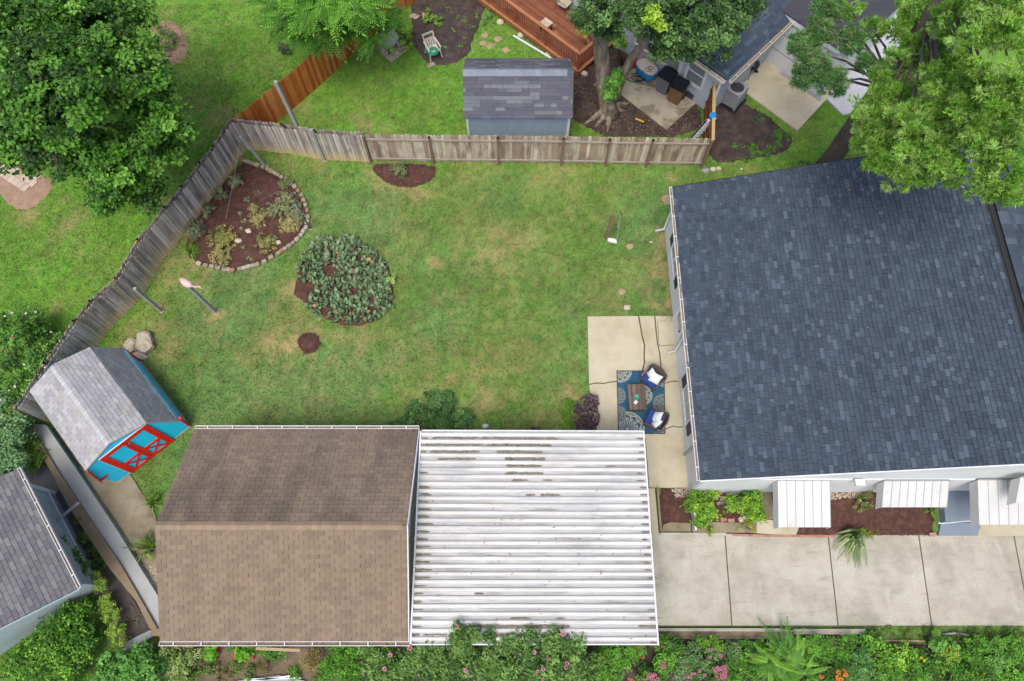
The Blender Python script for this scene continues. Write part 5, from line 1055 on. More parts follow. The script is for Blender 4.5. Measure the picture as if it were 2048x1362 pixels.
rx_, ry_ = Q(gx_, gy_); ii = (np.arange(ny_ - 1)[:, None] * nx_ + np.arange(nx_ - 1)[None]).ravel()
rug = thing('rug', 'blue outdoor rug with pale medallions lying on the tan patio', 'rug', r3)
npmesh('pile', np.stack([rx_.ravel(), ry_.ravel(), np.full(rx_.size, .075) + RNG.normal(size=rx_.size) * .0006], 1), np.stack([ii + nx_, ii + nx_ + 1, ii + 1, ii], 1), M['print'], rug, colr.reshape(-1, 3))
MB().prism([tuple(p[:2]) for p in (r0, r1, r2, r3)], .062, .0735).build('backing', M['ac_dark'], rug)
def arm_chair(label, loc, rz):
    t = thing('wicker_armchair', label, 'armchair', loc, rz)     # faces -y
    for x in (-1, 1):
        for y in (-1, 1): MB().box((x * .27, y * .26, .15), (.05, .05, .3)).build('leg', M['wicker'], t, local=True)
    MB().box((0, 0, .3), (.62, .6, .1)).build('seat_frame', M['wicker'], t, local=True)
    MB().box((0, -.03, .4), (.54, .54, .11)).build('seat_cushion', M['royal'], t, local=True)
    vs = [(-.34, .16), (-.3, .27), (0, .31), (.3, .27), (.34, .16)]
    bk = MB()
    for (x1, y1), (x2, y2) in zip(vs[:-1], vs[1:]): bk.slab([(x1, y1, .32), (x2, y2, .32), (x2 * 1.1, y2 * 1.3, .76 - .1 * abs(x2 / .38)), (x1 * 1.1, y1 * 1.3, .76 - .1 * abs(x1 / .38))], .04, (-(x1 + x2), -(y1 + y2), .1))
    bk.build('backrest', M['wicker'], t, local=True)
    for s in (-1, 1):
        MB().bar((s * .34, -.28, .58), (s * .38, .18, .66), .045, .035).build('armrest', M['wicker_slat'], t, local=True); MB().bar((s * .32, -.27, .28), (s * .34, -.27, .58), .04, .04, up=(0, 1, 0)).build('arm_post', M['wicker'], t, local=True)
        MB().slab([(s * .315, -.24, .34), (s * .33, .2, .34), (s * .35, .2, .6), (s * .33, -.24, .54)], .015, (s, 0, 0)).build('side_panel', M['wicker'], t, local=True)
    return t
def pillow(label, loc, rot, s=.42):
    n = 10; vs = []; 
    for side in (1, -1):
        for i in range(n + 1):
            for j in range(n + 1):
                u, v = -1 + 2 * i / n, -1 + 2 * j / n; pin = 1 - .1 * (1 - abs(u)) * abs(v) ** 3 - .0; pin2 = 1 - .1 * (1 - abs(v)) * abs(u) ** 3
                th_ = .09 * ((1 - abs(u) ** 2.5) * (1 - abs(v) ** 2.5)) ** .6; vs.append((u * s / 2 * pin2, v * s / 2 * pin, side * th_))
    m_ = (n + 1) ** 2; fs = []
    for i in range(n):
        for j in range(n): a = i * (n + 1) + j; fs += [(a, a + n + 1, a + n + 2, a + 1), (m_ + a, m_ + a + 1, m_ + a + n + 2, m_ + a + n + 1)]
    t = MB().add(vs, fs).build('pillow', M['pillow'], smooth=True, label=label, cat='pillow', group='pale cushions on the wicker armchairs'); t.location = loc; t.rotation_euler = rot; return t
ch1 = P(1301, 764, .075); arm_chair('grey wicker armchair with blue seat at the upper right rug corner', ch1, math.radians(-40 + 0) ).rotation_euler.z = math.radians(-45)
ch2 = P(1306, 845, .075); arm_chair('grey wicker armchair with blue seat at the lower right rug corner', ch2, math.radians(-120))
pillow('pale cushion standing at the back of the upper armchair', P(1304, 749, .62), (math.radians(58), 0, math.radians(-62)), .4); pillow('white cushion lying in front on the upper armchair', P(1311, 757, .62), (math.radians(38), .1, math.radians(-30)), .42)
pillow('white cushion on the upper side of the lower armchair', P(1315, 833, .6), (math.radians(48), 0, math.radians(-115)), .42); pillow('pale patterned cushion on the near side of the lower armchair', P(1313, 846, .58), (math.radians(52), .15, math.radians(-140)), .4)
ct = thing('coffee_table', 'grey wicker coffee table with slatted top standing on the rug', 'table', P(1270, 800, .075), math.radians(1.5))
MB().box((0, 0, .2), (.52, .92, .34)).build('base', M['wicker'], ct, local=True)
for i in range(8): MB().box((-.245 + i * .07, 0, .4), (.064, .98, .03)).build('table_slat', M['wicker_slat'], ct, local=True)
for x in (-1, 1): MB().box((x * .3, 0, .4), (.03, 1.0, .04)).build('rim', M['wicker_slat'], ct, local=True)
tcp = P(1272, 795, .5); MB().lathe((tcp.x, tcp.y, .49), [(.05, 0), (.09, .03), (.11, .08), (.1, .08), (.07, .03), (.01, .02)], 18).build('glass_bowl', M['teal_glass'], label='round teal glass bowl on the coffee table', cat='bowl', smooth=True)
ntp = P(1271.5, 804.5, .5); MB().box((ntp.x, ntp.y, .502), (.11, .14, .025), -.7).build('booklet', M['white'], label='small white booklet lying next to the teal bowl', cat='booklet')
# ---------------------------------------------------------------- stones and small things
EDGE = [(485, 320), (500, 325), (514, 330), (525, 334), (536, 339), (549, 346), (563, 354), (573, 359), (582, 366), (589, 373), (596, 382), (603, 391), (607, 400), (611, 410), (614, 421), (616, 434), (612, 455), (602, 470), (586, 486), (570, 497), (556, 507), (542, 515), (529, 523), (514, 529), (497, 533), (480, 538), (465, 540), (449, 539), (436, 535), (411, 531), (398, 527)]
EP = [P(*q, .07) for q in EDGE]; RS = [EP[0]]; acc = 0
for a, b in zip(EP[:-1], EP[1:]):
    nn_ = max(1, round((b - a).length / .215)); RS += [a.lerp(b, (i + 1) / nn_) for i in range(nn_)]
for k, p in enumerate(RS):
    d = RS[min(len(RS) - 1, k + 1)] - RS[max(0, k - 1)]; sz = random.uniform(.9, 1.1)
    MB().rock(p, (.12 * sz, .1 * sz, random.uniform(.07, .1)), k, 10, 6, .22, .75, math.atan2(d.y, d.x)).build('edging_stone', M['edge_stone'], corner_bed)
for px, py, s, l_ in [(497, 462, .13, 'small white rock in the middle of the corner bed'), (476, 481, .15, 'flat white rock low in the corner bed'), (557, 485, .12, 'pale tan rock near the right edge of the corner bed'), (497, 451, .05, None)]:
    if l_: MB().rock(P(px, py, .1), (s, s * .8, .09), px, 10, 6, .4).build('rock', M['stone'], label=l_, cat='rock')
for px, py, sx, sy, sz, rz, l_ in [(290, 685, .34, .48, .3, .35, 'large pale boulder beside the barn shed'), (262, 690, .26, .28, .2, .2, 'smaller pale boulder between the large boulder and the barn shed'), (281, 712, .3, .14, .1, -.4, 'flat pale stone at the red trimmed corner of the barn shed')]:
    MB().rock(P(px, py, sz * .5), (sx, sy, sz), px, 12, 8, .35, .35, rz).build('boulder', M['stone'], label=l_, cat='boulder')
for px, py, s, l_, m_ in [(1254, 615, .15, 'white rock on the lawn above the patio', 'stone'), (1260, 492, .17, 'flat grey stone in the lawn near the stake pair', 'step'), (1244, 583, .17, 'flat grey stone in the lawn above the white rock', 'step'), (1302, 484, .07, 'tiny white stone in the lawn by the house', 'stone'), (1334, 399, .3, 'round tan boulder at the roof corner of the large house', 'step'), (1411, 341, .16, 'grey stone at the end of the pale fence', 'ac_grey'), (1426, 338, .14, 'pale stone beside the fence end', 'stone'), (1438, 337, .12, 'small tan stone right of the fence end', 'stone'), (1316, 455, .09, 'reddish stone by the white downspout', 'brick'), (1248, 152, .13, 'pale boulder at the foot of the leafy maple', 'stone'), (971, 852, .12, 'small white block on the lawn above the carport', 'white'), (1565, 172, .1, 'pale stone on the concrete pad by the white annex', 'stone'), (1572, 174, .09, 'second pale stone on the concrete pad by the white annex', 'stone'), (1483, 338, .07, 'small white stone in the grass right of the fence', 'stone')]:
    MB().rock(P(px, py, .02 if s > .14 else .05), (s, s * .8, .06 if m_ == 'step' and s < .2 else s * .6), px, 10, 6, .35).build('stone', M[m_], label=l_, cat='stone')
for k, (px, py, rz, l_) in enumerate([(1338, 639, .2, 'tan stone touching the lawn, topmost at the house door step'), (1341, 645, .9, 'tan stone against the house wall at the door step'), (1334, 643, 1.2, 'tan stone farthest from the wall at the door step')]): MB().rock(P(px, py, .12), (.1, .08, .07), k, 8, 5, .3, .6, rz).build('stone', M['stone'], label=l_, cat='stone', group='stones piled by the door step')
for px, py, l_, rz in [(1447, 1040, 'left pink brick lying under the green shrubs', .25), (1462, 1041, 'right pink brick lying under the green shrubs', .05), (1865, 1069, 'single orange brick at the porch step', .0)]: a = P(px, py, .1); MB().box((a.x, a.y, .1), (.22, .12, .08), rz).build('brick', M['brick'], label=l_, cat='brick')
MB().rock(P(1718, 1080, .1), (.07, .07, .06), 9, 9, 6, .3).build('white_pebble', M['white'], label='white pebble on the driveway by the yucca', cat='pebble')
def pebbles(name, poly, n, z=.06, size=.03, m=None, lab=None):
    q = [tuple(P(a, b)[:2]) for a, b in poly]; xs_ = [p[0] for p in q]; ys_ = [p[1] for p in q]; mb = MB(); c = 0
    while c < n:
        x, y = random.uniform(min(xs_), max(xs_)), random.uniform(min(ys_), max(ys_))
        if not inpoly(np.array([x]), np.array([y]), q)[0]: continue
        s = size * random.uniform(.6, 1.4); mb.rock((x, y, z + random.uniform(0, .02)), (s, s * .8, s * .6), c, 6, 4, .3); c += 1
    return tag(mb.build(name, m or M['gravel']), kind='stuff')
pebbles('gravel', [(1342, 978), (1378, 976), (1378, 996), (1350, 995)], 160); pebbles('gravel', [(1655, 977), (1708, 977), (1708, 996), (1655, 1001)], 260); pebbles('gravel', [(1425, 985), (1480, 980), (1480, 1000), (1435, 1012)], 180)
pebbles('gravel', [(287, 1130), (312, 1128), (318, 1180), (305, 1170)], 160, .03, .035)
pebbles('gravel', [(1476, 1034), (1500, 1032), (1500, 1040), (1480, 1042)], 12, .1, .07, M['stone'])
# paver path at upper left
pp = thing('paver_path', 'path of pinkish pavers at the left edge below the large tree', 'path', P(40, 350)); del pp['category']; pp['kind'] = 'structure'
o0, d1, d2 = P(-40, 322), (P(60, 388) - P(-40, 322)).normalized(), None; d2 = Vector((-d1.y, d1.x, 0))
for i in range(11):
    for j in range(3): MB().box(o0 + d1 * (i * .27 + (j % 2) * .1) + d2 * (j * .34 + .1) + Vector((0, 0, .03)), (.255, .325, .07), math.atan2(d1.y, d1.x)).build('paver', M['paver'], pp)
# ---------------------------------------------------------------- plants
def ppm(px, py, z): return (P(px + 20, py, z) - P(px, py, z)).length / 20      # metres per photo pixel at that spot
def lob(px, py, z, r, fz=.8):
    if isinstance(r, tuple): return (tuple(P(px, py, z)), r)
    k = r * ppm(px, py, z) if r > 4 else r; return (tuple(P(px, py, z)), (k, k, k * fz))
def stems(t, name, base, tips, r0, m, n=6, bend=.2):
    mb = MB(); b = Vector(base)
    for q in tips:
        q = Vector(q); mid = b.lerp(q, .5) + Vector((random.uniform(-bend, bend), random.uniform(-bend, bend), random.uniform(0, bend))); mb.tube([b, mid, q], [r0, r0 * .7, r0 * .3], n)
    return mb.build(name, m, t, smooth=True)
FLOWER = {}
def flower_me(pm, n=6, r=.06, key=None):
    if (pm, n, r) in FLOWER: return FLOWER[(pm, n, r)]
    mb = MB()
    for k in range(n):
        a = 2 * math.pi * k / n; c, s = math.cos(a), math.sin(a); w_ = r * 1.5 / n * 1.5
        mb.add([(c * r * .15, s * r * .15, .01), (c * r * .6 - s * w_, s * r * .6 + c * w_, .02), (c * r, s * r, .0), (c * r * .6 + s * w_, s * r * .6 - c * w_, .02)], [(0, 3, 2, 1)])
    me = bpy.data.meshes.new('flower'); me.from_pydata(mb.v, [], mb.f); me.materials.append(M[pm]); e = MB().rock((0, 0, .02), (r * .25, r * .25, r * .2), 1, 6, 4)
    em = bpy.data.meshes.new('flower_center'); em.from_pydata(e.v, [], e.f); em.materials.append(M['eye'] if pm != 'petal_white' else M['petal_yellow']); FLOWER[(pm, n, r)] = (me, em); return me, em
def flowers(t, pts, pm, n=6, r=.06, center=True):
    me, em = flower_me(pm, n, r); L0 = wloc(t).translation
    for p in pts:
        o = link('flower', me, t); o.location = Vector(p) - L0; o.rotation_euler = (random.uniform(-.5, .5), random.uniform(-.5, .5), random.uniform(0, 6)); s = random.uniform(.8, 1.25); o.scale = (s, s, s)
        if center: link('flower_center', em, o)
def plant(name, label, cat, lobes, n_leaf, size, cols, aspect=.55, up=.5, rc=.14, ncl=None, shell=.5, stem=True, group=None, cj=.25, droop=.25, base=None):
    lb = [lob(*l) for l in lobes]; c0 = lb[0][0] if base is None else base; t = thing(name, label, cat, (c0[0], c0[1], 0), group=group)
    ncl = ncl or max(8, n_leaf // 22); ob, cc = crown(t, 'foliage', lb, ncl, n_leaf, rc, size, cols, M['leaf'], aspect, up, shell, .4, cj=cj)
    if stem:
        tips = [tuple(cc[i]) for i in RNG.choice(len(cc), min(14, len(cc)), replace=False)]; stems(t, 'stem', (c0[0], c0[1], 0), tips, .014, M['twig'])
    return t
G_ = lambda *a: [C(*c) for c in a]
DG = G_((54, 94, 26), (72, 118, 36), (88, 134, 44)); LG = G_((120, 160, 58), (100, 142, 46), (140, 176, 74)); SG = G_((132, 144, 112), (150, 158, 122), (116, 130, 100)); DRYG = G_((176, 168, 122), (160, 158, 112), (150, 152, 108))
# corner bed
def dryshrub(label, px, py, r, cols, n=260, h=.35, group=None, leaf=.075, asp=.4):
    cols = [(c[0] * 1.25, c[1] * 1.05, c[2] * 1.35, 1) for c in cols]; return plant('shrub', label, 'shrub', [(px, py, h * .5, (r * 1.08 * ppm(px, py, 0), r * 1.08 * ppm(px, py, 0), h * .6))], int(n * 2.4), leaf, cols, asp, .45, .11, shell=.2)
dryshrub('grey green shrub at the top of the corner bed under the slack wire', 470, 362, 17, SG, 420, .5); dryshrub('grey green shrub against the fence, below the topmost shrub of the corner bed', 441, 388, 14, SG, 300, .45)
dryshrub('dark grey green shrub against the fence at the left tip of the corner bed', 388, 458, 24, G_((104, 116, 92), (128, 138, 112)), 700, .5); dryshrub('sparse grey shrub against the fence between two darker shrubs', 415, 420, 16, SG, 300, .4)
dryshrub('sprawling yellow green shrub in the lower left of the corner bed', 446, 478, 30, G_((150, 154, 90), (168, 166, 108), (132, 142, 82)), 1100, .45); dryshrub('pale dry shrub along the lower edge of the corner bed', 440, 512, 24, DRYG, 560, .35)
dryshrub('broad sage green shrub on the upper right edge of the corner bed', 568, 408, 32, SG, 1100, .45); dryshrub('straw coloured leaning shrub in the middle of the corner bed', 518, 436, 22, DRYG, 650, .4); dryshrub('straw coloured shrub leaning towards the top of the corner bed', 506, 414, 10, DRYG, 200, .35)
dryshrub('olive shrub above the lower edging stones of the corner bed', 532, 486, 23, G_((140, 150, 90), (124, 140, 84), (162, 160, 110)), 620, .35); dryshrub('tan feathery shrub beside the steel pipe post', 580, 448, 24, DRYG, 800, .4); dryshrub('small dark green shrub by the upper right edging stones', 571, 366, 13, G_((104, 124, 80), (126, 140, 96)), 300, .3)
dryshrub('greyish shrub behind the steel pipe post', 592, 430, 16, SG, 350, .35)
for k, (px, py, r, l_) in enumerate([(515, 384, 10, 'small silvery plant in open mulch near the top of the corner bed'), (492, 400, 9, 'small silvery plant in the center of the corner bed'), (488, 441, 7, 'tiny silvery plant above the white rock'), (484, 457, 5, 'tiny silvery sprig left of the white rock'), (487, 497, 7, 'tiny silvery plant below the flat white rock'), (498, 519, 8, 'small silvery plant above the lower edging stones'), (480, 428, 5, 'tiny silvery sprig in the middle of the corner bed')]):
    plant('silver_plant', l_, 'plant', [(px, py, .1, (r * .02, r * .02, .1))], 90, .06, G_((166, 176, 150), (148, 160, 134)), .4, .4, .05, stem=False)
plant('sapling', 'thin grey green bush growing in the small mulch bed under the pale fence', 'bush', [(796, 336, .25, (.4, .35, .3)), (805, 346, .2, (.25, .25, .25))], 1500, .06, SG, .4, .35, .09, shell=.2)
def blade_tuft(name, label, cat, px, py, n, ln, wd, cols, droop=.5, spread=1.0, z0=.02, m=None, lean=(0, 0), obj_leaf=False):
    b = P(px, py, 0); t = thing(name, label, cat, b); mb = []
    for k in range(n):
        a = random.uniform(0, 6.283); d = Vector((math.cos(a) + lean[0], math.sin(a) + lean[1], 0)); l_ = ln * random.uniform(.6, 1.15); out = random.uniform(.25, 1) * spread; s = Vector((-d.y, d.x, 0)).normalized() * wd
        p0 = b + d * .03 + Vector((0, 0, z0)); p1 = p0 + d * l_ * .45 * out + Vector((0, 0, l_ * .55)); p2 = p0 + d * l_ * .85 * out + Vector((0, 0, l_ * (.6 - droop * .5))); p3 = p0 + d * l_ * 1.05 * out + Vector((0, 0, max(.03, l_ * (.45 - droop * .9))))
        V = [p0 - s * .6, p0 + s * .6, p1 - s, p1 + s, p2 - s * .7, p2 + s * .7, p3 - s * .1, p3 + s * .1]; F = [(0, 1, 3, 2), (2, 3, 5, 4), (4, 5, 7, 6)]; c = np.array(random.choice(cols)[:3]) * random.uniform(.75, 1.2)
        if obj_leaf: npmesh('leaf', [tuple(v) for v in V], F, M['frond'], t, np.tile(c, (8, 1)))
        else: mb.append((V, c))
    if mb: npmesh('leaves', np.array([[tuple(v) for v in V] for V, _ in mb]).reshape(-1, 3), (np.arange(len(mb))[:, None, None] * 8 + np.array([(0, 1, 3, 2), (2, 3, 5, 4), (4, 5, 7, 6)])[None]).reshape(-1, 4), M['frond'], t, np.repeat(np.array([c for _, c in mb]), 8, axis=0))
    return t
blade_tuft('grass_clump', 'bright green strappy grass clump at the lower left end of the corner bed', 'grass clump', 388, 508, 70, .6, .013, LG, .4, .9, lean=(.1, .1))
blade_tuft('grass_clump', 'long bladed green clump at the brown roofed garage ridge end, over the tan pad', 'grass clump', 308, 1098, 60, .9, .018, G_((150, 176, 84), (110, 146, 58), (128, 160, 66)), .5, .9, lean=(-.3, .2))
blade_tuft('grass_clump', 'small grassy clump between the tan pad and the upper garage roof edge', 'grass clump', 312, 1008, 40, .6, .015, LG, .4, .9)
blade_tuft('yucca', 'pale green strappy yucca drooping over the driveway edge', 'yucca', 1698, 1062, 85, .95, .028, G_((150, 176, 110), (172, 192, 134), (124, 154, 88)), .75, .75, lean=(-.15, -.9), obj_leaf=True)
# cactus patch
cact = thing('cactus_patch', 'large round patch of grey green prickly pear pads on brown mulch in the lawn', 'cactus', P(690, 575))
pm_ = MB().rock((0, 0, .1), (.072, .016, .105), 2, 9, 5, .12); pms = []
for mm_ in ('pad', 'pad_brown'):
    me = bpy.data.meshes.new('pad'); me.from_pydata(pm_.v, [], pm_.f); me.materials.append(M[mm_]); [setattr(p, 'use_smooth', True) for p in me.polygons]; pms.append(me)
poly = [tuple(P(a, b)[:2]) for a, b in [(596, 540), (612, 500), (640, 478), (690, 474), (730, 490), (768, 522), (782, 575), (784, 618), (758, 640), (705, 652), (655, 640), (612, 618), (610, 575)]]
holes = [(P(663, 540), .3), (P(605, 588), .5), (P(712, 590), .24), (P(650, 622), .22), (P(745, 622), .25)]; extra = MB(); cnt = 0; L0 = cact.location
xs_ = [p[0] for p in poly]; ys_ = [p[1] for p in poly]; allp = []
while len(allp) < 1300:
    x, y = random.uniform(min(xs_), max(xs_)), random.uniform(min(ys_), max(ys_))
    if not inpoly(np.array([x]), np.array([y]), poly)[0] or any((Vector((x, y, 0)) - h_).length < r and random.random() < .9 for h_, r in holes): continue
    allp.append((x, y))
for k, (x, y) in enumerate(allp):
    z = random.choice([.0, .03, .1, .16, .22]); rot = (random.uniform(-1.25, 1.25), random.uniform(-.5, .5), random.uniform(0, 6.28)); s = random.uniform(.75, 1.3)
    if k < 300:
        o = link('pad', pms[1] if k in (11, 57, 90, 130, 180, 222, 260, 281) else pms[0], cact); o.location = (x - L0.x, y - L0.y, z + (.06 if k % 2 else 0)); o.rotation_euler = rot; o.scale = (s, s, s)
    else:
        Mx = Matrix.LocRotScale(Vector((x, y, z * .7)), __import__('mathutils').Euler(rot), Vector((s, s, s))); extra.add([Mx @ Vector(v) for v in pm_.v], pm_.f)
tag(extra.build('pads', M['pad'], cact, smooth=True), kind='stuff')
plant('weed', 'pale green leafy weed at the right edge of the cactus patch', 'plant', [(782, 556, .2, (.22, .2, .15))], 70, .16, G_((150, 178, 98), (166, 190, 120)), .35, .6, .12, stem=False)
# mounds by the garage
md = plant('groundcover', 'rounded mound of dark green groundcover against the carport roof', 'groundcover', [(878, 820, .1, (1.15, .85, .42)), (850, 842, .1, (1.2, .5, .35)), (905, 845, .1, (.85, .6, .38)), (795, 848, .12, (.7, .28, .15)), (745, 858, .1, (.5, .18, .12))], 24000, .08, G_((88, 126, 80), (108, 146, 98), (74, 110, 66), (128, 146, 98)), .45, .5, .16, ncl=300, shell=.2, base=tuple(P(880, 830)))
ps = thing('shrub', 'dark purple leaved shrub at the left patio edge', 'shrub', P(1172, 832)); L0 = ps.location
lm = MB(); lm.add([(0, -.07, 0), (.05, -.01, .012), (0, .08, -.015), (-.05, -.01, .012), (0, 0, -.004)], [(0, 1, 4), (1, 2, 4), (2, 3, 4), (3, 0, 4)]); lme = bpy.data.meshes.new('leaf'); lme.from_pydata(lm.v, [], lm.f); lme.materials.append(M['purple_leaf'])
for k in range(290):
    cx, cy, rr, zz = random.choice([(1166, 838, .44, .35), (1172, 820, .42, .42), (1182, 806, .26, .5), (1170, 852, .34, .3), (1178, 840, .36, .45)]); c = P(cx, cy, 0); d = unit(RNG.normal(size=(1, 3)))[0]; d[2] = abs(d[2])
    o = link('leaf', lme, ps); o.location = (c.x - L0.x + d[0] * rr, c.y - L0.y + d[1] * rr, max(.06, zz * (.35 + .75 * d[2]))); o.rotation_euler = (random.uniform(-.7, .7), random.uniform(-.7, .7), random.uniform(0, 6.28)); s = random.uniform(.8, 1.35); o.scale = (s, s, s)
stems(ps, 'stem', P(1172, 834), [P(1172 + random.uniform(-16, 16), 832 + random.uniform(-20, 16), .4) for _ in range(9)], .012, M['bark_d'])
plant('shrub', 'tiny purple leaved seedling at the carport roof edge', 'shrub', [(1072, 858, .12, (.16, .12, .1))], 60, .08, G_((84, 60, 74), (104, 80, 92)), .7, .5, .08, stem=False)
plant('weed', 'pale green weeds growing left of the purple shrub', 'plant', [(1140, 812, .08, (.35, .3, .08)), (1136, 845, .08, (.45, .3, .1)), (1128, 826, .06, (.3, .3, .06))], 1300, .08, LG, .3, .5, .12, shell=.1, stem=False)
# shrubs by the house front
plant('shrub', 'bright green rounded shrub beside the white privacy panel', 'shrub', [(1398, 990, .55, 22), (1385, 1010, .5, 18), (1412, 1022, .5, 26), (1400, 1040, .45, 18), (1425, 985, .4, 14)], 2400, .09, LG + G_((150, 186, 70)), .55, .45, .15, shell=.5)
plant('shrub', 'bright green rounded shrub between the brick pair and the near awning', 'shrub', [(1468, 1010, .5, 20), (1500, 1020, .5, 24), (1515, 1030, .45, 18), (1510, 1000, .5, 18)], 2300, .09, LG + G_((150, 186, 70)), .55, .45, .15, shell=.5)
plant('shrub', 'darker green shrub at the white house wall behind the bright ones', 'shrub', [(1498, 985, .4, 16), (1510, 990, .4, 12)], 600, .11, G_((92, 140, 84), (72, 116, 60)), .55, .5, .13)
plant('sprout', 'yellowing spindly sprout on the walk stones below the left shrub', 'plant', [(1417, 1060, .25, 12), (1412, 1048, .2, 9)], 260, .07, G_((150, 166, 70), (128, 150, 60)), .4, .4, .1); plant('sprout', 'yellowing spindly sprout on the walk stones below the right shrub', 'plant', [(1500, 1052, .25, 11), (1478, 1056, .2, 9)], 240, .07, G_((170, 166, 80), (140, 150, 66)), .4, .4, .1)
plant('shrub', 'dry pale green shrub against the wall under the middle awning', 'shrub', [(1730, 1000, .3, 18), (1722, 1015, .25, 14), (1738, 985, .3, 12)], 650, .075, G_((150, 156, 108), (120, 134, 84), (176, 168, 124)), .35, .35, .1)
plant('shrub', 'small yellow green weed clump beside the yucca at the driveway', 'plant', [(1745, 1072, .15, 14), (1732, 1066, .12, 10)], 300, .07, G_((150, 156, 80), (120, 140, 60)), .4, .5, .1, stem=False)
plant('weed', 'small green weed by the porch side in the mulch', 'plant', [(1862, 1024, .15, 10)], 120, .09, G_((130, 150, 88), (104, 132, 70)), .5, .5, .1, stem=False); plant('weed', 'tiny pale weed in the mulch nearest the porch step', 'plant', [(1866, 1048, .1, 6)], 50, .07, G_((150, 146, 100),), .4, .5, .06, stem=False)
# ---------------------------------------------------------------- big leafy tree at the upper left
def tree_trunk(t, pts, r, m, name='trunk', n=12): return MB().tube(pts, r, n).build(name, m, t, smooth=True)
lm_ = thing('maple_tree', 'huge dark green maple filling the upper left corner', 'tree', P(130, 330)); b0 = P(130, 330)
tops = [(60, 40, 7, 2.5), (190, 60, 7.2, 1.6), (250, 150, 6.6, 1.6), (120, 170, 7.4, 2.1), (318, 262, 5.6, 1.1), (235, 320, 5.2, 1.5), (110, 285, 5.8, 1.5), (20, 210, 6.2, 1.9), (350, 300, 4.6, .65), (285, 380, 4.0, .75), (200, 385, 4.4, .8), (40, 290, 5.0, 1.0), (-60, 120, 7, 2.5), (230, 20, 6.6, 1.3), (300, 190, 5.6, .9)]
tree_trunk(lm_, [b0 - Vector((0, 0, .1)), b0 + Vector((.05, .05, 1.5)), b0 + Vector((.1, .2, 3.2)), b0 + Vector((0, .6, 5))], [.42, .3, .26, .16], M['bark'])
for px, py, z, r in tops: q = P(px, py, z - .4); s0 = b0 + Vector((.05, .1, 2.2)); MB().tube([s0, s0.lerp(q, .5) + Vector((0, 0, .5)), q], [.12, .08, .03], 7).build('limb', M['bark'], lm_, smooth=True)
crown(lm_, 'crown', [lob(px, py, z, r, .7) for px, py, z, r in tops], 1150, 60000, .42, .15, DG + G_((96, 140, 56), (46, 78, 30), (112, 154, 66)), M['leaf'], .75, .5, .55, .55, cj=.3, flat=.5)
# ---------------------------------------------------------------- tree with compound leaves over the orange fence
def frond_data(ln, pairs, lw, ll, droop, col, tipcol=None):
    V = []; F = []; Cc = []
    def pt(s): return np.array([0, s * ln, .12 * ln * math.sin(s * 2.2) - droop * ln * s * s])
    for k in range(pairs):
        s = (k + 1.2) / (pairs + .6); c = pt(s); k_ = math.sin(math.pi * min(.98, .18 + .8 * s)) ** .6
        for sd_ in (-1, 1):
            L_ = ll * k_; d = np.array([sd_ * .93, .38, -.12]); b = len(V); w2 = lw * k_ * .5; al = np.array([.0, 1.0, .0])
            V += [c, c + d * L_ * .5 + al * w2, c + d * L_ + np.array([0, 0, -.02]), c + d * L_ * .5 - al * w2]; F.append((b, b + 3, b + 2, b + 1) if sd_ > 0 else (b, b + 1, b + 2, b + 3)); cc = np.array(col[:3]) * random.uniform(.85, 1.15); Cc += [cc] * 4
    b = len(V); c = pt(.95); V += [c, c + np.array([lw * .5, ll * .4, 0]), c + np.array([0, ll * .8, -.03]), c + np.array([-lw * .5, ll * .4, 0])]; F.append((b, b + 1, b + 2, b + 3)); Cc += [np.array(col[:3])] * 4
    for i in range(5):
        p, q = pt(i / 5), pt((i + 1) / 5); b = len(V); w2 = np.array([.008, 0, 0]); V += [p - w2, p + w2, q + w2, q - w2]; F.append((b, b + 1, b + 2, b + 3)); Cc += [np.array(col[:3]) * .9] * 4
    return np.array(V), np.array(F), np.array(Cc)
def frond_mesh(*a):
    V, F, Cc = frond_data(*a); o = npmesh('leaf_proto', V, F, M['frond'], None, Cc); me = o.data; bpy.data.objects.remove(o); return me
ct_ = thing('compound_leaf_tree', 'bright green tree with feathery compound leaves overhanging the orange fence', 'tree', P(668, 95)); b0 = P(668, 95)
cf, _ = crown(ct_, 'inner_foliage', [lob(640, 20, 3.6, 1.1), lob(585, 28, 3.3, .8), lob(705, 10, 3.6, 1.1), lob(750, 50, 2.8, .6), lob(680, 55, 2.8, .7)], 160, 5000, .3, .16, G_((60, 104, 30), (78, 126, 40)), M['leaf'], .35, .5)
tree_trunk(ct_, [b0, b0 + Vector((0, .2, 1.4)), b0 + Vector((-.1, .5, 3.0))], [.14, .11, .08], M['bark'])
lbs = [(640, 15, 4.2, 1.2), (585, 30, 3.8, .9), (700, 5, 4.2, 1.1), (745, 60, 3.2, .6), (760, 20, 3.6, .7), (640, 60, 3.4, .8), (560, 0, 3.8, .8), (690, 50, 3.2, .6)]
for px, py, z, r in lbs: q = P(px, py, z); s0 = b0 + Vector((0, .2, 1.6)); MB().tube([s0, s0.lerp(q, .5) + Vector((0, 0, .2)), q], [.06, .04, .02], 6).build('limb', M['bark'], ct_, smooth=True)
fm = [frond_mesh(random.uniform(.75, .95), 8, .075, .2, random.uniform(.1, .3), C(*c)) for c in ((98, 160, 42), (120, 184, 54), (76, 134, 36), (138, 196, 70))]
L0 = ct_.location; allf = []
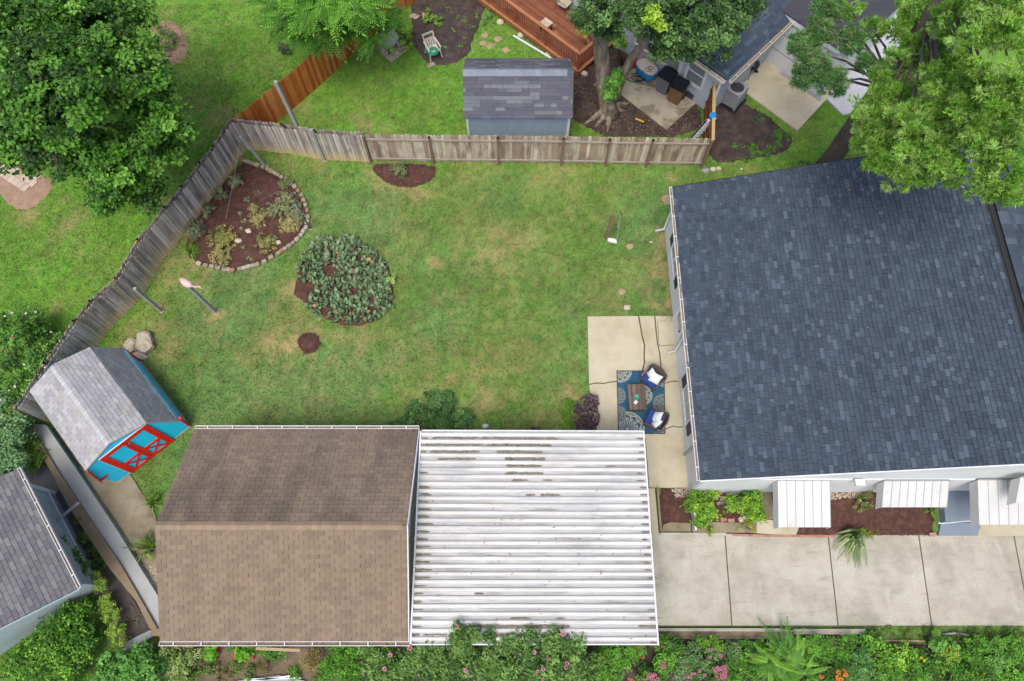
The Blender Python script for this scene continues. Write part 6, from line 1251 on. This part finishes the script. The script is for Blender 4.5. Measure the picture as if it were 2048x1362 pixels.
for k in range(620):
    px, py, z, r = random.choices(lbs, [l[3] ** 1.6 for l in lbs])[0]; d = unit(RNG.normal(size=(1, 3)))[0]; d[2] = abs(d[2]) * 1.0; c = P(px, py, z); rr = r * random.uniform(.45, .85)
    az = math.atan2(d[1], d[0]) - math.pi / 2 + random.uniform(-1.1, 1.1); allf.append((Vector((c.x + d[0] * rr, c.y + d[1] * rr, c.z + d[2] * rr * .75 - .2)), (random.uniform(-.35, .3), random.uniform(-.3, .3), az), random.uniform(.75, 1.15)))
allf.sort(key=lambda f: (not in_frame(f[0]), -f[0].z)); bigV = []; bigF = []; bigC = []; off = 0
for k, (p, r, s) in enumerate(allf):
    me = random.choice(fm)
    if k < 280: o = link('leaf', me, ct_); o.location = p - L0; o.rotation_euler = r; o.scale = (s, s, s)
    else:
        V, F, Cc = frond_data(.85, 8, .075, .2, .2, C(70, 122, 34)); Mx = np.array(Matrix.LocRotScale(p, __import__('mathutils').Euler(r), Vector((s, s, s)))); bigV.append(V @ Mx[:3, :3].T + Mx[:3, 3]); bigF.append(F + off); bigC.append(Cc); off += len(V)
tag(npmesh('leaves', np.concatenate(bigV), np.concatenate(bigF), M['frond'], ct_, np.concatenate(bigC)), kind='stuff')
plant('shrub', 'yellow green leafy shrub between the round table and the plastic chair', 'shrub', [(806, 62, .3, 20), (815, 85, .3, 18), (798, 45, .3, 14)], 800, .1, G_((110, 144, 50), (140, 168, 66), (84, 120, 44)), .5, .5, .13)
plant('shrub', 'small leafy weed patch in the dark soil above the plastic chair', 'plant', [(860, 36, .2, 16), (880, 45, .15, 14), (858, 22, .2, 12)], 520, .09, G_((110, 148, 60), (136, 160, 84)), .5, .5, .12, stem=False)
for k, (px, py, r) in enumerate([(905, 60, 8), (930, 40, 9), (900, 20, 10), (922, 92, 7), (952, 30, 8), (890, 95, 6), (930, 75, 6), (945, 55, 7), (915, 35, 6)]): plant('weed', 'small pale green weed in the dark soil bed by the deck', 'plant', [(px, py, .08, (r * .02, r * .02, .08))], 60, .08, G_((130, 150, 96), (112, 140, 72)), .4, .5, .07, stem=False, group='weeds in the dark soil bed')
for k in range(14):
    px, py = random.choice([(1490, 300), (1520, 290), (1545, 280), (1535, 255), (1510, 240), (1560, 270), (1500, 315), (1475, 285), (1550, 300), (1525, 310)]); px += random.uniform(-14, 14); py += random.uniform(-10, 10); plant('weed', 'bright green weed in the dark soil near the concrete pad', 'plant', [(px, py, .06, (.3, .25, .08))], 170, .08, G_((104, 150, 70), (88, 134, 52)), .3, .5, .1, stem=False, group='weeds by the concrete pad')
# ---------------------------------------------------------------- leafy tree at the blue house
hm_ = thing('maple_tree', 'leafy tree with forked grey trunk between the deck and the blue house', 'tree', P(1215, 222)); b0 = P(1215, 222)
tree_trunk(hm_, [P(1218, 232, -.1), P(1214, 205, .5), P(1207, 160, 1.5), P(1203, 105, 2.9), P(1196, 50, 4.4), P(1190, 10, 5.4)], [.5, .38, .34, .32, .28, .2], M['bark'], n=14)
bl = MB()
for k, (px, py, z, r_) in enumerate([(1212, 185, .95, .2), (1196, 170, 1.2, .14), (1224, 190, .8, .18), (1200, 132, 2.2, .13), (1216, 120, 2.5, .12), (1208, 205, .5, .2)]): bl.rock(P(px, py, z), (r_, r_, r_ * 1.6), k, 10, 7, .5)
bl.build('burls', M['bark'], hm_)
tree_trunk(hm_, [P(1222, 205, .4), P(1240, 165, 1.2), P(1262, 118, 2.4), P(1300, 70, 3.8), P(1340, 40, 5)], [.26, .21, .18, .14, .1], M['bark'], 'limb')
for k, (px, py) in enumerate([(1165, 250), (1262, 205), (1245, 180), (1190, 255), (1215, 265), (1252, 222)]): a = P(px, py, .0); MB().tube([b0 + (a - b0) * .15 + Vector((0, 0, .25)), b0.lerp(a, .55) + Vector((.05, 0, .1)), a], [.2, .12, .04], 8).build('root', M['bark'], hm_, smooth=True)
tops = [(1185, 15, 6.6, .9), (1240, 10, 7, 1.1), (1300, 20, 7, 1.1), (1350, 60, 6.2, 1.0), (1410, 55, 6.2, 1.1), (1465, 35, 6.2, .9), (1430, 105, 5.2, .6), (1215, 60, 5.2, .5), (1330, 100, 5.2, .6), (1480, 0, 6.4, .9), (1390, 0, 7.2, 1.0), (1160, 35, 6, .5), (1310, -30, 7.4, 1.3), (1375, 95, 5.4, .6)]
for px, py, z, r in tops[3:7]: q = P(px, py, z); s0 = P(1300, 70, 3.8); MB().tube([s0, s0.lerp(q, .5) + Vector((0, 0, .3)), q], [.1, .07, .03], 6).build('limb', M['bark'], hm_, smooth=True)
crown(hm_, 'crown', [lob(px, py, z, r, .7) for px, py, z, r in tops], 520, 30000, .3, .13, G_((66, 96, 56), (86, 116, 72), (108, 138, 92), (52, 80, 46)), M['leaf'], .6, .45, .5, .5, cj=.3)
plant('creeper', 'bright yellow green creeper hanging in the leafy tree by the blue house', 'creeper', [(1305, 30, 7.6, .35), (1318, 50, 7.3, .3)], 420, .12, G_((150, 180, 60), (170, 196, 80)), .6, .5, .2, stem=False)
plant('bush', 'bright green bush growing at the foot of the forked trunk', 'bush', [(1228, 166, 1.9, 19), (1220, 185, 1.6, 17), (1234, 150, 2.0, 12)], 1700, .12, G_((100, 150, 64), (122, 168, 84), (80, 130, 50)), .6, .5, .16, base=tuple(P(1226, 226))); plant('bush', 'yellow green leafy shoots between the trunk and the red mower', 'bush', [(1240, 88, 1.6, 13), (1236, 72, 1.8, 14)], 700, .12, G_((130, 170, 60), (110, 150, 56)), .6, .5, .16, base=tuple(P(1244, 130)))
plant('bush', 'pale green shoots leaning over the deck floor', 'bush', [(1155, 62, 1.3, 9), (1168, 60, 1.5, 9), (1174, 70, 1.2, 7)], 220, .1, G_((140, 168, 70), (120, 150, 60)), .5, .5, .12, base=tuple(P(1186, 100)))
plant('shrub', 'low grey green shrub hugging the left end of the deck', 'shrub', [(975, 40, .2, 14), (980, 25, .25, 12)], 420, .08, G_((132, 152, 108), (110, 138, 84)), .4, .5, .1, stem=False)
# ---------------------------------------------------------------- pine
pt_ = thing('pine_tree', 'tall pine with bright yellow green tufts and a thick trunk behind the dark blue roof', 'tree', P(1650, 338)); b0 = P(1650, 338)
tree_trunk(pt_, [b0 - Vector((0, 0, .2)), b0 + Vector((0, 0, .6)), b0 + Vector((.02, .05, 4)), b0 + Vector((.1, .1, 8)), b0 + Vector((.1, .2, 13))], [.5, .4, .34, .27, .1], M['bark_d'], n=14)
pl_a = [(1625, 135, 6.4, .62), (1640, 60, 6.4, .55), (1605, 95, 6.2, .5), (1660, 165, 6.2, .55), (1700, 80, 6.6, .5), (1600, 160, 6.0, .35), (1655, 20, 6.6, .5), (1735, 130, 6.6, .35)]
pl_b = [(1745, 245, 8.6, .62), (1800, 330, 9, .75), (1775, 185, 8.6, .6), (1850, 265, 9.4, .9), (1905, 170, 10, .9), (1960, 235, 10.6, 1.05), (2010, 330, 10.6, .85), (1895, 345, 9.4, .5), (1985, 110, 11.4, 1.1), (1850, 90, 8, .6), (2035, 200, 11.6, 1.0), (2000, 20, 11.6, 1.1), (1745, 315, 8.6, .42), (2030, 385, 10, .4), (1840, 345, 9.2, .45), (1920, 40, 10, .8), (1830, 20, 8, .6), (1790, 60, 7.6, .4), (1960, 300, 10.4, .7), (1730, 280, 8.4, .4), (1870, 190, 9.2, .6), (1735, 215, 8.2, .45), (1770, 300, 8.8, .6), (1810, 250, 9.2, .6), (1790, 130, 8, .5), (1830, 110, 7.6, .6), (1800, 175, 7.8, .5), (1765, 150, 7.2, .4), (1700, 20, 6.6, .45), (1745, 60, 6.8, .45), (1870, 120, 8.4, .5), (1870, 320, 9.6, .6), (1960, 380, 10, .35), (2000, 370, 10.4, .5)]
def tip(z): return b0 + Vector((.1, .15, min(z, 12.5)))
for px, py, z, r in pl_a + pl_b: q = P(px, py, z); s0 = tip(z - 1.2); MB().tube([s0, s0.lerp(q, .5) + Vector((0, 0, .25)), q], [.055, .04, .015], 6).build('limb', M['bark_d'], pt_, smooth=True)
tw = MB()
for k in range(60):
    px, py = random.choice([(1840, 190), (1690, 60), (1715, 100), (1950, 110), (1770, 215), (1640, 100), (1900, 250), (1820, 240)]); a = P(px + random.uniform(-40, 40), py + random.uniform(-30, 30), random.uniform(7.5, 10.5)); d = Vector(unit(RNG.normal(size=(1, 3)))[0]); tw.tube([a, a + d * .3 + Vector((0, 0, .06)), a + d * .6], [.009, .006, .003], 4)
tag(tw.build('bare_twigs', M['twig'], pt_), kind='stuff')
def pine_needles(lobes, n_cl, n_t, rc, cols, ln=.2, wd=.02, k=9, shell=.5, cj=.25):
    p, o, ids, cc = lobes_points(lobes, n_cl, n_t, rc, shell, .7, .5); ax = unit(o + np.array([0, 0, .55])); nt_ = len(p)
    d = unit(np.repeat(ax, k, axis=0) * 1.0 + RNG.normal(size=(nt_ * k, 3)) * .55); b = unit(np.cross(d, RNG.normal(size=d.shape))); l_ = ln * RNG.uniform(.7, 1.2, (nt_ * k, 1)); q = np.repeat(p, k, axis=0)
    V = np.empty((nt_ * k, 3, 3)); V[:, 0] = q - b * wd * .5; V[:, 1] = q + b * wd * .5; V[:, 2] = q + d * l_
    cl = np.array([c[:3] for c in cols])[RNG.integers(0, len(cols), n_cl)] * RNG.uniform(1 - cj, 1 + cj, (n_cl, 1)); cl = np.repeat(cl[ids] * RNG.uniform(.8, 1.2, (nt_, 1)), k, axis=0) * RNG.uniform(.8, 1.2, (nt_ * k, 1))
    return V.reshape(-1, 3), np.arange(nt_ * k * 3).reshape(-1, 3), np.repeat(cl, 3, axis=0)
V, F, Cc = pine_needles([lob(*l, .7) for l in pl_a], 260, 5200, .19, G_((112, 164, 92), (136, 182, 106), (94, 146, 80)), .15, .024, 9); npmesh('crown', V, F, M['leaf'], pt_, Cc)
V, F, Cc = pine_needles([lob(*l, .75) for l in pl_b], 1300, 24000, .17, G_((164, 212, 92), (138, 194, 72), (184, 226, 122), (114, 170, 60)), .135, .03, 9, .55, .3); npmesh('crown', V, F, M['leaf'], pt_, Cc)
plant('shrub', 'low dark ivy growing at the foot of the pine trunk', 'shrub', [(1612, 338, .15, 18), (1630, 342, .15, 14), (1590, 340, .1, 12)], 800, .09, G_((70, 112, 50), (88, 134, 60)), .6, .6, .12, stem=False)
plant('shrub', 'thin green shrub growing in the round dirt ring beside the maple', 'shrub', [(345, 75, .4, (.4, .6, .35)), (330, 95, .3, (.3, .3, .25)), (318, 60, .4, (.4, .4, .3))], 700, .1, G_((96, 128, 56), (124, 150, 80)), .5, .4, .16, shell=.2)
# ---------------------------------------------------------------- shrubs on the left
rs = plant('shrub', 'large green shrub with white flowers left of the barn shed roof', 'shrub', [(40, 690, 1.2, 55), (85, 720, 1.2, 42), (20, 760, 1.1, 45), (60, 650, .9, 34), (110, 690, .9, 24), (5, 660, 1.0, 40), (60, 770, 1.1, 28)], 9000, .11, G_((84, 124, 56), (104, 146, 66), (64, 100, 44), (124, 164, 84)), .6, .5, .24, cj=.3)
flowers(rs, [P(px, py, 1.9) for px, py in ((24, 626), (52, 627), (71, 624), (10, 632), (102, 664), (48, 729), (30, 773), (18, 781), (0, 800), (90, 735))], 'petal_white', 6, .05)
flowers(rs, [P(px, py, 1.8) for px, py in ((2, 700), (14, 702), (26, 675))], 'petal_pink', 6, .07)
plant('shrub', 'grey green shrub left of the barn shed below the fence end', 'shrub', [(25, 830, 1.0, 36), (10, 880, 1.1, 40), (35, 870, 1.0, 28), (15, 930, 1.2, 36), (5, 790, 1.0, 26)], 5200, .12, G_((112, 146, 112), (92, 126, 92), (132, 162, 130)), .6, .5, .22, cj=.28)
plant('shrub', 'small yellow green bush beside the top end of the retaining wall', 'bush', [(62, 890, .5, 20), (72, 915, .5, 18), (58, 935, .4, 16)], 1100, .1, G_((122, 144, 58), (90, 120, 48)), .55, .5, .16)
plant('creeper', 'low dark creeper between the retaining wall and the blue grey wall', 'creeper', [(160, 1040, .15, 18), (175, 1075, .15, 18), (190, 1105, .15, 18), (200, 1130, .15, 14), (150, 1015, .1, 12)], 2600, .07, G_((96, 112, 62), (72, 96, 48), (124, 130, 84)), .5, .5, .14, stem=False)
plant('shrub', 'dark leafy shrub climbing the lower corner of the grey shingled house', 'shrub', [(140, 1120, .8, 22), (158, 1140, .7, 22), (100, 1060, 1.0, 12), (120, 1085, 1.0, 12), (75, 1018, 1.4, 9)], 1500, .1, G_((72, 108, 50), (96, 132, 60)), .6, .5, .17, base=tuple(P(160, 1140)))
plant('hedge', 'narrow bright yellow green hedge along the dark mossy pad', 'hedge', [(200, 1170, .55, 14), (210, 1200, .55, 15), (222, 1230, .55, 17), (232, 1260, .55, 17), (190, 1150, .5, 10), (215, 1215, .55, 15), (240, 1285, .5, 15)], 3800, .055, G_((150, 176, 76), (128, 158, 60), (166, 190, 100)), .5, .5, .11)
plant('shrub', 'large dark green bush in front of the pale blue gable wall', 'shrub', [(135, 1250, .8, 40), (105, 1270, .8, 36), (172, 1278, .7, 28), (140, 1222, .7, 20), (165, 1215, .6, 16), (75, 1295, .8, 34), (130, 1295, .9, 44), (50, 1330, .8, 40), (120, 1345, .9, 56)], 9500, .1, G_((84, 132, 42), (108, 156, 52), (62, 104, 38), (130, 172, 70)), .6, .5, .24, cj=.32)
plant('shrub', 'broad leaved green bush left of the soil bed under the garage gutter', 'shrub', [(262, 1325, .7, 34), (230, 1340, .8, 38), (292, 1332, .7, 30), (285, 1305, .6, 16), (300, 1355, .8, 34)], 3000, .15, G_((96, 146, 72), (78, 124, 56), (116, 164, 92)), .5, .55, .22, cj=.28)
# ---------------------------------------------------------------- planting behind the garage and along the drive
vg = plant('shrub', 'variegated pale green shrub at the lower left garage corner', 'shrub', [(340, 1310, .5, 26), (365, 1325, .5, 28), (390, 1305, .45, 22), (335, 1345, .5, 26), (360, 1352, .5, 22)], 2600, .07, G_((170, 180, 134), (146, 164, 108), (116, 144, 80)), .5, .5, .14)
plant('bush', 'dry brown twiggy bush under the left end of the lower garage gutter', 'bush', [(350, 1294, .4, 18), (375, 1296, .35, 18), (330, 1296, .4, 14)], 900, .06, G_((134, 112, 84), (112, 92, 68)), .3, .3, .12, shell=.2)
plant('bush', 'round dry brown bush at the right end of the soil bed', 'bush', [(622, 1318, .4, 24), (618, 1335, .35, 18), (630, 1302, .35, 14)], 1500, .08, G_((160, 136, 100), (136, 112, 80), (176, 156, 118)), .2, .3, .14, shell=.2)
for px, py, l_, r in [(425, 1304, 'left red tub planted with green leaves behind the garage', 14), (492, 1304, 'right red tub planted with green leaves behind the garage', 18)]:
    c = P(px, py, 0); MB().prism([(c.x - r * .018, c.y - .2), (c.x + r * .018, c.y - .2), (c.x + r * .018, c.y + .2), (c.x - r * .018, c.y + .2)], 0, .18).build('planter', M['red_pl'], label=l_, cat='planter')
    plant('leafy_plant', 'bright green leaves growing in the ' + l_.split(' planted')[0], 'plant', [(px - 3, py, .3, r * .95), (px - 5, py + 4, .3, r * .75)], 700, .1, G_((112, 168, 52), (92, 146, 44)), .6, .6, .12, stem=False)
for k, (px, py, r, c_) in enumerate([(560, 1306, 16, 0), (540, 1310, 14, 0), (470, 1335, 16, 1), (500, 1345, 14, 1), (425, 1335, 14, 1), (445, 1352, 16, 2), (530, 1330, 14, 2), (410, 1318, 12, 2), (395, 1340, 14, 1), (520, 1290, 14, 0), (470, 1292, 16, 0), (590, 1345, 18, 0), (640, 1352, 20, 0), (380, 1352, 12, 1)]):
    plant('weed', 'low mixed weed clump in the soil bed behind the garage', 'plant', [(px, py, .12, r)], 330, .075, [G_((104, 152, 60), (84, 128, 50)), G_((112, 132, 74), (90, 112, 58)), G_((132, 120, 84), (116, 100, 72))][c_], .45, .5, .12, stem=False, group='weeds in the soil bed behind the garage')
lt = thing('trellis_lid', 'grey sheet with white battens lying at the bottom edge behind the garage', 'sheet', P(540, 1358)); MB().prism([tuple(p[:2]) for p in PP([(470, 1362), (560, 1350), (616, 1362), (620, 1400), (460, 1400)])], .1, .14).build('sheet', M['ac_grey'], lt)
for q in ([(488, 1359), (602, 1356)], [(500, 1362), (580, 1352)]): MB().bar(P(*q[0], .16), P(*q[1], .16), .05, .03).build('batten', M['white'], lt)
MB().bar(P(512, 1297, .5), P(600, 1301, .5), .09, .03).build('pale_board', M['step'], label='pale board lying below the garage gutter', cat='board')
plant('shrub', 'dense bright green leafy clump between the dry round bush and the pink flowered shrub', 'shrub', [(670, 1320, .5, 30), (700, 1335, .5, 30), (660, 1345, .45, 24), (690, 1300, .5, 24), (725, 1300, .5, 24), (700, 1358, .5, 28)], 3400, .1, G_((96, 152, 52), (78, 126, 44), (116, 170, 66)), .3, .5, .17)
hb = plant('shrub', 'long tall shrub with pale pink flowers along the lower carport edge', 'shrub', [(770, 1330, 1.5, 38), (830, 1310, 1.9, 36), (800, 1350, 1.5, 38), (870, 1340, 1.9, 40), (925, 1280, 2.7, 26), (940, 1330, 2.1, 40), (990, 1310, 2.3, 36), (1010, 1350, 1.9, 40), (1060, 1300, 2.5, 30), (1080, 1345, 2.0, 40), (1110, 1290, 2.6, 30), (1140, 1330, 2.1, 36), (1160, 1360, 1.8, 34), (900, 1360, 1.8, 36), (955, 1268, 2.9, 15), (980, 1275, 2.8, 12), (1020, 1285, 2.7, 18), (920, 1262, 2.9, 14), (1150, 1285, 2.5, 20), (750, 1300, 1.4, 26), (1175, 1335, 1.6, 28), (740, 1350, 1.2, 26), (1065, 1270, 2.8, 12), (850, 1285, 2.4, 18), (880, 1300, 2.2, 24)], 22000, .115, G_((108, 138, 78), (88, 120, 62), (124, 154, 94), (74, 106, 54)), .5, .5, .2, ncl=760, cj=.25, base=tuple(P(960, 1320)))
flowers(hb, [P(720 + x * .2637, 1230 + y * .2637, z) for x, y, z in ((375, 250, 2.4), (228, 305, 2.2), (187, 408, 2.1), (1540, 145, 2.9), (1320, 282, 2.7), (1275, 295, 2.7), (1425, 330, 2.6), (1390, 412, 2.5), (1560, 400, 2.5), (805, 420, 2.5), (1385, 488, 2.4), (735, 90, 3.0), (1345, 428, 2.5), (1570, 370, 2.5))], 'petal_pink', 5, .075)
def herb(label, lobes, n, size, cols, asp=.4, rc=.15, fl=None, name='leafy_plant', up=.5):
    t = plant(name, label, 'plant', lobes, n, size, cols, asp, up, rc)
    if fl: flowers(t, [P(a, b, z) for a, b, z in fl[0]], fl[1], fl[2], fl[3])
    return t
E2 = [C(104, 158, 60), C(84, 132, 48), C(124, 174, 76)]; E3 = [C(112, 146, 104), C(94, 128, 86), C(134, 160, 116)]; E1 = [C(76, 118, 44), C(96, 140, 54), C(60, 98, 38)]
def fl_(pts, z=.75): return [(a, b, z + random.uniform(-.05, .1)) for a, b in pts]
Z3 = lambda x, y: (1180 + x * .2246, 1240 + y * .2246)
herb('green leafy plant with red flowers right below the carport corner', [(1215, 1300, .5, 26), (1250, 1310, .5, 30), (1270, 1295, .5, 22), (1230, 1335, .5, 26)], 2600, .09, E2, .4, .16, ([Z3(430, 240) + (.75,), Z3(468, 235) + (.75,), Z3(465, 338) + (.75,), Z3(640, 235) + (.7,)], 'petal_red', 6, .05))
herb('leafy plant with orange red flowers at the bottom edge below the carport corner', [(1195, 1350, .5, 26), (1215, 1360, .5, 24)], 1200, .09, E2, .35, .15, (fl_([Z3(40, 490), Z3(55, 510), Z3(70, 485), Z3(50, 525), Z3(350, 525), Z3(375, 538)]), 'petal_orange', 6, .055))
herb('rosette of pale yellow green leaves below the carport edge', [(1203, 1312, .55, 16)], 90, .24, G_((140, 176, 76), (120, 156, 60)), .25, .1, up=.7)
herb('pink coneflower clump at the bottom edge, the left one', [(1290, 1350, .55, 24), (1310, 1362, .55, 24)], 900, .1, E1, .35, .15, (fl_([Z3(470, 525), Z3(510, 520), Z3(540, 490), Z3(548, 520), Z3(575, 488), Z3(603, 528), Z3(570, 538), Z3(520, 500), Z3(490, 540), Z3(560, 505)]), 'petal_pink', 9, .07), 'coneflower')
herb('upright plant with three pink coneflowers near the drive wall', [(1325, 1335, .5, 20), (1335, 1320, .5, 18)], 1100, .11, E2, .35, .15, (fl_([Z3(655, 382), Z3(665, 415), Z3(645, 420), Z3(640, 405)], .8), 'petal_pink', 9, .065), 'coneflower')
herb('silvery green feathery plant below the drive wall', [(1385, 1300, .5, 24), (1375, 1325, .5, 24), (1400, 1335, .5, 22), (1370, 1345, .45, 22)], 2300, .075, E3, .4, .14)
herb('yellow green rounded plant close to the drive wall', [(1432, 1293, .45, 20), (1405, 1290, .5, 16)], 1100, .07, LG, .5, .13)
herb('plant with dusty purple flower heads in the middle of the flower garden', [(1425, 1312, .5, 20), (1440, 1320, .45, 20), (1465, 1300, .5, 20), (1455, 1330, .45, 18)], 1500, .08, E3, .4, .14, (fl_([Z3(1075, 325), Z3(1075, 268), Z3(1160, 310), Z3(1165, 330), Z3(1060, 330)], .7), 'petal_pink', 8, .06))
herb('dense pink coneflower clump at the bottom edge, left of the large fern', [(1430, 1350, .55, 26), (1445, 1335, .5, 20), (1410, 1355, .5, 24)], 1300, .09, E1, .35, .15, (fl_([Z3(1100 + random.uniform(0, 120), 415 + random.uniform(0, 125)) for _ in range(30)] + [Z3(870, 505), Z3(905, 480), Z3(975, 455), Z3(930, 478), Z3(1020, 490), Z3(860, 510)], .8), 'petal_pink', 9, .065), 'coneflower')
herb('leafy green plant filling the gap right below the drive wall at the carport', [(1345, 1295, .45, 24), (1320, 1290, .45, 20)], 1300, .1, E1, .4, .15)
herb('dense low green leaves filling the gap left of the large fern', [(1480, 1330, .4, 24), (1500, 1350, .4, 26), (1470, 1355, .4, 24), (1495, 1300, .4, 22), (1520, 1290, .35, 16)], 3000, .09, E2 + E1, .4, .15)
herb('dark green leaves under the right side of the large fern', [(1615, 1320, .35, 24), (1620, 1350, .35, 24), (1600, 1295, .3, 18), (1560, 1355, .3, 24)], 2200, .09, E1, .4, .15)
fn = thing('fern', 'large bright green fern with long arching fronds below the driveway', 'fern', P(1560, 1318)); L0 = fn.location
ff = [frond_mesh(l_, 16, .07, .135, d_, C(*c)) for l_, d_, c in ((1.15, .35, (112, 172, 60)), (1.0, .25, (138, 192, 64)), (1.25, .45, (100, 158, 62)), (.8, .2, (132, 190, 64)))]
for k in range(110):
    az = k * 2.399 + random.uniform(-.2, .2); s = random.uniform(.55, .95); r = random.uniform(.02, .22); cx, cy = random.choice([(1530, 1322), (1585, 1325), (1565, 1345), (1560, 1312), (1600, 1345), (1545, 1345)]); c = P(cx, cy, 0); o = link('frond', random.choice(ff), fn); o.location = (c.x - L0.x + r * math.cos(az), c.y - L0.y + r * math.sin(az), random.uniform(.3, .6)); o.rotation_euler = (random.uniform(.1, .6), random.uniform(-.2, .2), az - math.pi / 2); o.scale = (s, s, s)
Z4 = lambda x, y: (1600 + x * .21875, 1240 + y * .21875)
herb('orange lily plant at the bottom edge right of the large fern', [(1655, 1350, .5, 24), (1680, 1345, .5, 26)], 900, .14, E1, .25, .18, (fl_([Z4(405, 460), Z4(410, 505), Z4(350, 480), Z4(375, 545), Z4(340, 520), Z4(195, 520), Z4(345, 552), Z4(420, 500)], .85), 'petal_orange', 6, .075), 'lily')
herb('tall finely cut green plant right of the large fern', [(1640, 1290, .55, 24), (1665, 1300, .5, 24), (1700, 1285, .55, 20), (1690, 1310, .5, 22)], 2300, .1, E2, .22, .16)
herb('bluish green feathery plant right of the orange lilies', [(1715, 1335, .5, 30), (1735, 1350, .5, 28), (1705, 1355, .5, 26), (1730, 1315, .5, 22)], 3000, .085, G_((104, 150, 92), (84, 128, 72), (124, 166, 108)), .3, .15)
herb('bright green round leaved plant along the tan edging timber', [(1750, 1295, .45, 24), (1770, 1320, .45, 26), (1785, 1340, .45, 24), (1760, 1355, .45, 24), (1740, 1285, .4, 16)], 2500, .09, LG[:2] + E2, .7, .16)
herb('yellow green broad leaved plant in the right part of the flower garden', [(1805, 1300, .5, 20), (1800, 1320, .5, 18), (1820, 1310, .45, 18)], 700, .15, G_((150, 186, 78), (124, 164, 60)), .45, .16)
herb('dark leafy plant with small yellow flowers in the flower garden', [(1840, 1330, .45, 30), (1860, 1350, .45, 30), (1820, 1350, .45, 28), (1880, 1325, .45, 24)], 3600, .085, E1 + E2, .35, .15, (fl_([Z4(1135, 370), Z4(1280, 515), Z4(1110, 345)], .7), 'petal_yellow', 6, .04))
herb('large leaved vine spilling over the tan edging timber', [(1865, 1282, .4, 18), (1880, 1278, .35, 14), (1900, 1288, .4, 16)], 260, .2, G_((116, 160, 84), (98, 144, 66)), .7, .2, up=.75)
herb('pale yellow leaved plant beside the large leaved vine', [(1890, 1310, .4, 18), (1915, 1312, .4, 16), (1900, 1325, .4, 14)], 700, .09, G_((170, 186, 96), (140, 166, 70)), .6, .13)
herb('bushy green plant in the lower right part of the flower garden', [(1930, 1335, .5, 34), (1960, 1350, .5, 34), (1910, 1355, .5, 28), (1945, 1310, .45, 26)], 4200, .085, E2 + E1, .35, .15, (fl_([Z4(1675, 440), Z4(1680, 492)], .7), 'petal_yellow', 6, .04))
herb('star leaved pale green plant near the right picture edge', [(1990, 1315, .55, 24), (2000, 1330, .55, 22), (1985, 1300, .5, 18)], 800, .16, G_((124, 166, 96), (104, 150, 76)), .22, .18, up=.65)
herb('rampant green plant in the lower right picture corner', [(2030, 1340, .5, 34), (2040, 1310, .5, 26), (2010, 1355, .5, 28), (2060, 1360, .5, 34)], 3600, .09, E2, .4, .16)
herb('green leafy plant along the timber at the right picture edge', [(2030, 1293, .4, 22), (1960, 1292, .4, 20), (1930, 1290, .35, 16), (2000, 1290, .4, 16)], 1800, .09, E2, .45, .14)
herb('small bright weed at the end of the grey plank', [(1735, 1272, .15, 12)], 160, .08, LG, .6, .1)
for k in range(10): px = 1750 + k * 32 + random.uniform(-8, 8); plant('weed', 'low weed in the grass strip between driveway and timber', 'plant', [(px, 1268 + random.uniform(-5, 6), .06, 14)], 160, .06, G_((112, 128, 62), (90, 108, 52)), .35, .5, .1, stem=False, group='weeds in the driveway strip')
dw = MB().tube([P(1885, 1269, .1), P(1910, 1266, .12), P(1938, 1270, .1)], [.03, .04, .02], 6); dw.build('driftwood', M['post_grey'], label='grey piece of driftwood in the grass strip by the driveway', cat='driftwood')
